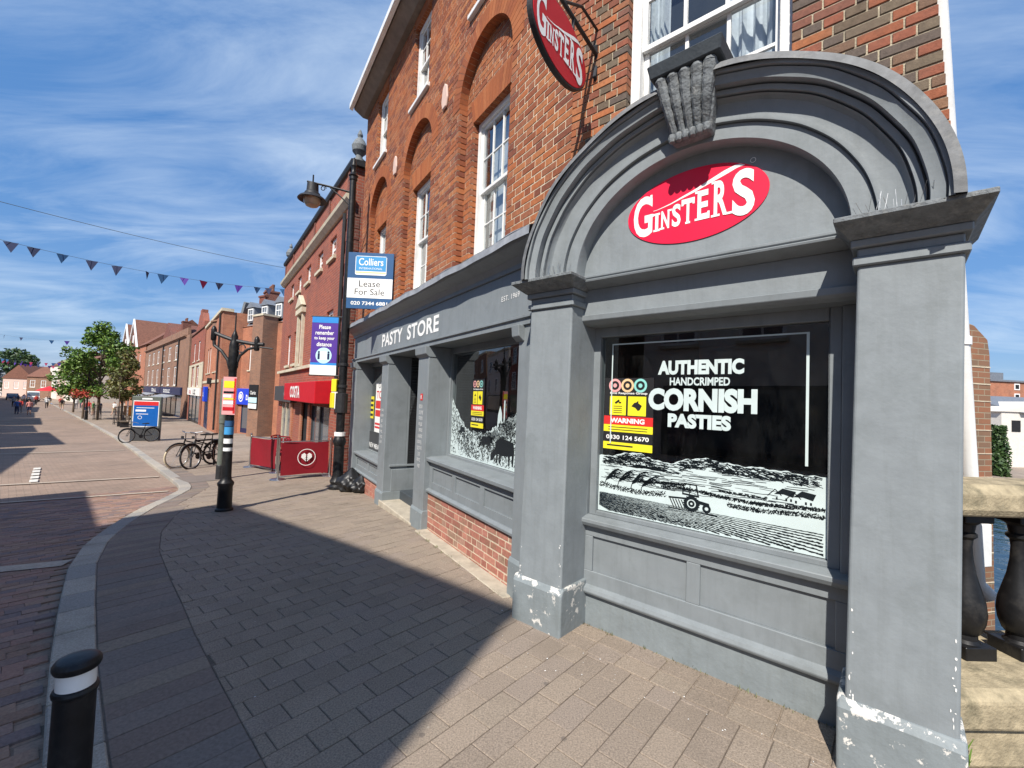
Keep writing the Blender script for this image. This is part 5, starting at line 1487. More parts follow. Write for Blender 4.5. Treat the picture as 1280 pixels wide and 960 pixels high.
def walls_with(F, L, n0, z0, z1, holes, m, parent, deep=0.10, name='wall', thick=8.0):
    """front wall with real openings: strips around the holes, reveals behind; plus side and back walls"""
    q = MB(F)
    xs = sorted(set([-L, 0.0] + [h[0] for h in holes] + [h[1] for h in holes]))
    for a, b in zip(xs, xs[1:]):
        cuts = sorted([(h[2], h[3]) for h in holes if h[0] <= a + 1e-6 and h[1] >= b - 1e-6])
        z = z0
        for c, d in cuts:
            if c > z: q.quad(a, b, z, c, n0)
            z = max(z, d)
        if z < z1: q.quad(a, b, z, z1, n0)
    for a, b, c, d in holes:
        for f in ([F.p(a, n0, c), F.p(a, n0, d), F.p(a, n0 - deep, d), F.p(a, n0 - deep, c)], [F.p(b, n0, c), F.p(b, n0, d), F.p(b, n0 - deep, d), F.p(b, n0 - deep, c)],
                  [F.p(a, n0, d), F.p(b, n0, d), F.p(b, n0 - deep, d), F.p(a, n0 - deep, d)], [F.p(a, n0, c), F.p(b, n0, c), F.p(b, n0 - deep, c), F.p(a, n0 - deep, c)]): q.face(f)
        q.quad(a, b, c, d, n0 - deep)
    q.face([F.p(0, n0, z0), F.p(0, n0 - thick, z0), F.p(0, n0 - thick, z1), F.p(0, n0, z1)])
    q.face([F.p(-L, n0, z0), F.p(-L, n0 - thick, z0), F.p(-L, n0 - thick, z1), F.p(-L, n0, z1)])
    q.face([F.p(-L, n0 - thick, z0), F.p(0, n0 - thick, z0), F.p(0, n0 - thick, z1), F.p(-L, n0 - thick, z1)])
    q.face([F.p(-L, n0, z1), F.p(0, n0, z1), F.p(0, n0 - thick, z1), F.p(-L, n0 - thick, z1)])
    return q.build(name, M[m], parent, fix=False)
def bld(name, label, P, d, L, z0, z1, m, wins=(), holes=(), thick=8.0, cat='building', rows=2, cols=2, pane='far_glass'):
    F = Fr((P[0], P[1], 0), (-d[0], -d[1], 0), None)
    r = thing(name, F.p(-L / 2, 0, z0 + 0.5), label, cat)
    hs = [tuple(w[:4]) for w in wins] + [tuple(h) for h in holes]
    walls_with(F, L, 0, z0, z1, hs, m, r, thick=thick)
    for w in wins: simple_win(F, w[0] + 0.001, w[1] - 0.001, w[2], w[3], 0, r, deep=0.095, cols=cols, rows=rows, fr=min(0.17, 0.07 + 0.0016 * V((P[0], P[1], 0)).length), pane=pane)
    return F, r
def shopfront(F, r, s0, s1, z0, z1, k=2, fr='charcoal'):
    q = MB(F); q.box(s0, s1, -0.06, -0.02, z0, z0 + 0.3)
    for i in range(k + 1): x = s0 + (s1 - s0) * i / k; q.box(x - 0.05, x + 0.05, -0.06, -0.005, z0, z1)
    sf = q.build('shopfront_frame', M[fr], r, fix=False)
    q = MB(F); q.quad(s0, s1, z0, z1, -0.05); q.build('pane', M['far_glass'], sf, fix=False)
def sign(F, r, s0, s1, z0, z1, n, m, body=None, tb=None, tm='white_letter', name='shop_sign', bold=0.02):
    q = MB(F); q.box(s0, s1, 0.0, n, z0, z1); o = q.build(name, M[m], r, bevel=0.01)
    if body: text(body, F, *tb, n + 0.006, bold=bold).build('lettering', M[tm], o, fix=False)
    return o
def worn(F, o, s0, s1, z0, z1, n, m='white_letter', k=5):
    """lettering too far off to read"""
    q = MB(F); w = (s1 - s0) / k
    for i in range(k):
        x = s0 + i * w; h = (z1 - z0) * rnd.uniform(0.7, 1.0)
        q.quad(x, x + w * 0.28, z0, z0 + h, n); q.quad(x + w * 0.28, x + w * 0.75, z0, z0 + h * 0.25, n)
        if rnd.random() < 0.7: q.quad(x + w * 0.28, x + w * 0.7, z0 + h * 0.7, z0 + h, n)
    q.build('lettering', M[m], o, fix=False)
def tent_roof(F, r, L, z0, z1, dep, m='roof_tile', over=0.25, name='roof', s_r=0.0):
    q = MB(F); q.sweep([(over, z0 - 0.1), (-dep / 2, z1), (-dep - over, z0 - 0.1), (-dep - over, z0 - 0.2), (-dep / 2, z1 - 0.15), (over, z0 - 0.2)], -L - 0.1, s_r + 0.1)
    return q.build(name, M[m], r)
def chimney(F, r, s, n, z0, z1, pots=2, w=0.6, m='dark_brick'):
    q = MB(F); q.box(s - w / 2, s + w / 2, n - w * 0.4, n + w * 0.4, z0, z1); q.box(s - w / 2 - 0.06, s + w / 2 + 0.06, n - w * 0.4 - 0.06, n + w * 0.4 + 0.06, z1 - 0.15, z1 - 0.02)
    c = q.build('chimney', M[m], r, fix=False)
    for k in range(pots):
        q = MB(F); q.lathe(F.p(s + (k - (pots - 1) / 2) * w * 0.45, n, z1), [(0.11, 0), (0.09, 0.2), (0.12, 0.45), (0.10, 0.5)], 8); q.build('chimney_pot', M['roof_tile'], c)

# ---- red Georgian house with the coffee shop
wins = []
for c in (1.75, 3.35, 5.15, 6.85, 8.45): wins.append((-c - 0.36, -c + 0.36, 5.42, 6.0))
for c in (1.70, 3.30, 7.0, 8.6): wins.append((-c - 0.38, -c + 0.38, 2.78, 3.98))
holes = [(-6.2, -5.5, 2.72, 4.35), (-3.4, -1.15, -0.35, 1.35), (-4.9, -3.85, -0.6, 1.40), (-9.4, -7.3, -0.6, 1.30)]
FC, cz = bld('coffee_house', 'three storey dark red brick house with coffee shop sign and pedimented central window', (-4.03, 10.46), (-0.574, 0.819), 10.7, -1.3, 7.28, 'red_brick', wins, holes, thick=7)
simple_win(FC, -6.199, -5.501, 2.72, 4.35, 0, cz, deep=0.09, rows=4)
q = MB(FC); q.box(-6.35, -6.2, 0.0, 0.09, 2.62, 4.45); q.box(-5.5, -5.35, 0.0, 0.09, 2.62, 4.45); q.box(-6.45, -5.25, 0.0, 0.14, 4.45, 4.62); q.build('window_surround', M['cream_stone'], cz)
q = MB(FC); q.prism([(-6.5, 4.68), (-5.2, 4.68), (-5.85, 5.12)], 0.0, 0.16); q.build('pediment', M['cream_stone'], cz, bevel=0.02)
q = MB(FC); q.sweep([(0, 6.30), (0.05, 6.30), (0.16, 6.42), (0.18, 6.50), (0, 6.54)], -10.75, 0.12); q.build('cornice_band', M['cream_stone'], cz)
q = MB(FC); q.sweep([(-0.3, 7.26), (0.06, 7.26), (0.09, 7.32), (0.09, 7.38), (-0.3, 7.42)], -10.78, 0.1); q.build('parapet_coping', M['iron_matt'], cz)
q = MB(FC); q.box(-10.7, -1.4, 0.0, 0.10, 2.50, 2.60); q.build('ledge', M['cream_stone'], cz)
for k in range(24):
    z = -0.4 + k * 0.28
    q = MB(FC); q.box(-0.34 if k % 2 else -0.26, 0.012, -0.2, 0.028, z, z + 0.255); q.build('quoin', M['dark_brick'], cz, fix=False)
for k in range(11):   # pilaster strips and flush joints across the parapet
    if k % 2 == 0:
        q = MB(FC); q.box(-10.6 + k * 1.02, -10.45 + k * 1.02, 0.0, 0.03, 6.55, 7.25); q.build('parapet_pier', M['dark_brick'], cz, fix=False)
for s in (-10.6, -0.15):
    q = MB(FC); q.lathe(FC.p(s, -0.15, 7.4), [(0.16, 0), (0.16, 0.1), (0.09, 0.14), (0.08, 0.22), (0.17, 0.32), (0.19, 0.45), (0.12, 0.6), (0.05, 0.68), (0.07, 0.74), (0.03, 0.85), (0.001, 0.9)], 12); q.build('urn', M['keystone_stone'], cz, smooth=True)
q = MB(FC); q.sweep([(0.0, 1.46), (0.42, 1.46), (0.42, 2.02), (0.0, 2.06)], -6.0, -0.95); so = q.build('shop_sign', M['sign_red'], cz, bevel=0.01, label='red shop sign with white letters')
text('COSTA', FC, -4.7, -3.0, 1.56, 1.92, 0.428, bold=0.03).build('lettering', M['white_letter'], so, fix=False)
sign(FC, cz, -10.3, -6.05, 1.36, 1.96, 0.2, 'charcoal', 'Clarks', (-7.6, -6.15, 1.46, 1.86))
shopfront(FC, cz, -3.4, -1.15, -0.35, 1.35, 2, 'charcoal'); shopfront(FC, cz, -9.4, -7.3, -0.6, 1.30, 2, 'cream_stone')
q = MB(FC); q.box(-4.9, -3.85, -0.09, -0.05, -0.6, 1.4); q.build('door', M['dark_inside'], cz, fix=False)
for s in (-3.75, -5.1, -6.9):
    q = MB(FC); q.box(s, s + 0.3, 0.0, 0.05, -1.2, 1.36); q.build('brick_pier', M['salmon_brick'], cz, fix=False)
q = MB(FC); q.box(-0.62, -0.2, 0.0, 0.10, 1.35, 2.0); q.build('alarm_box', M['white_paint'], cz, bevel=0.02)
q = MB(FC); q.box(-0.55, -0.25, 0.101, 0.14, 1.38, 1.75); q.build('yellow_plate', M['yellow'], cz, bevel=0.01)
q = MB(FC); q.tube([FC.p(-0.42, 0.05, 6.2), FC.p(-0.42, 0.05, 2.1)], 0.05); q.build('drainpipe', M['iron_matt'], cz)
tent_roof(FC, cz, 10.6, 7.0, 8.6, 6.8, 'slate', over=-0.5)

# ---- brick block with grey mansard
wins = [(-2.86, -2.42, 3.1, 5.0), (-4.25, -3.78, 3.1, 4.85), (-7.6, -7.1, 3.1, 4.9)]
FM, mz = bld('mansard_block', 'salmon brick block with grey slate mansard roof, dormers and blue shop sign', (-14.2, 27.0), (-0.82, 0.573), 10.2, -2.0, 6.1, 'salmon_brick', wins, [(-4.9, -2.5, -1.1, 0.75), (-8.8, -6.6, -1.1, 0.75)], thick=7, cols=1)
q = MB(FM); q.box(-2.0, -0.7, 0.0, 0.9, -2, 6.35); q.build('projecting_pier', M['brown_brick'], mz, fix=False)
q = MB(FM); q.box(-2.05, -0.65, -0.05, 0.95, 6.35, 6.47); q.build('pier_coping', M['cream_stone'], mz, fix=False)
q = MB(FM); q.sweep([(0.05, 6.05), (-0.15, 6.1), (-1.1, 7.65), (-6, 7.65), (-6.9, 6.1)], -6.2, 0.4); q.build('mansard_roof', M['slate'], mz)
q = MB(FM); q.box(-10.2, -6.2, -0.6, 0.05, 6.1, 6.75); q.box(-10.3, -6.1, -0.7, 0.15, 6.75, 6.85); q.build('parapet', M['brown_brick'], mz, fix=False)
for s in (-4.6, -2.7, -0.9):
    q = MB(FM); q.box(s - 0.45, s + 0.45, -1.6, -0.12, 6.35, 7.35); dm = q.build('dormer', M['slate'], mz, fix=False)
    simple_win(FM, s - 0.36, s + 0.36, 6.45, 7.28, -0.1, mz, sill=False, fr=0.08)
    q = MB(FM); q.prism([(s - 0.55, 7.35), (s + 0.55, 7.35), (s, 7.75)], -1.6, -0.02); q.build('dormer_gable', M['slate'], dm)
q = MB(FM); q.prism([(-6.35, 6.1), (-6.0, 6.1), (-5.2, 7.75), (-5.5, 7.85)], -3.4, 0.0); q.build('party_wall', M['keystone_stone'], mz, fix=False)
so = sign(FM, mz, -5.35, -2.35, 0.78, 1.85, 0.15, 'shop_blue'); worn(FM, so, -4.0, -3.0, 1.1, 1.45, 0.157, k=4)
q = MB(FM); disc(-4.72, 1.30, 0.26, 0.34, q, 0.157); disc(-4.75, 1.32, 0.0, 0.18, q, 0.157); q.build('sign_emblem', M['white_letter'], so, fix=False)
shopfront(FM, mz, -4.9, -2.5, -1.1, 0.75, 2, 'navy'); shopfront(FM, mz, -8.8, -6.6, -1.1, 0.75, 2, 'navy')
so = sign(FM, mz, -1.85, -0.75, 0.6, 2.1, 0.97, 'black_print', None, name='tenant_board')
text('Clarks', FM, -1.65, -0.95, 1.5, 1.72, 0.976, bold=0.01).build('lettering', M['white_letter'], so, fix=False)
card(FM, -1.82, -0.78, 1.0, 1.32, 0.972, 'pale_cyan', 'tenant_plate', so, 0.01); card(FM, -1.82, -0.78, 0.64, 0.94, 0.972, 'white_letter', 'tenant_plate', so, 0.01)

# ---- brick front with tall grouped windows
wins = [(-9.6 + k * 1.75, -8.4 + k * 1.75, 3.0, 5.0) for k in range(5)]
FT, tz_ = bld('tall_window_block', 'orange brick front with a group of tall narrow windows and a blue bracket sign', (-19.5, 29.3), (-0.631, 0.776), 12.0, -2.2, 7.0, 'salmon_brick', wins, [(-9.5, -5.5, -1.4, 1.7)], thick=6, cols=1)
q = MB(FT); q.box(-12.1, 0.1, -0.6, 0.12, 7.0, 7.2); q.build('parapet_coping', M['cream_stone'], tz_, fix=False)
shopfront(FT, tz_, -9.5, -5.5, -1.4, 1.7, 3, 'navy')
q = MB(FT); q.box(-7.2, -5.9, 0.1, 0.35, 0.75, 1.9); so = q.build('bracket_sign', M['shop_blue'], tz_, bevel=0.03); worn(FT, so, -6.95, -6.15, 1.15, 1.5, 0.358, k=4)
q = MB(FT); q.box(-4.9, -4.3, 0.0, 0.3, 2.1, 2.55); q.build('alarm_box', M['iron_matt'], tz_, fix=False)

# ---- gabled brick house with a white sign
wins = [(-5.0, -3.4, 4.5, 6.4), (-9.0, -7.4, 4.5, 6.4), (-5.3, -3.2, 1.9, 3.9), (-9.3, -7.2, 1.9, 3.9)]
FG, gz_ = bld('gabled_house', 'narrow red brick house with stepped gable and white shop sign', (-28.0, 39.8), (-0.654, 0.756), 12.0, -2.3, 7.6, 'red_brick', [(a, b, c + 0.0, d) for a, b, c, d in wins], [(-10.8, -1.2, -1.7, 1.0)], thick=9, pane='pale_pane')
q = MB(FG); q.prism([(-7.6, 7.6), (-1.2, 7.6), (-1.2, 8.1), (-2.0, 8.1), (-3.2, 9.1), (-3.7, 9.1), (-3.7, 9.5), (-5.0, 9.5), (-5.0, 9.1), (-5.5, 9.1), (-6.8, 8.1), (-7.6, 8.1)], -0.5, 0.0); q.build('gable', M['red_brick'], gz_)
tent_roof(FG, gz_, 12, 7.6, 9.0, 9, over=0.1)
chimney(FG, gz_, -7.6, -2.5, 7.6, 9.4, 2, 0.8)
so = sign(FG, gz_, -11.4, -0.4, 1.05, 1.80, 0.15, 'white_letter'); worn(FG, so, -5.6, -3.2, 1.15, 1.7, 0.157, 'black_print', 2); worn(FG, so, -9.6, -7.4, 1.2, 1.6, 0.157, 'sign_red', 4)
shopfront(FG, gz_, -10.8, -1.2, -1.7, 1.0, 3, 'black_print')
q = MB(FG); q.box(-12, 0, 0.0, 0.06, 4.0, 4.2); q.build('string_course', M['cream_stone'], gz_, fix=False)

# ---- long Georgian range
wins = []
for k in range(6): wins.append((-9.6 - k * 5.3, -7.3 - k * 5.3, 5.3, 7.3)); wins.append((-9.6 - k * 5.3, -7.3 - k * 5.3, 2.0, 4.5))
FR_, rz_ = bld('georgian_range', 'long brown brick range with rows of white sash windows above navy shopfronts', (-37.5, 50.8), (-0.711, 0.703), 40, -2.6, 8.0, 'brown_brick', wins, [(-38, -20, -2.0, 0.8), (-18, -3, -2.0, 0.8)], thick=10, pane='pale_pane')
q = MB(FR_); q.sweep([(0, 7.8), (0.25, 7.95), (0.25, 8.1), (-0.1, 8.1), (-0.1, 9.0), (-0.4, 9.0), (-0.4, 7.8)], -40, -2); q.build('parapet', M['brown_brick'], rz_)
tent_roof(FR_, rz_, 40, 8.2, 11.4, 10, over=-0.6)
chimney(FR_, rz_, -19.5, -2.5, 8.5, 11.8, 3, 1.3); 
q = MB(FR_); q.prism([(-28, 8.3), (-16, 8.3), (-22, 11.6)], -5, -0.6); q.build('gable', M['dark_brick'], rz_)
so = sign(FR_, rz_, -39, -19, 0.85, 1.8, 0.2, 'navy'); worn(FR_, so, -27.5, -22.5, 1.05, 1.6, 0.207, k=6); so = sign(FR_, rz_, -18.5, -2.5, 0.85, 1.8, 0.2, 'navy'); worn(FR_, so, -15.5, -10, 1.05, 1.6, 0.207, k=6)
q = MB(FR_); q.sweep([(0.2, 0.8), (2.6, 0.1), (2.6, 0.0), (0.2, 0.7)], -17, -6); q.build('awning', M['lead'], rz_)
q = MB(FR_); q.sweep([(0.2, 0.8), (2.6, 0.1), (2.6, 0.0), (0.2, 0.7)], -36, -24); q.build('awning', M['lead'], rz_)
shopfront(FR_, rz_, -38, -20, -2.0, 0.8, 5, 'navy'); shopfront(FR_, rz_, -18, -3, -2.0, 0.8, 4, 'navy')
for s in (-6.4, -19): 
    q = MB(FR_); q.tube([FR_.p(s, 0.1, 7.8), FR_.p(s, 0.1, 1.9)], 0.09, 6); q.build('drainpipe', M['iron_matt'], rz_)

# ---- twin gabled tiled roofs
FQ, qz_ = bld('twin_gable_house', 'house with steep brown tiled roof and twin white edged gables', (-66.5, 79.5), (-0.735, 0.678), 30, -2.6, 9.4, 'salmon_brick', [(-7 - 5 * k, -5 - 5 * k, 5.5, 7.8) for k in range(4)], thick=12, pane='pale_pane')
for c in (-14, -25.0):
    q = MB(FQ); q.prism([(c - 6, 9.4), (c + 6, 9.4), (c, 15.3)], -9, 0.2); q.build('roof', M['roof_tile'], qz_)
    q = MB(FQ); q.prism([(c - 6.2, 9.3), (c, 15.4), (c + 6.2, 9.3), (c + 5.4, 9.3), (c, 14.5), (c - 5.4, 9.3)], 0.2, 0.45); q.build('bargeboard', M['white_paint'], qz_)
    q = MB(FQ); q.box(c - 0.7, c + 0.7, 0.2, 0.3, 10.2, 12.0); q.build('window', M['white_paint'], qz_)
q = MB(FQ); q.sweep([(0.3, 9.3), (-6, 14.6), (-12.3, 9.3)], -10, 3); q.build('roof', M['roof_tile'], qz_)
# ---- further right-hand row: pale fronts behind the trees
for k, (px, py, L, h, m, lab) in enumerate(((-96, 97, 12, 8.0, 'stucco', 'far cream rendered front behind the leafy tree'), (-106, 105, 13, 9.5, 'pale_pink', 'far pale pink rendered front beyond the tree'), (-117, 113.5, 13, 8.8, 'stucco', 'farthest white rendered front on the right of the street'))):
    F, r = bld('street_house', lab, (px, py), (-0.80, 0.60), L, -3, h - 2.3, m, [(-3.5 - 4 * i, -1.8 - 4 * i, 2.2, 4.4) for i in range(3)], thick=9)
    tent_roof(F, r, L, h - 2.3, h + 0.6, 9)
# ---- the street's far end
F, r = bld('far_end_house', 'brown brick house with tiled roof closing the far end of the street', (-121.5, 119), (-0.99, -0.12), 8.5, -3.2, 3.4, 'brown_brick', [(-2.6 - 2.6 * i, -1.3 - 2.6 * i, 0.4, 2.4) for i in range(3)], thick=9, pane='pale_pane')
tent_roof(F, r, 8.5, 3.4, 6.2, 9); chimney(F, r, -1.0, -4.5, 5.0, 7.6, 2, 1.0)
F, r = bld('far_end_house', 'pale rendered gabled house left of the brown one at the far end', (-131.5, 121), (-0.99, -0.1), 7.5, -3.2, 2.6, 'pale_pink', [(-2.4 - 2.4 * i, -1.2 - 2.4 * i, -0.2, 1.8) for i in range(3)], thick=9, pane='pale_pane')
q = MB(F); q.prism([(-7.8, 2.6), (0.3, 2.6), (-3.75, 6.4)], -9, 0.2); q.build('roof', M['roof_tile'], r)
F, r = bld('far_end_house', 'low dark slate roofed house leftmost at the far end of the street', (-141, 128), (-0.99, -0.1), 14, -3.2, 1.6, 'stucco', [(-3 - 3.4 * i, -1.4 - 3.4 * i, -0.8, 0.9) for i in range(4)], thick=9)
tent_roof(F, r, 14, 1.6, 4.6, 9, 'slate')
chimney(FM, mz, -8.6, -3.0, 6.1, 9.2, 2, 0.9); chimney(FT, tz_, -4.0, -3.5, 7.0, 9.6, 3, 1.1); chimney(FG, gz_, -11.5, -3.0, 7.6, 10.2, 3, 1.0); chimney(FR_, rz_, -36, -3.0, 8.5, 12.2, 3, 1.5)
q = MB(FG); q.box(-12.0, 0.0, 0.0, 0.05, 1.82, 1.9); q.box(-12.0, -9.5, 0.0, 0.05, 1.9, 4.0); q.box(-7.0, -5.5, 0.0, 0.05, 1.9, 4.0); q.box(-3.0, 0.0, 0.0, 0.05, 1.9, 4.0); q.build('stone_storey', M['cream_stone'], gz_, fix=False, kind='stuff')
q = MB(FT); q.tube([FT.p(-0.6, 0.1, 6.9), FT.p(-0.6, 0.1, -1)], 0.07, 6); q.build('drainpipe', M['iron_matt'], tz_)
q = MB(FM); q.tube([FM.p(-6.1, 0.1, 6.0), FM.p(-6.1, 0.1, -1)], 0.06, 6); q.build('drainpipe', M['iron_matt'], mz)
q = MB(FT); q.box(-11.9, -0.1, 0.0, 0.06, 2.2, 2.4); q.build('string_course', M['cream_stone'], tz_, fix=False)
# ---- opposite side, out of the picture apart from its far end: these shade the road
def opposite(name, lab, A_, B_, H, m, z0=-0.4, roof='slate', nw=3, dep=6.5):
    a, b = V((A_[0], A_[1], 0)), V((B_[0], B_[1], 0)); d = (b - a); L = d.length; d.normalize()
    N = V((-d.y, d.x, 0))
    if N.dot(BX) < 0: N = -N
    D = V((-N.y, N.x, 0))
    if D.dot(d) < 0: F = Fr(b, -d, N)
    else: F = Fr(b, d, N)
    r = thing(name, F.p(-L / 2, 0, z0), lab, 'building')
    ws = []
    if nw:
        st = L / nw
        for i in range(nw):
            c = -L + st * (i + 0.5)
            for zz in (H * 0.38, H * 0.68): ws.append((c - 0.5, c + 0.5, zz, zz + min(1.6, H * 0.2)))
    walls_with(F, L, 0, z0 - 2, H, [], m, r, thick=dep)
    for w in ws: simple_win(F, *w, 0.04, r)
    q = MB(F); q.box(-L + 0.6, -0.6, 0.0, 0.03, 0.4, 2.3); sf = q.build('shopfront_frame', M['charcoal'], r, fix=False)
    q = MB(F); q.quad(-L + 0.8, -0.8, 0.7, 2.2, 0.034); q.build('pane', M['far_glass'], sf, fix=False)
    q = MB(F); q.sweep([(0.03, H - 0.25), (0.08, H - 0.2), (0.08, H), (-0.3, H + 0.002), (-0.3, H - 0.25)], -L, 0.0); q.build('parapet_coping', M['cream_stone'], r)
    return F, r
opposite('opposite_house', 'tall cream house across the street behind the viewer', (-3.03, -4.45), (-8.0, -0.72), 9.0, 'stucco')
opposite('opposite_house', 'lower brick house across the street next to the tall cream one', (-8.12, 0.1), (-11.25, 2.9), 6.5, 'brown_brick', nw=2)
opposite('opposite_house', 'white shop across the street beyond the lower brick house', (-15.2, 4.3), (-23.3, 12.3), 6.6, 'stucco', nw=4)
prev = (-24.0, 13.2)
for k, (pt, h, m) in enumerate((((-33, 20.6), 8.4, 'red_brick'), ((-41, 27.4), 7.9, 'stucco'), ((-52, 37.2), 8.5, 'brown_brick'), ((-64, 48.0), 8.1, 'salmon_brick'), ((-80, 63.0), 8.4, 'red_brick'), ((-100, 82), 7.6, 'dark_brick'), ((-124, 105), 7.8, 'dark_brick'))):
    opposite('opposite_house', ('red brick', 'white rendered', 'brown brick', 'salmon brick', 'second red brick', 'dark brick', 'farthest dark brick')[k] + ' house in the shaded row on the left side of the street', prev, pt, h - 1.0, m, z0=-2.6, nw=3)
    prev = (pt[0] - 0.6, pt[1] + 0.5)
# ================================================================== street furniture
def rev(q, c, prof, seg=20): return q.lathe(c, prof, seg)
# ---- bollard in the foreground
bp0 = gp(-1.69, 1.80)
bo = thing('bollard', bp0, 'black bollard with white reflective band beside the kerb in the foreground', 'bollard')
H = 0.625
q = MB(); rev(q, bp0, [(0.085, -0.05), (0.085, 0.0), (0.066, 0.05), (0.064, H - 0.13), (0.070, H - 0.125), (0.072, H - 0.115), (0.068, H - 0.105), (0.060, H - 0.10)], 32); q.build('post', M['iron'], bo, smooth=True)
q = MB(); rev(q, bp0, [(0.0605, H - 0.105), (0.0605, H - 0.035)], 32); q.build('reflective_band', M['white_letter'], bo, smooth=True)
q = MB(); rev(q, bp0, [(0.058, H - 0.04), (0.070, H - 0.034), (0.075, H - 0.022), (0.075, H - 0.010), (0.067, H + 0.002), (0.06, H + 0.006), (0.04, H + 0.010), (0.001, H + 0.012)], 32); q.build('cap', M['iron'], bo, smooth=True)

# ---- old iron signpost with scrolled brackets
pp = gp(-4.47, 7.03)
po = thing('iron_signpost', pp, 'black fluted iron post with side brackets, stickers and a flyer board on the pavement', 'post')
k_ = 1.085
def Z(z): return (z + 0.045) * k_
q = MB(); rev(q, pp, [(0.125, -0.05), (0.125, 0.03), (0.105, 0.05), (0.10, Z(0.30)), (0.115, Z(0.33)), (0.115, Z(0.36)), (0.08, Z(0.40)), (0.072, Z(0.45)), (0.065, Z(0.9)), (0.06, Z(1.35))], 20); q.build('column', M['iron'], po, smooth=True)
q = MB(); rev(q, pp, [(0.06, Z(1.35)), (0.056, Z(1.9)), (0.06, Z(2.02)), (0.072, Z(2.05)), (0.074, Z(2.12)), (0.072, Z(2.36)), (0.06, Z(2.42)), (0.045, Z(2.46)), (0.05, Z(2.50)), (0.03, Z(2.55)), (0.012, Z(2.60)), (0.010, Z(2.80)), (0.001, Z(2.86))], 16); q.build('shaft', M['iron'], po, smooth=True)
q = MB()
c0 = pp
def at(dx, z): return c0 + V((dx, 0, Z(z)))
q.tube([at(-0.34, 2.55), at(-0.2, 2.50), at(0.0, 2.44), at(0.30, 2.40), at(0.47, 2.40)], 0.03)
q.tube([at(-0.34, 2.50), at(-0.32, 2.36), at(-0.2, 2.28), at(-0.09, 2.15), at(-0.05, 2.02)], 0.026)
q.tube([at(0.36, 2.36), at(0.22, 2.32), at(0.10, 2.22), at(0.05, 2.1)], 0.022)
q.tube([at(0.12 + 0.06 * math.cos(a), 2.33 + 0.06 * math.sin(a)) for a in [i * 0.5 for i in range(13)]], 0.010)
q.tube([at(0.36, 2.36), at(0.62, 2.34)], 0.012)
q.build('bracket', M['iron_matt'], po)
for dx, z in ((-0.34, 2.53), (0.36, 2.40)):
    q = MB(); q.lathe(at(dx, z - 0.10), [(0.03, 0), (0.04, 0.02), (0.04, 0.18), (0.025, 0.22), (0.001, 0.24)], 12); q.build('bracket_boss', M['iron'], po, smooth=True)
for z0, z1, m in ((1.06, 1.17, 'agent_sky'), (1.18, 1.26, 'agent_blue'), (0.93, 1.0, 'white_letter'), (0.82, 0.87, 'white_letter')):
    q = MB(); rev(q, pp, [(0.0665, Z(z0)), (0.0655, Z(z1))], 20); q.build('sticker', M[m], po, smooth=True)
FP = Fr(pp + V((0.0, -0.075, 0)), (0.995, 0.1, 0), None)
q = MB(FP); q.box(-0.085, 0.115, -0.012, 0.0, Z(1.35), Z(1.90)); fl = q.build('flyer_board', M['pink_print'], po)
for a, b, c, d, m in ((-0.07, 0.09, 1.74, 1.84, 'yellow'), (-0.07, 0.10, 1.66, 1.69, 'ink'), (-0.075, 0.05, 1.60, 1.64, 'white_letter'), (-0.06, 0.10, 1.57, 1.59, 'yellow'), (-0.07, 0.09, 1.50, 1.55, 'white_letter'), (-0.07, 0.1, 1.41, 1.46, 'sign_red'), (0.08, 0.11, 1.37, 1.88, 'poster_red')):
    card(FP, a, b, Z(c), Z(d), 0.001, m, 'flyer', fl, 0.003)
# ---- plain grey post behind it
gpz = gp(-6.78, 10.42)
go = thing('grey_post', gpz, 'plain grey green steel post with black cap behind the iron signpost', 'post')
q = MB(); rev(q, gpz, [(0.072, -0.1), (0.07, 1.95)], 16); q.build('shaft', M['green_steel'], go, smooth=True)
q = MB(); rev(q, gpz, [(0.072, 1.3), (0.085, 1.31), (0.085, 2.33), (0.07, 2.36), (0.001, 2.38)], 16); q.build('cap_sleeve', M['green_steel'], go, smooth=True)
q = MB(); rev(q, gpz, [(0.085, -0.08), (0.085, 0.32), (0.072, 0.34)], 16); q.build('base_sleeve', M['iron_matt'], go, smooth=True)

# ---- street lamp with banner
lp = gp(-3.5, 9.09)
lo = thing('street_lamp', lp, 'tall black street lamp with swan arm lantern and purple distancing banner', 'street lamp')
q = MB(); rev(q, lp, [(0.165, -0.06), (0.165, 0.06), (0.13, 0.10), (0.15, 0.16), (0.12, 0.22), (0.105, 0.28), (0.10, 0.88), (0.115, 0.90), (0.13, 0.97), (0.115, 1.03), (0.085, 1.08), (0.08, 1.2)], 20); q.build('base', M['iron'], lo, smooth=True)
q = MB(); rev(q, lp, [(0.082, 1.2), (0.08, 4.0), (0.065, 6.42), (0.08, 6.44), (0.08, 6.50), (0.10, 6.53), (0.07, 6.56), (0.05, 6.62), (0.045, 6.7), (0.065, 6.74), (0.05, 6.78), (0.04, 6.88), (0.001, 6.93)], 16); q.build('column', M['iron'], lo, smooth=True)
for z in (2.1, 2.55): 
    q = MB(); rev(q, lp, [(0.083, z - 0.03), (0.098, z - 0.028), (0.098, z + 0.028), (0.083, z + 0.03)], 16); q.build('band_clamp', M['iron_matt'], lo)
q = MB(); rev(q, lp, [(0.084, 1.55), (0.12, 1.56), (0.12, 1.95), (0.084, 1.96)], 16); q.build('control_sleeve', M['iron_matt'], lo)
q = MB(); rev(q, lp, [(0.108, 1.08), (0.108, 1.16)], 16); q.build('sticker', M['white_letter'], lo)
LX = V((-0.86, 0.0, 0))
q = MB(); q.tube([lp + V((0, 0, 6.17)), lp + LX * 0.6 + V((0, 0, 6.29)), lp + LX * 1.12 + V((0, 0, 6.38))], 0.022)
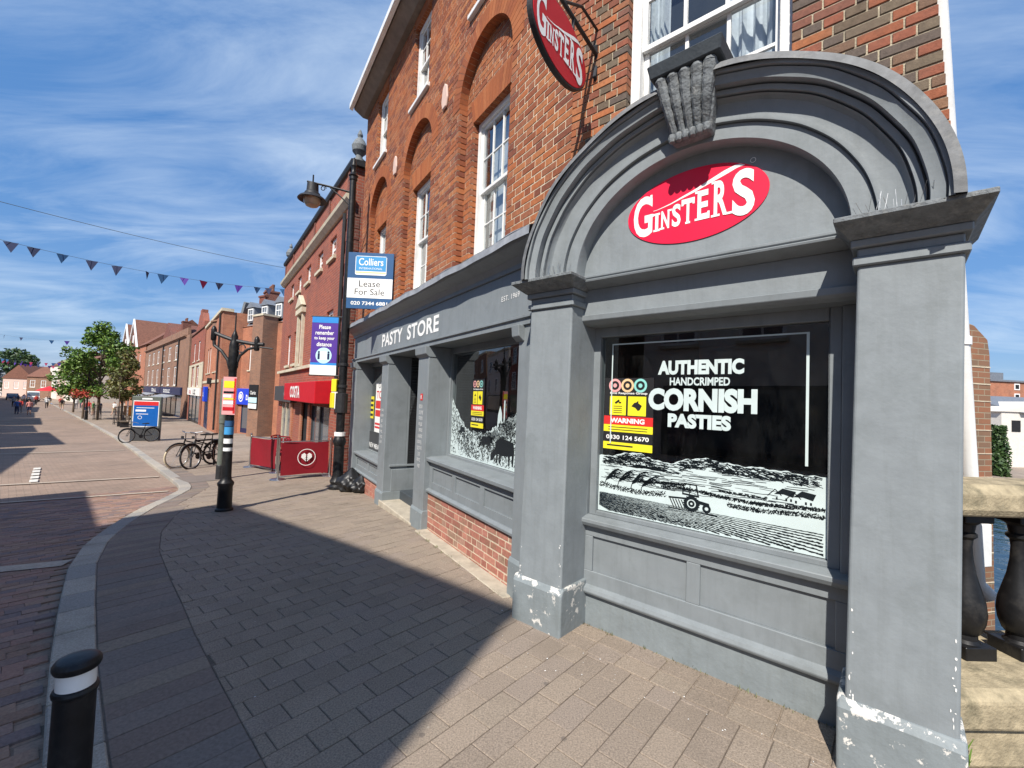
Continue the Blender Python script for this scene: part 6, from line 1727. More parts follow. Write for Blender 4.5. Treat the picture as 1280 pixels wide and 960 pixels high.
q.tube([lp + V((0, 0, 5.85)), lp + LX * 0.25 + V((0, 0, 6.05)), lp + LX * 0.55 + V((0, 0, 6.26))], 0.014)
q.tube([lp + LX * 0.72 + V((0.06 * math.cos(a) * (1 - a / 14), 0, 6.24 + 0.06 * math.sin(a) * (1 - a / 14)))for a in [i * 0.5 for i in range(16)]], 0.009)
q.tube([lp + LX * 0.98 + V((0, 0, 6.35)), lp + LX * 0.98 + V((0, 0, 6.52))], 0.016); q.build('arm', M['iron'], lo)
lc = lp + LX * 0.98
q = MB(); rev(q, lc, [(0.03, 6.36), (0.11, 6.33), (0.12, 6.16), (0.15, 6.13), (0.16, 6.09), (0.26, 6.02), (0.285, 5.98), (0.27, 5.975), (0.15, 6.03), (0.10, 6.06)], 24); q.build('lantern_hood', M['iron_matt'], lo, smooth=True)
m_, t_, b_ = nodes('lamp_glass'); b_.inputs['Base Color'].default_value = (0.62, 0.5, 0.36, 1); b_.inputs['Roughness'].default_value = 0.15; b_.inputs['Transmission Weight'].default_value = 0.5
q = MB(); rev(q, lc, [(0.17, 6.015), (0.165, 5.93), (0.12, 5.86), (0.05, 5.83), (0.001, 5.825)], 20); q.build('lantern_glass', M['lamp_glass'], lo, smooth=True)
# banner
FBn = Fr(lp + V((-0.66, -0.02, 0)), (0.9997, 0.0, 0), (0, -1, 0))
def bz(z): return (z - 1.93) * 1.105 + 2.32
tz0, tz1 = 2.32, 3.52
q = MB(FBn); q.box(-0.02, 0.52, 0.0, 0.008, tz0, tz1); bn = q.build('banner', M['banner_purple'], lo)
card(FBn, -0.02, 0.52, tz1 - 0.12, tz1, 0.0085, 'banner_cyan', 'banner_stripe', bn); card(FBn, -0.02, 0.52, tz0 + 0.2, tz0 + 0.25, 0.0085, 'banner_cyan', 'banner_stripe', bn); card(FBn, -0.02, 0.52, tz0, tz0 + 0.2, 0.0085, 'white_letter', 'banner_foot', bn)
for b, w, z in (('Please', 0.24, 3.27), ('remember', 0.38, 3.15), ('to keep your', 0.42, 3.03), ('distance', 0.31, 2.91)):
    text(b, FBn, 0.25 - w / 2, 0.25 + w / 2, z, z + 0.085, 0.011, bold=0.02).build('lettering', M['white_letter'], bn, fix=False)
q = MB(FBn); disc(0.25, 2.72, 0.0, 0.165, q, 0.011, 32); q.build('banner_circle', M['pale_cyan'], bn, fix=False)
q = MB(FBn)
for sx in (-0.1, 0.1):
    disc(0.25 + sx, 2.79, 0.0, 0.022, q, 0.0125, 12); q.quad(0.25 + sx - 0.022, 0.25 + sx + 0.022, 2.64, 2.765, 0.0125)
q.build('banner_figures', M['navy'], bn, fix=False)
q = MB(FBn); q.quad(0.18, 0.32, 2.63, 2.80, 0.0128); q.build('banner_figures', M['white_letter'], bn, fix=False)
q = MB(FBn); q.tube([FBn.p(-0.04, 0.0, tz1 + 0.01), FBn.p(0.66, 0.0, tz1 + 0.01)], 0.014); q.build('banner_arm', M['iron_matt'], lo); q = MB(FBn); q.tube([FBn.p(-0.04, 0.0, tz0 - 0.01), FBn.p(0.66, 0.0, tz0 - 0.01)], 0.014); q.build('banner_arm', M['iron_matt'], lo)
q = MB(FBn); q.box(0.47, 0.575, -0.06, 0.08, 1.98, 2.24); q.build('yellow_box', M['yellow'], lo, bevel=0.01)

# ---- cafe barriers and red chairs
def barrier(a, b, label, h=0.93, logo=True):
    a = gp(*a); b = gp(*b); d = (b - a); d.z = 0; L = d.length; d.normalize()
    F = Fr(a, d, V((d.y, -d.x, 0)) if V((d.y, -d.x, 0)).y < 0 else V((-d.y, d.x, 0)))
    flip = F.D.cross(V((0, 0, 1))).dot(F.N) < 0
    r = thing('cafe_barrier', a + (b - a) / 2, label, 'barrier', 'red canvas barriers round the cafe tables')
    dz = b.z - a.z
    for s, zz in ((0, 0), (L, dz)):
        q = MB(F); q.tube([F.p(s, 0, zz + 0.03), F.p(s, 0, zz + h)], 0.022, 12); q.lathe(F.p(s, 0, zz + h), [(0.022, 0), (0.028, 0.01), (0.028, 0.035), (0.001, 0.05)], 12); q.build('post', M['steel'], r, smooth=True)
        q = MB(F); q.lathe(F.p(s, 0, zz), [(0.17, 0.0), (0.17, 0.015), (0.15, 0.028), (0.03, 0.045), (0.001, 0.045)], 20); q.build('foot', M['steel'], r)
    q = MB(F); nn = 12
    for i in range(nn):
        for j in range(6):
            def P(i, j):
                u, v = i / nn, j / 6
                sag = 0.03 * math.sin(u * math.pi)
                return F.p(0.05 + (L - 0.1) * u, 0.02 * math.sin(u * 7 + v * 3), dz * u + 0.09 + sag * 0.4 + (h - 0.16 - sag) * v)
            q.face([P(i, j), P(i + 1, j), P(i + 1, j + 1), P(i, j + 1)])
    c = q.build('canvas', M['cafe_red'], r, smooth=True)
    if logo:
        q = MB(F); cx, cz_ = L * 0.52, 0.50 + dz / 2
        disc(cx, cz_, 0.185, 0.20, q, 0.03)
        for sg in (-1, 1):
            for i in range(4):
                q.poly([(cx + sg * (0.012 + i * 0.0), cz_ - 0.10 + i * 0.045), (cx + sg * 0.12, cz_ + 0.00 + i * 0.02), (cx + sg * (0.115 - i * 0.02), cz_ + 0.03 + i * 0.025), (cx + sg * 0.012, cz_ - 0.07 + i * 0.045)], 0.03 + 0.0005 * i)
        q.build('emblem', M['white_letter'], r, fix=False)
    q = MB(F); q.tube([F.p(0, 0.0, h - 0.05), F.p(L, 0, dz + h - 0.05)], 0.012); q.tube([F.p(0, 0.0, 0.07), F.p(L, 0, dz + 0.07)], 0.012); q.build('rail', M['steel'], r)
barrier((-5.36, 10.31), (-4.42, 10.95), 'red canvas cafe barrier with round white emblem nearest the street lamp')
barrier((-7.45, 12.75), (-6.05, 11.55), 'plain red canvas cafe barrier at the left end of the seating', logo=False)
barrier((-6.0, 13.4), (-4.95, 12.5), 'plain red canvas cafe barrier at the back beside the brick wall', logo=False)
def chair(loc, rz, lab):
    r = thing('cafe_chair', (0, 0, 0), lab, 'chair', 'red cafe chairs behind the barriers')
    q = MB(); q.box(-0.21, 0.21, -0.21, 0.21, 0.43, 0.46); q.build('seat', M['cafe_red'], r, bevel=0.01)
    for x in (-0.19, 0.19):
        q = MB(); q.tube([V((x, -0.19, 0)), V((x, -0.19, 0.44)), V((x, -0.2, 0.62))], 0.016); q.build('leg', M['cafe_red'], r)
        q = MB(); q.tube([V((x, 0.2, 0)), V((x, 0.19, 0.45)), V((x, 0.26, 0.88))], 0.016); q.build('leg', M['cafe_red'], r)
        q = MB(); q.tube([V((x, -0.21, 0.63)), V((x, 0.22, 0.65))], 0.015); q.build('armrest', M['cafe_red'], r)
    for k in range(5):
        x = -0.14 + k * 0.07; q = MB(); q.box(x - 0.02, x + 0.02, -0.245, -0.235, 0.5, 0.86); 
        q.v = [V((p.x, p.y + (p.z - 0.5) * 0.15 - 0.03, p.z)) for p in q.v]; q.build('back_slat', M['cafe_red'], r)
    q = MB(); q.tube([V((-0.19, 0.26, 0.88)), V((0, 0.275, 0.9)), V((0.19, 0.26, 0.88))], 0.02); q.build('top_rail', M['cafe_red'], r)
    r.location = loc; r.rotation_euler = (0, 0, rz)
for (x, y, a, lab) in ((-6.15, 11.95, 0.5, 'red slatted cafe chair behind the leftmost barrier'), (-5.55, 11.6, 2.4, 'red slatted cafe chair just behind the emblem barrier'), (-4.75, 11.65, -0.9, 'red slatted cafe chair against the brick house'), (-6.6, 12.9, 1.4, 'red slatted cafe chair deepest in the seating corner')):
    chair(gp(x, y), a, lab)
tb = thing('cafe_table', gp(-5.75, 12.3), 'small round dark red cafe table between the chairs', 'table')
c = gp(-5.75, 12.3)
q = MB(); q.lathe(c, [(0.001, 0.705), (0.34, 0.705), (0.35, 0.72), (0.34, 0.735), (0.001, 0.735)], 24); q.build('table_top', M['cafe_red'], tb)
q = MB(); q.lathe(c, [(0.22, 0), (0.22, 0.02), (0.03, 0.05), (0.025, 0.70)], 16); q.build('pedestal', M['iron_matt'], tb)

# ---- rubbish bags
def bag(c, r, lab, seed):
    R_ = random.Random(seed); bm = bmesh.new(); bmesh.ops.create_icosphere(bm, subdivisions=4, radius=1)
    ph = [R_.uniform(0, 6) for _ in range(8)]
    for v in bm.verts:
        p = v.co.normalized(); a = math.atan2(p.y, p.x)
        d = 1 + 0.10 * math.sin(a * 7 + ph[0] + p.z * 4) + 0.06 * math.sin(a * 13 + ph[1] - p.z * 9) + 0.08 * math.sin(p.z * 7 + ph[2] + a * 2) + 0.04 * math.sin(a * 23 + p.z * 17 + ph[3])
        z = p.z * 0.78
        if p.z > 0.75: z += (p.z - 0.75) * 1.6; d *= 1 - (p.z - 0.75) * 2.2
        v.co = V((p.x * d * r, p.y * d * r, max(-0.62, z) * r + 0.6 * r))
    me = bpy.data.meshes.new('bag'); bm.to_mesh(me); bm.free()
    me.polygons.foreach_set('use_smooth', [True] * len(me.polygons))
    o = bpy.data.objects.new('rubbish_bag', me); link(o, c, M['bag_plastic']); tag(o, lab, 'bag', 'black rubbish bags by the shopfront')
bag(gp(-3.13, 8.85), 0.26, 'fullest black rubbish bag at the left end of the grey shopfront', 1)
bag(gp(-2.86, 8.68), 0.20, 'smaller black rubbish bag slumped in front of the full one', 2)
bag(gp(-2.83, 8.98), 0.20, 'black rubbish bag tucked against the shopfront wall', 3)

# ---- bicycles
def bike(loc, rz, lab, tyre='rubber', lean=0.06, frame='iron'):
    r = thing('bicycle', (0, 0, 0), lab, 'bicycle', 'bicycles parked on the pavement')
    R_ = 0.335
    for x in (-0.53, 0.53):
        w = MB(); w.tube([V((x + R_ * math.cos(a), 0, R_ + R_ * math.sin(a))) for a in [2 * math.pi * i / 32 for i in range(32)]], 0.021, 8, closed=True); wo = w.build('wheel', M[tyre if x < 0 else 'rubber'], r, smooth=True)
        w = MB(); w.tube([V((x + (R_ - 0.03) * math.cos(a), 0, R_ + (R_ - 0.03) * math.sin(a))) for a in [2 * math.pi * i / 32 for i in range(32)]], 0.010, 6, closed=True); w.build('rim', M['steel'], wo, smooth=True)
        w = MB()
        for i in range(18):
            a = 2 * math.pi * i / 18; w.tube([V((x, 0.015 * (-1) ** i, R_)), V((x + (R_ - 0.03) * math.cos(a), 0, R_ + (R_ - 0.03) * math.sin(a)))], 0.0022, 4)
        w.build('spokes', M['steel'], wo, kind='stuff')
        w = MB(); w.tube([V((x + (R_ + 0.035) * math.cos(a), 0, R_ + (R_ + 0.035) * math.sin(a))) for a in [0.35 + 2.3 * i / 14 for i in range(15)]], 0.022, 6); w.build('mudguard', M['iron'], r)
    bb = V((0.05, 0, 0.29)); st = V((0.20, 0, 0.80)); hd = V((-0.36, 0, 0.82)); hl = V((-0.40, 0, 0.66)); fa = V((-0.53, 0, R_)); ra = V((0.53, 0, R_))
    q = MB(); q.tube([bb, st], 0.017); q.tube([hl, bb], 0.020); q.tube([hd + V((0.02, 0, -0.06)), V((0.16, 0, 0.62))], 0.017); q.tube([hd, hl], 0.020)
    for y in (-0.05, 0.05): q.tube([bb, ra + V((0, y, 0))], 0.010); q.tube([V((0.17, 0, 0.68)), ra + V((0, y, 0))], 0.009); q.tube([hl, hl + V((-0.03, y, -0.08)), fa + V((0, y, 0))], 0.012)
    q.build('frame', M[frame], r)
    q = MB(); q.tube([hd, hd + V((-0.01, 0, 0.17))], 0.013); q.tube([V((-0.22, -0.28, 0.98)), V((-0.34, -0.2, 1.02)), V((-0.39, 0, 1.0)), V((-0.34, 0.2, 1.02)), V((-0.22, 0.28, 0.98))], 0.013); q.build('handlebar', M['steel'], r)
    q = MB(); q.hexa([V((0.05, -0.02, 0.90)), V((0.05, 0.02, 0.90)), V((0.32, 0.09, 0.90)), V((0.32, -0.09, 0.90))], [V((0.05, -0.015, 0.93)), V((0.05, 0.015, 0.93)), V((0.33, 0.08, 0.95)), V((0.33, -0.08, 0.95))]); q.tube([st, V((0.22, 0, 0.9))], 0.013); q.build('saddle', M['rubber'], r, bevel=0.01)
    q = MB(); q.lathe(bb + V((0, -0.03, 0)), [(0.001, 0), (0.09, 0.0), (0.09, 0.008), (0.001, 0.008)], 20, axis=(0, 1, 0)); q.tube([bb + V((0, -0.05, 0)), bb + V((0.12, -0.06, -0.12)), bb + V((0.12, -0.14, -0.12))], 0.010); q.tube([bb + V((0, 0.05, 0)), bb + V((-0.12, 0.06, 0.12)), bb + V((-0.12, 0.14, 0.12))], 0.010); q.build('crank', M['iron_matt'], r)
    q = MB(); q.box(0.30, 0.78, -0.07, 0.07, 0.735, 0.75); q.tube([V((0.72, 0.05, 0.74)), V((0.55, 0.05, R_))], 0.006); q.build('rack', M['iron_matt'], r)
    q = MB(); q.box(-0.47, -0.43, -0.04, 0.04, 0.84, 0.91); q.build('lamp', M['iron_matt'], r, bevel=0.008)
    r.location = loc; r.rotation_euler = (lean, 0, rz)
bike(gp(-9.2, 13.0), 1.22, 'black bicycle with cream front tyre leaning beside another bike', 'tan_tyre', 0.08)
bike(gp(-8.75, 12.85), 1.42, 'second black bicycle parked across the cream tyred one', 'rubber', -0.08)
bike(gp(-18.35, 21.9), 1.15, 'dark bicycle parked in front of the blue poster case', 'rubber', 0.08)
rk = thing('cycle_stand', gp(-8.95, 12.95), 'black hooped cycle stand between the two bikes', 'cycle stand')
c = gp(-8.95, 12.95); dr = V((0.3, 0.95, 0))
q = MB(); q.tube([c - dr * 0.35, c - dr * 0.35 + V((0, 0, 0.65)), c - dr * 0.25 + V((0, 0, 0.76)), c + dr * 0.25 + V((0, 0, 0.76)), c + dr * 0.35 + V((0, 0, 0.65)), c + dr * 0.35], 0.026); q.build('hoop', M['iron_matt'], rk)
q = MB(); q.tube([c - dr * 0.35 + V((0, 0, 0.4)), c + dr * 0.35 + V((0, 0, 0.4))], 0.018); q.build('cross_bar', M['iron_matt'], rk)

# ---- blue poster case
pc = gp(-18.75, 22.75); FPc = Fr(pc, (0.96, 0.28, 0), None)
pr = thing('poster_case', pc, 'freestanding blue poster in a dark frame on a grey plinth beside the road', 'sign')
q = MB(FPc); q.box(-0.62, 0.62, -0.13, 0.13, 0.0, 0.7); q.build('plinth', M['charcoal'], pr, bevel=0.02)
q = MB(FPc); q.box(-0.64, 0.64, -0.10, 0.09, 0.62, 2.28); q.build('frame', M['green_steel'], pr, bevel=0.03)
q = MB(FPc); q.box(-0.56, 0.56, 0.091, 0.098, 0.72, 2.06); po_ = q.build('poster_border', M['white_letter'], pr)
card(FPc, -0.53, 0.53, 0.76, 2.02, 0.099, 'board_blue', 'poster', po_); card(FPc, -0.53, 0.53, 1.82, 2.02, 0.103, 'poster_red', 'poster_head', po_)
q = MB(FPc); q.quad(-0.45, 0.0, 1.50, 1.60, 0.1035); q.quad(-0.42, 0.35, 1.68, 1.71, 0.1035); q.quad(-0.42, 0.1, 1.36, 1.39, 0.1035); disc(-0.25, 1.2, 0.07, 0.09, q, 0.1035); q.build('poster_print', M['white_letter'], po_, fix=False)
q = MB(FPc); q.box(-0.2, 0.25, 0.091, 0.10, 2.12, 2.20); q.build('header_plate', M['white_letter'], pr, fix=False)
# ================================================================== trees
def leafmat(name, a, b, c):
    m, t, bs = nodes(name)
    geo = N_(t, 'ShaderNodeNewGeometry')
    cr = N_(t, 'ShaderNodeValToRGB'); e = cr.color_ramp.elements; e[0].color = c3(a); e[1].color = c3(c); x = e.new(0.5); x.color = c3(b)
    t.links.new(geo.outputs['Random Per Island'], cr.inputs[0]); t.links.new(cr.outputs[0], bs.inputs['Base Color'])
    bs.inputs['Roughness'].default_value = 0.55
    bs.inputs['Transmission Weight'].default_value = 0.0
    return m
leafmat('leaf_green', (0.05, 0.11, 0.014), (0.11, 0.20, 0.025), (0.18, 0.27, 0.05))
leafmat('leaf_copper', (0.09, 0.07, 0.018), (0.10, 0.13, 0.025), (0.15, 0.12, 0.03))
leafmat('leaf_dark', (0.02, 0.05, 0.012), (0.035, 0.075, 0.016), (0.05, 0.09, 0.02))
leafmat('flower_red', (0.35, 0.03, 0.02), (0.45, 0.05, 0.03), (0.2, 0.08, 0.02))
def tree(base, H, rx, z0, lab, m='leaf_green', seed=1, n=4200, leaf=0.17, group=None, trunk=0.11, clumps=26, name='street_tree'):
    R_ = random.Random(seed); base = V(base)
    r = thing(name, base, lab, 'tree', group)
    q = MB(); tops = []
    mid = base + V((R_.uniform(-0.1, 0.1), R_.uniform(-0.1, 0.1), H * 0.75))
    q.tube([base + V((0, 0, -0.1)), base + V((0.03, 0.02, H * 0.25)), base + V((-0.03, 0.02, H * 0.5)), mid, base + V((0, 0, H * 0.93))], [trunk, trunk * 0.85, trunk * 0.6, trunk * 0.35, 0.015], 8)
    cl = []
    for k in range(clumps):
        u = R_.random(); z = z0 + (H - z0) * (0.06 + 0.90 * u)
        prof = math.sin(math.pi * min(1, (u * 0.92 + 0.10))) ** 0.75
        a = R_.uniform(0, 6.283); rr = rx * prof * math.sqrt(R_.uniform(0.1, 0.9))
        c = base + V((rr * math.cos(a), rr * math.sin(a), z)); cl.append((c, rx * R_.uniform(0.20, 0.36)))
        st = base + V((0, 0, max(H * 0.22, z - rr * 0.8 - 0.4)))
        q.tube([st, (st + c) / 2 + V((0, 0, 0.15)), c], [trunk * 0.3, trunk * 0.2, 0.012], 5)
    q.build('trunk', M['bark'], r, smooth=True)
    lm = MB()
    for k in range(n):
        c, s = cl[R_.randrange(len(cl))]
        while True:
            d = V((R_.uniform(-1, 1), R_.uniform(-1, 1), R_.uniform(-1, 1)))
            if d.length < 1: break
        p = c + V((d.x * s * 1.25, d.y * s * 1.25, d.z * s))
        a = V((R_.gauss(0, 1), R_.gauss(0, 1), R_.gauss(0, 0.7))).normalized(); b = a.cross(V((R_.gauss(0, 1), R_.gauss(0, 1), R_.gauss(0, 1)))).normalized()
        L = leaf * R_.uniform(0.6, 1.3)
        i = len(lm.v); lm.v += [p - a * L, p + b * L * 0.5, p + a * L, p - b * L * 0.5]; lm.f.append([i, i + 1, i + 2, i + 3]); lm.u.append([(0, 0)] * 4)
    lm.build('crown', M[m], r, fix=False)
    return r
tree(gp(-40.9, 43.7), 9.6, 2.5, 2.4, 'tallest leafy green street tree in front of the gabled houses', 'leaf_green', 3, 5600, 0.17, 'young trees along the street', 0.13, 40)
tree(gp(-36.7, 41.6), 6.6, 1.55, 2.2, 'bronze tinged street tree nearest the long brick range', 'leaf_copper', 5, 2900, 0.15, 'young trees along the street', 0.11, 30)
tree(gp(-43.8, 45.2), 6.6, 1.5, 2.0, 'short green street tree left of the tallest one', 'leaf_green', 8, 2600, 0.15, 'young trees along the street', 0.10, 24)
tree(gp(-58, 58.5), 7.0, 2.6, 2.0, 'distant green street tree beyond the tallest one', 'leaf_green', 11, 3000, 0.22, 'young trees along the street', 0.12, 22)
tree(V((-112, 128, -2.4)), 15, 7, 3, 'dark wooded tree behind the far end of the street on the right', 'leaf_dark', 13, 3000, 0.6, None, 0.3, 26, 'background_tree')
tree(V((-150, 132, -2.4)), 13, 8, 2, 'dark wooded tree behind the far end of the street on the left', 'leaf_dark', 17, 3000, 0.6, None, 0.3, 26, 'background_tree')
c = scr(1247, 595, 26)
bu = thing('river_bush', V((c.x, c.y, -1.6)), 'dense dark green bush on the bank below the white house', 'bush')
R_ = random.Random(4); lm = MB()
for k in range(2600):
    u = R_.random(); a = R_.uniform(0, 6.283); rr = math.sqrt(R_.random()) * (0.55 + 0.12 * math.sin(a * 3 + u * 9)) * (1 - 0.35 * u)
    p = V((c.x + rr * math.cos(a), c.y + rr * math.sin(a), -1.6 + 2.9 * u + R_.uniform(-0.1, 0.1)))
    a_ = V((R_.gauss(0, 1), R_.gauss(0, 1), R_.gauss(0, 1))).normalized(); b_ = a_.cross(V((R_.gauss(0, 1), R_.gauss(0, 1), 0.3))).normalized(); L = 0.12
    i = len(lm.v); lm.v += [p - a_ * L, p + b_ * L * 0.5, p + a_ * L, p - b_ * L * 0.5]; lm.f.append([i, i + 1, i + 2, i + 3]); lm.u.append([(0, 0)] * 4)
lm.build('foliage', M['leaf_dark'], bu, fix=False)
q = MB(); q.tube([V((c.x, c.y, -1.7)), V((c.x, c.y, 1.0))], 0.06); q.build('stem', M['bark'], bu)
# little weeds: at the parapet foot and along the shop plinth
def weeds(pts, lab, h=0.09, n=14, m='leaf_green'):
    q = MB()
    for (x, y, z) in pts:
        for k in range(n):
            a = rnd.uniform(0, 6.28); L = h * rnd.uniform(0.4, 1.2); b = V((x + rnd.uniform(-0.03, 0.03), y + rnd.uniform(-0.03, 0.03), z))
            tip = b + V((math.cos(a) * L * 0.6, math.sin(a) * L * 0.6, L)); e = V((-math.sin(a), math.cos(a), 0)) * L * 0.10
            q.face([b - e, b + e, tip + e * 0.3, tip - e * 0.3])
    o = q.build('weeds', M[m]); o['kind'] = 'stuff'; tag(o, lab, 'weeds')
weeds([tuple(FB.p(0.10, 0.10, 0.44)), tuple(FB.p(0.20, 0.02, 0.44)), tuple(FB.p(0.16, 0.16, 0.43)), tuple(FB.p(0.08, 0.31, 0.12)), tuple(FB.p(0.07, 0.31, 0.2)), tuple(FB.p(0.05, 0.32, 0.0))], 'small green weeds growing at the foot of the parapet', 0.06, 22)
pts = [tuple(F2.p(rnd.uniform(0.25, 1.9), -0.305, 0.0)) for _ in range(26)] + [tuple(F1.p(rnd.uniform(-2.0, 0.0), 0.17, 0.0)) for _ in range(16)]
weeds(pts, 'dry moss and grass in the joint along the shop plinth', 0.022, 8, 'leaf_copper')

# ---- litter: pale chips and leaves on the slabs
q = MB()
for k in range(90):
    t_, w_ = rnd.uniform(-1.5, 8), rnd.uniform(0.8, 3.0)
    if k < 50: p_ = F2.p(rnd.uniform(-0.2, 2.0), rnd.uniform(-0.25, 0.5) * rnd.random(), 0.004)
    else: p_ = G(t_, w_, 0.005)
    a = rnd.uniform(0, 6.28); L = rnd.uniform(0.002, 0.007); e = V((math.cos(a), math.sin(a), 0)) * L; f = V((-math.sin(a), math.cos(a), 0)) * L * rnd.uniform(0.4, 0.9)
    q.face([p_ - e, p_ - f + V((0, 0, 0.002)), p_ + e, p_ + f])
o = q.build('paint_flakes', M['white_paint']); o['kind'] = 'stuff'; tag(o, 'pale paint flakes and grit scattered on the pavement', 'litter')

# ================================================================== tree guards, bench, lamp with baskets, stall
def guard(loc, lab):
    c = V(loc); r = thing('tree_guard', c, lab, 'tree guard', 'iron tree guards along the street')
    for k in range(8):
        a = k * math.pi / 4; q = MB(); q.tube([c + V((0.3 * math.cos(a), 0.3 * math.sin(a), 0)), c + V((0.26 * math.cos(a), 0.26 * math.sin(a), 1.5))], 0.02, 5); q.build('bar', M['iron_matt'], r)
    for z in (0.15, 0.8, 1.45): q = MB(); q.tube([c + V((0.29 * math.cos(a), 0.29 * math.sin(a), z)) for a in [i * math.pi / 6 for i in range(12)]], 0.018, 5, closed=True); q.build('hoop', M['iron_matt'], r)
for p_, lab in (((-40.9, 43.7), 'black iron guard round the tallest tree'), ((-36.7, 41.6), 'black iron guard round the bronze tree'), ((-33.5, 37.7), 'black iron guard round a bare sapling near the blue poster')): guard(gp(*p_), lab)
sp = gp(-33.5, 37.7)
tree(sp, 4.6, 0.7, 2.6, 'slim bare sapling with few leaves behind the blue poster', 'leaf_copper', 21, 160, 0.12, 'young trees along the street', 0.05, 6)
be = thing('street_bench', gp(-30.3, 34.6), 'dark slatted street bench behind the blue poster', 'bench')
c = gp(-30.3, 34.6); Fb = Fr(c, (0.75, -0.66, 0), None)
for k in range(4): q = MB(Fb); q.box(-0.8, 0.8, -0.2 + k * 0.12, -0.11 + k * 0.12, 0.42, 0.46); q.build('seat_slat', M['bark'], be)
for k in range(3): q = MB(Fb); q.box(-0.8, 0.8, -0.24, -0.21, 0.55 + k * 0.12, 0.64 + k * 0.12); q.build('back_slat', M['bark'], be)
for s in (-0.7, 0.7): q = MB(Fb); q.box(s - 0.03, s + 0.03, -0.24, 0.28, 0, 0.42); q.box(s - 0.03, s + 0.03, -0.26, -0.2, 0.42, 0.95); q.build('leg', M['iron_matt'], be)
lp2 = gp(-41.9, 43.6)
l2 = thing('basket_lamp', lp2, 'distant lamp post carrying red hanging flower baskets', 'street lamp')
q = MB(); q.lathe(lp2, [(0.14, 0), (0.12, 0.9), (0.07, 1.0), (0.06, 4.6), (0.03, 4.8)], 10); q.build('column', M['iron'], l2)
q = MB(); q.tube([lp2 + V((-0.75, 0, 2.9)), lp2 + V((0, 0, 3.1)), lp2 + V((0.75, 0, 2.9))], 0.03); q.build('arm', M['iron'], l2)
for sx in (-0.75, 0.75):
    lm = MB()
    for k in range(420):
        d = V((rnd.gauss(0, 0.30), rnd.gauss(0, 0.30), rnd.gauss(0, 0.17))); p = lp2 + V((sx, 0, 2.55)) + d
        a_ = V((rnd.gauss(0, 1), rnd.gauss(0, 1), rnd.gauss(0, 1))).normalized(); b_ = a_.cross(V((0.2, rnd.gauss(0, 1), 1))).normalized(); L = 0.09
        i = len(lm.v); lm.v += [p - a_ * L, p + b_ * L * 0.6, p + a_ * L, p - b_ * L * 0.6]; lm.f.append([i, i + 1, i + 2, i + 3]); lm.u.append([(0, 0)] * 4)
    lm.build('flower_basket', M['flower_red'], l2, fix=False, kind='stuff')
sg_ = thing('market_stall', gp(-41.5, 47.5), 'orange fronted market stall with grey canopy under the tree', 'stall')
c = gp(-41.5, 47.5); Fs = Fr(c, (0.70, -0.71, 0), None)
q = MB(Fs); q.box(-2.2, 2.2, -0.8, 0.0, 0.35, 1.35); q.build('counter', M['orange_paint'], sg_)
q = MB(Fs); q.sweep([(0.6, 2.5), (-0.6, 3.0), (-1.8, 2.5), (-0.6, 2.9)], -2.6, 2.6); q.build('canopy', M['lead'], sg_)
for s in (-2.3, 2.3): q = MB(Fs); q.box(s - 0.06, s + 0.06, -0.1, 0.02, 0, 2.6); q.build('post', M['white_paint'], sg_)
um = thing('pink_parasol', gp(-86, 82), 'distant pink parasol over people in the street', 'parasol')
c = gp(-86, 82); q = MB(); q.lathe(c, [(1.9, 2.5), (1.0, 3.0), (0.001, 3.4)], 10); q.build('canopy', M['poster_red'], um)
q = MB(); q.tube([c, c + V((0, 0, 3.4))], 0.04, 6); q.build('pole', M['steel'], um)

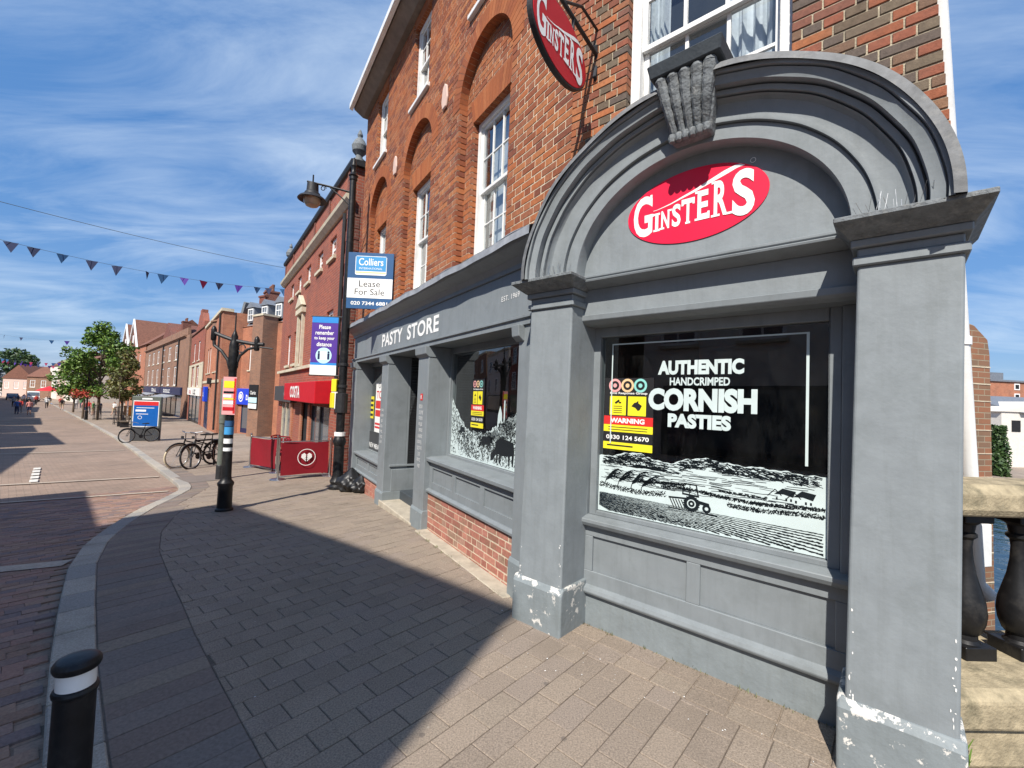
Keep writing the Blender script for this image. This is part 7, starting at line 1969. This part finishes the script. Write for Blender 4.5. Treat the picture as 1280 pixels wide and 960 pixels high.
# ---- people far down the street
def person_mesh(pose, seed):
    R_ = random.Random(seed)
    st = pose
    J = {'pel': (0, 0, 0.95), 'chest': (0, 0.01, 1.28), 'neck': (0, 0, 1.47), 'head0': (0, 0.01, 1.56), 'head1': (0, 0.015, 1.68),
         'hl': (-0.09, 0, 0.90), 'kl': (-0.10, st * 0.22, 0.50), 'al': (-0.10, st * 0.16 - abs(st) * 0.05, 0.08), 'tl': (-0.10, st * 0.16 + 0.14, 0.03),
         'hr': (0.09, 0, 0.90), 'kr': (0.10, -st * 0.10, 0.50), 'ar': (0.10, -st * 0.36, 0.12), 'tr': (0.10, -st * 0.36 + 0.14, 0.04),
         'sl': (-0.18, 0, 1.40), 'el': (-0.24, -st * 0.18, 1.14), 'wl': (-0.24, -st * 0.18 + 0.10, 0.90), 'fl': (-0.23, -st * 0.18 + 0.14, 0.80),
         'sr': (0.18, 0, 1.40), 'er': (0.24, st * 0.18, 1.14), 'wr': (0.24, st * 0.18 + 0.10, 0.90), 'fr': (0.23, st * 0.18 + 0.14, 0.80)}
    E_ = [('pel', 'chest'), ('chest', 'neck'), ('neck', 'head0'), ('head0', 'head1'), ('pel', 'hl'), ('hl', 'kl'), ('kl', 'al'), ('al', 'tl'), ('pel', 'hr'), ('hr', 'kr'), ('kr', 'ar'), ('ar', 'tr'),
          ('chest', 'sl'), ('sl', 'el'), ('el', 'wl'), ('wl', 'fl'), ('chest', 'sr'), ('sr', 'er'), ('er', 'wr'), ('wr', 'fr')]
    rad = dict(pel=0.15, chest=0.155, neck=0.058, head0=0.09, head1=0.095, hl=0.10, kl=0.065, al=0.045, tl=0.035, hr=0.10, kr=0.065, ar=0.045, tr=0.035, sl=0.065, el=0.045, wl=0.033, fl=0.03, sr=0.065, er=0.045, wr=0.033, fr=0.03)
    ks = list(J); me = bpy.data.meshes.new('person'); me.from_pydata([J[k] for k in ks], [(ks.index(a), ks.index(b)) for a, b in E_], [])
    o = bpy.data.objects.new('tmp', me); COL.objects.link(o)
    md = o.modifiers.new('s', 'SKIN')
    for i, k in enumerate(ks): me.skin_vertices[0].data[i].radius = (rad[k], rad[k] * (0.75 if k in ('pel', 'chest') else 1)); me.skin_vertices[0].data[i].use_root = (k == 'pel')
    s2 = o.modifiers.new('d', 'SUBSURF'); s2.levels = 1; s2.render_levels = 1
    dg = bpy.context.evaluated_depsgraph_get(); ev = o.evaluated_get(dg); out = bpy.data.meshes.new_from_object(ev)
    bpy.data.objects.remove(o)
    return out
base_meshes = [person_mesh(0.9, 1), person_mesh(0.15, 2), person_mesh(-0.8, 3)]
cl = {}
for nm, c in (('black', (0.02, 0.02, 0.022)), ('white', (0.7, 0.7, 0.68)), ('red', (0.5, 0.05, 0.04)), ('blue', (0.04, 0.10, 0.30)), ('pink', (0.62, 0.25, 0.22)), ('green', (0.10, 0.25, 0.10)), ('grey', (0.22, 0.22, 0.24)), ('navy', (0.03, 0.04, 0.09)), ('tan', (0.42, 0.32, 0.2)), ('hair', (0.06, 0.035, 0.02))):
    cl[nm] = flat('cloth_' + nm, c, rough=0.9)
def person(x, y, rz, topc, legc, lab, var=0, short=False, s=1.0):
    me = base_meshes[var].copy(); me.materials.clear()
    for m_ in (M['skin'], cl[topc], cl[legc], cl['hair'], cl['black']): me.materials.append(m_)
    for p in me.polygons:
        z = p.center.z; ax = abs(p.center.x)
        if z > 1.62 or (z > 1.54 and p.center.y < -0.02): k = 3
        elif z > 1.46: k = 0
        elif ax > 0.19 and z < 1.12: k = 0 if short else 1
        elif z > 0.93: k = 1
        elif z > (0.50 if short else 0.1): k = 2
        elif z > 0.1: k = 0
        else: k = 4
        if ax > 0.19 and z < 0.86: k = 0
        p.material_index = k; p.use_smooth = True
    o = bpy.data.objects.new('person', me); COL.objects.link(o); o.location = gp(x, y); o.rotation_euler = (0, 0, rz); o.scale = (s, s, s)
    tag(o, lab, 'person', 'people walking down the street')
A_ = math.atan2(AX.y, AX.x) - math.pi / 2
for a in ((-55.5, 49.6, A_, 'blue', 'navy', 'person in blue top and dark trousers walking in the shade at far left', 0, False), (-58.5, 52.6, A_ + 3, 'red', 'grey', 'person in red top in the shade at far left', 2, False), (-54.0, 49.5, A_, 'pink', 'navy', 'person in pink top beside the one in blue in the shade', 1, True),
          (-70, 64.0, A_, 'black', 'black', 'person all in black walking in mid road', 0, False), (-70.5, 67.0, A_, 'white', 'black', 'person in white top and black trousers in mid road', 2, False), (-72, 70.5, A_ + 3.1, 'red', 'tan', 'person in red top in mid road beside the one in white', 1, True),
          (-64.5, 63.4, A_, 'black', 'tan', 'person in black jacket and bare legs near the road edge', 0, True), (-66.5, 67.5, A_, 'white', 'grey', 'person in white shirt just beyond the black jacket', 1, False), (-71, 73, A_ + 3, 'black', 'navy', 'person in dark clothes farther along the road edge', 2, False),
          (-52.2, 54.0, A_, 'pink', 'navy', 'person in pink top and navy shorts by the kerb line', 0, True), (-53.2, 55.6, A_ + 2.9, 'red', 'grey', 'person in red top behind the pink one by the kerb line', 2, False), (-49.2, 52.0, A_ + 1, 'green', 'tan', 'person in green top on the pavement by the lamp with baskets', 1, True),
          (-49.8, 53.4, A_, 'navy', 'navy', 'person in navy clothes beside the one in green', 0, False), (-47.8, 53.2, A_ + 2.5, 'white', 'tan', 'person in white top and shorts on the pavement under the tree', 2, True), (-80, 76, A_, 'white', 'blue', 'small distant person in white top and blue trousers', 1, False), (-84, 78, A_ + 3, 'red', 'black', 'smallest distant person in red top near the van', 0, False)):
    person(*a)
xs_ = [(-62, 55.5), (-75, 66.5), (-88, 79.5), (-86, 77), (-92, 85.5), (-95, 86), (-78, 74.5), (-69, 70.8)]
for k, (x, y) in enumerate(xs_):
    tc_ = ('tan', 'grey', 'white', 'navy', 'pink', 'blue', 'black', 'green')[k]
    person(x, y, A_ + (3 if k % 2 else 0), tc_, ('navy', 'black', 'tan', 'grey')[k % 4], 'distant person in %s top and %s trousers in the far street' % (tc_, ('navy', 'black', 'tan', 'grey')[k % 4]), k % 3, False)

# ---- white van and dark car, far down
def vehicle(x, y, rz, lab, cat, van=True, paint='white_paint'):
    r = thing('white_van' if van else 'dark_car', (0, 0, 0), lab, cat)
    if van: prof = [(-2.3, 0.35), (2.3, 0.35), (2.3, 1.0), (2.05, 1.15), (1.5, 1.95), (1.2, 2.1), (-2.25, 2.1), (-2.3, 1.9)]
    else: prof = [(-2.1, 0.3), (2.1, 0.3), (2.15, 0.7), (1.3, 0.9), (0.6, 1.4), (-1.1, 1.42), (-1.8, 0.95), (-2.1, 0.85)]
    q = MB(Fr((0, 0, 0), (1, 0, 0), (0, -1, 0))); q.prism(prof, -0.9, 0.9); q.build('body', M[paint], r, bevel=0.08, seg=3)
    for x_ in (-1.4, 1.4):
        for y_ in (-0.86, 0.86): q = MB(); q.lathe(V((x_, y_ - 0.1, 0.33)), [(0.001, 0), (0.33, 0.0), (0.33, 0.2), (0.001, 0.2)], 16, axis=(0, 1, 0)); q.build('wheel', M['rubber'], r)
    q = MB()
    if van: q.face([V((1.53, -0.78, 1.93)), V((1.53, 0.78, 1.93)), V((2.06, 0.78, 1.2)), V((2.06, -0.78, 1.2))])
    else: q.face([V((0.63, -0.7, 1.40)), V((0.63, 0.7, 1.40)), V((1.28, 0.75, 0.94)), V((1.28, -0.75, 0.94))])
    q.v = [p + V((0.03, 0, 0.02)) for p in q.v]; q.build('windscreen', M['far_glass'], r)
    for y_ in (-0.65, 0.65):
        q = MB(); q.box(2.27 if van else 2.12, 2.34 if van else 2.19, -y_ - 0.14, -y_ + 0.14, 0.68 if van else 0.55, 0.85 if van else 0.7); q.build('headlight', M['steel'], r)
    r.location = gp(x, y); r.rotation_euler = (0, 0, rz)
va = math.atan2(-AX.y, -AX.x)
vehicle(-103, 95, va, 'white van facing the viewer far down the street', 'van'); vehicle(-112, 99, va, 'dark car parked behind the white van', 'car', False, 'navy')

# ---- bunting and wires
def bunting(p, q_, n, lab, sag=0.35, size=0.34, seed=1, skip=()):
    p, q_ = V(p), V(q_); R_ = random.Random(seed)
    r = thing('bunting', p, lab, 'bunting')
    def at(u): return p + (q_ - p) * u - V((0, 0, 4 * sag * u * (1 - u)))
    m_ = MB(); m_.tube([at(i / 40) for i in range(41)], 0.005, 5); m_.build('cord', M['green_steel'], r)
    d = (q_ - p); d.z = 0; d.normalize()
    for i in range(n):
        u = (i + 0.5) / n + R_.uniform(-0.2, 0.2) / n
        if i in skip: continue
        a = at(u); s = size * R_.uniform(0.85, 1.1); tw = R_.uniform(-0.9, 0.9); e = (d * math.cos(tw) + V((-d.y, d.x, 0)) * math.sin(tw)) * s * 0.5
        sw = V((-d.y, d.x, 0)) * R_.uniform(-0.25, 0.25) * s
        m_ = MB(); m_.face([a - e, a + e, a + V((0, 0, -s)) + sw]); f = m_.build('flag', M[('banner_purple', 'cloth_navy', 'cloth_red2', 'agent_blue')[R_.randrange(4)]], r, fix=False)
    return r
flat('cloth_red2', (0.32, 0.025, 0.09), rough=0.8)
bunting(scr(-60, 284, 11.5), scr(362, 362, 20), 15, 'nearest string of purple and red triangular bunting across the street', 0.30, 0.30, 5)
bunting(scr(362, 362, 20.2), scr(440, 372, 10.7), 6, 'short string of bunting along the red brick house', 0.15, 0.26, 6)
bunting(scr(-30, 441, 62), scr(108, 452, 62), 15, 'far string of bunting low across the street', 0.7, 0.5, 7)
bunting(scr(-40, 410, 46), scr(130, 426, 48), 9, 'middle distance string of sparse bunting', 0.5, 0.42, 8, skip=(0, 1, 4))
bunting(scr(-30, 444, 75), scr(100, 458, 78), 18, 'farthest string of small bunting', 0.6, 0.5, 9)
w_ = MB(); a, b = scr(-60, 236, 11.5), scr(362, 336, 20)
w_.tube([a + (b - a) * (i / 30) - V((0, 0, 4 * 0.12 * i / 30 * (1 - i / 30))) for i in range(31)], 0.008, 5); o = w_.build('overhead_wire', M['green_steel']); tag(o, 'thin overhead wire crossing the sky above the bunting', 'wire')
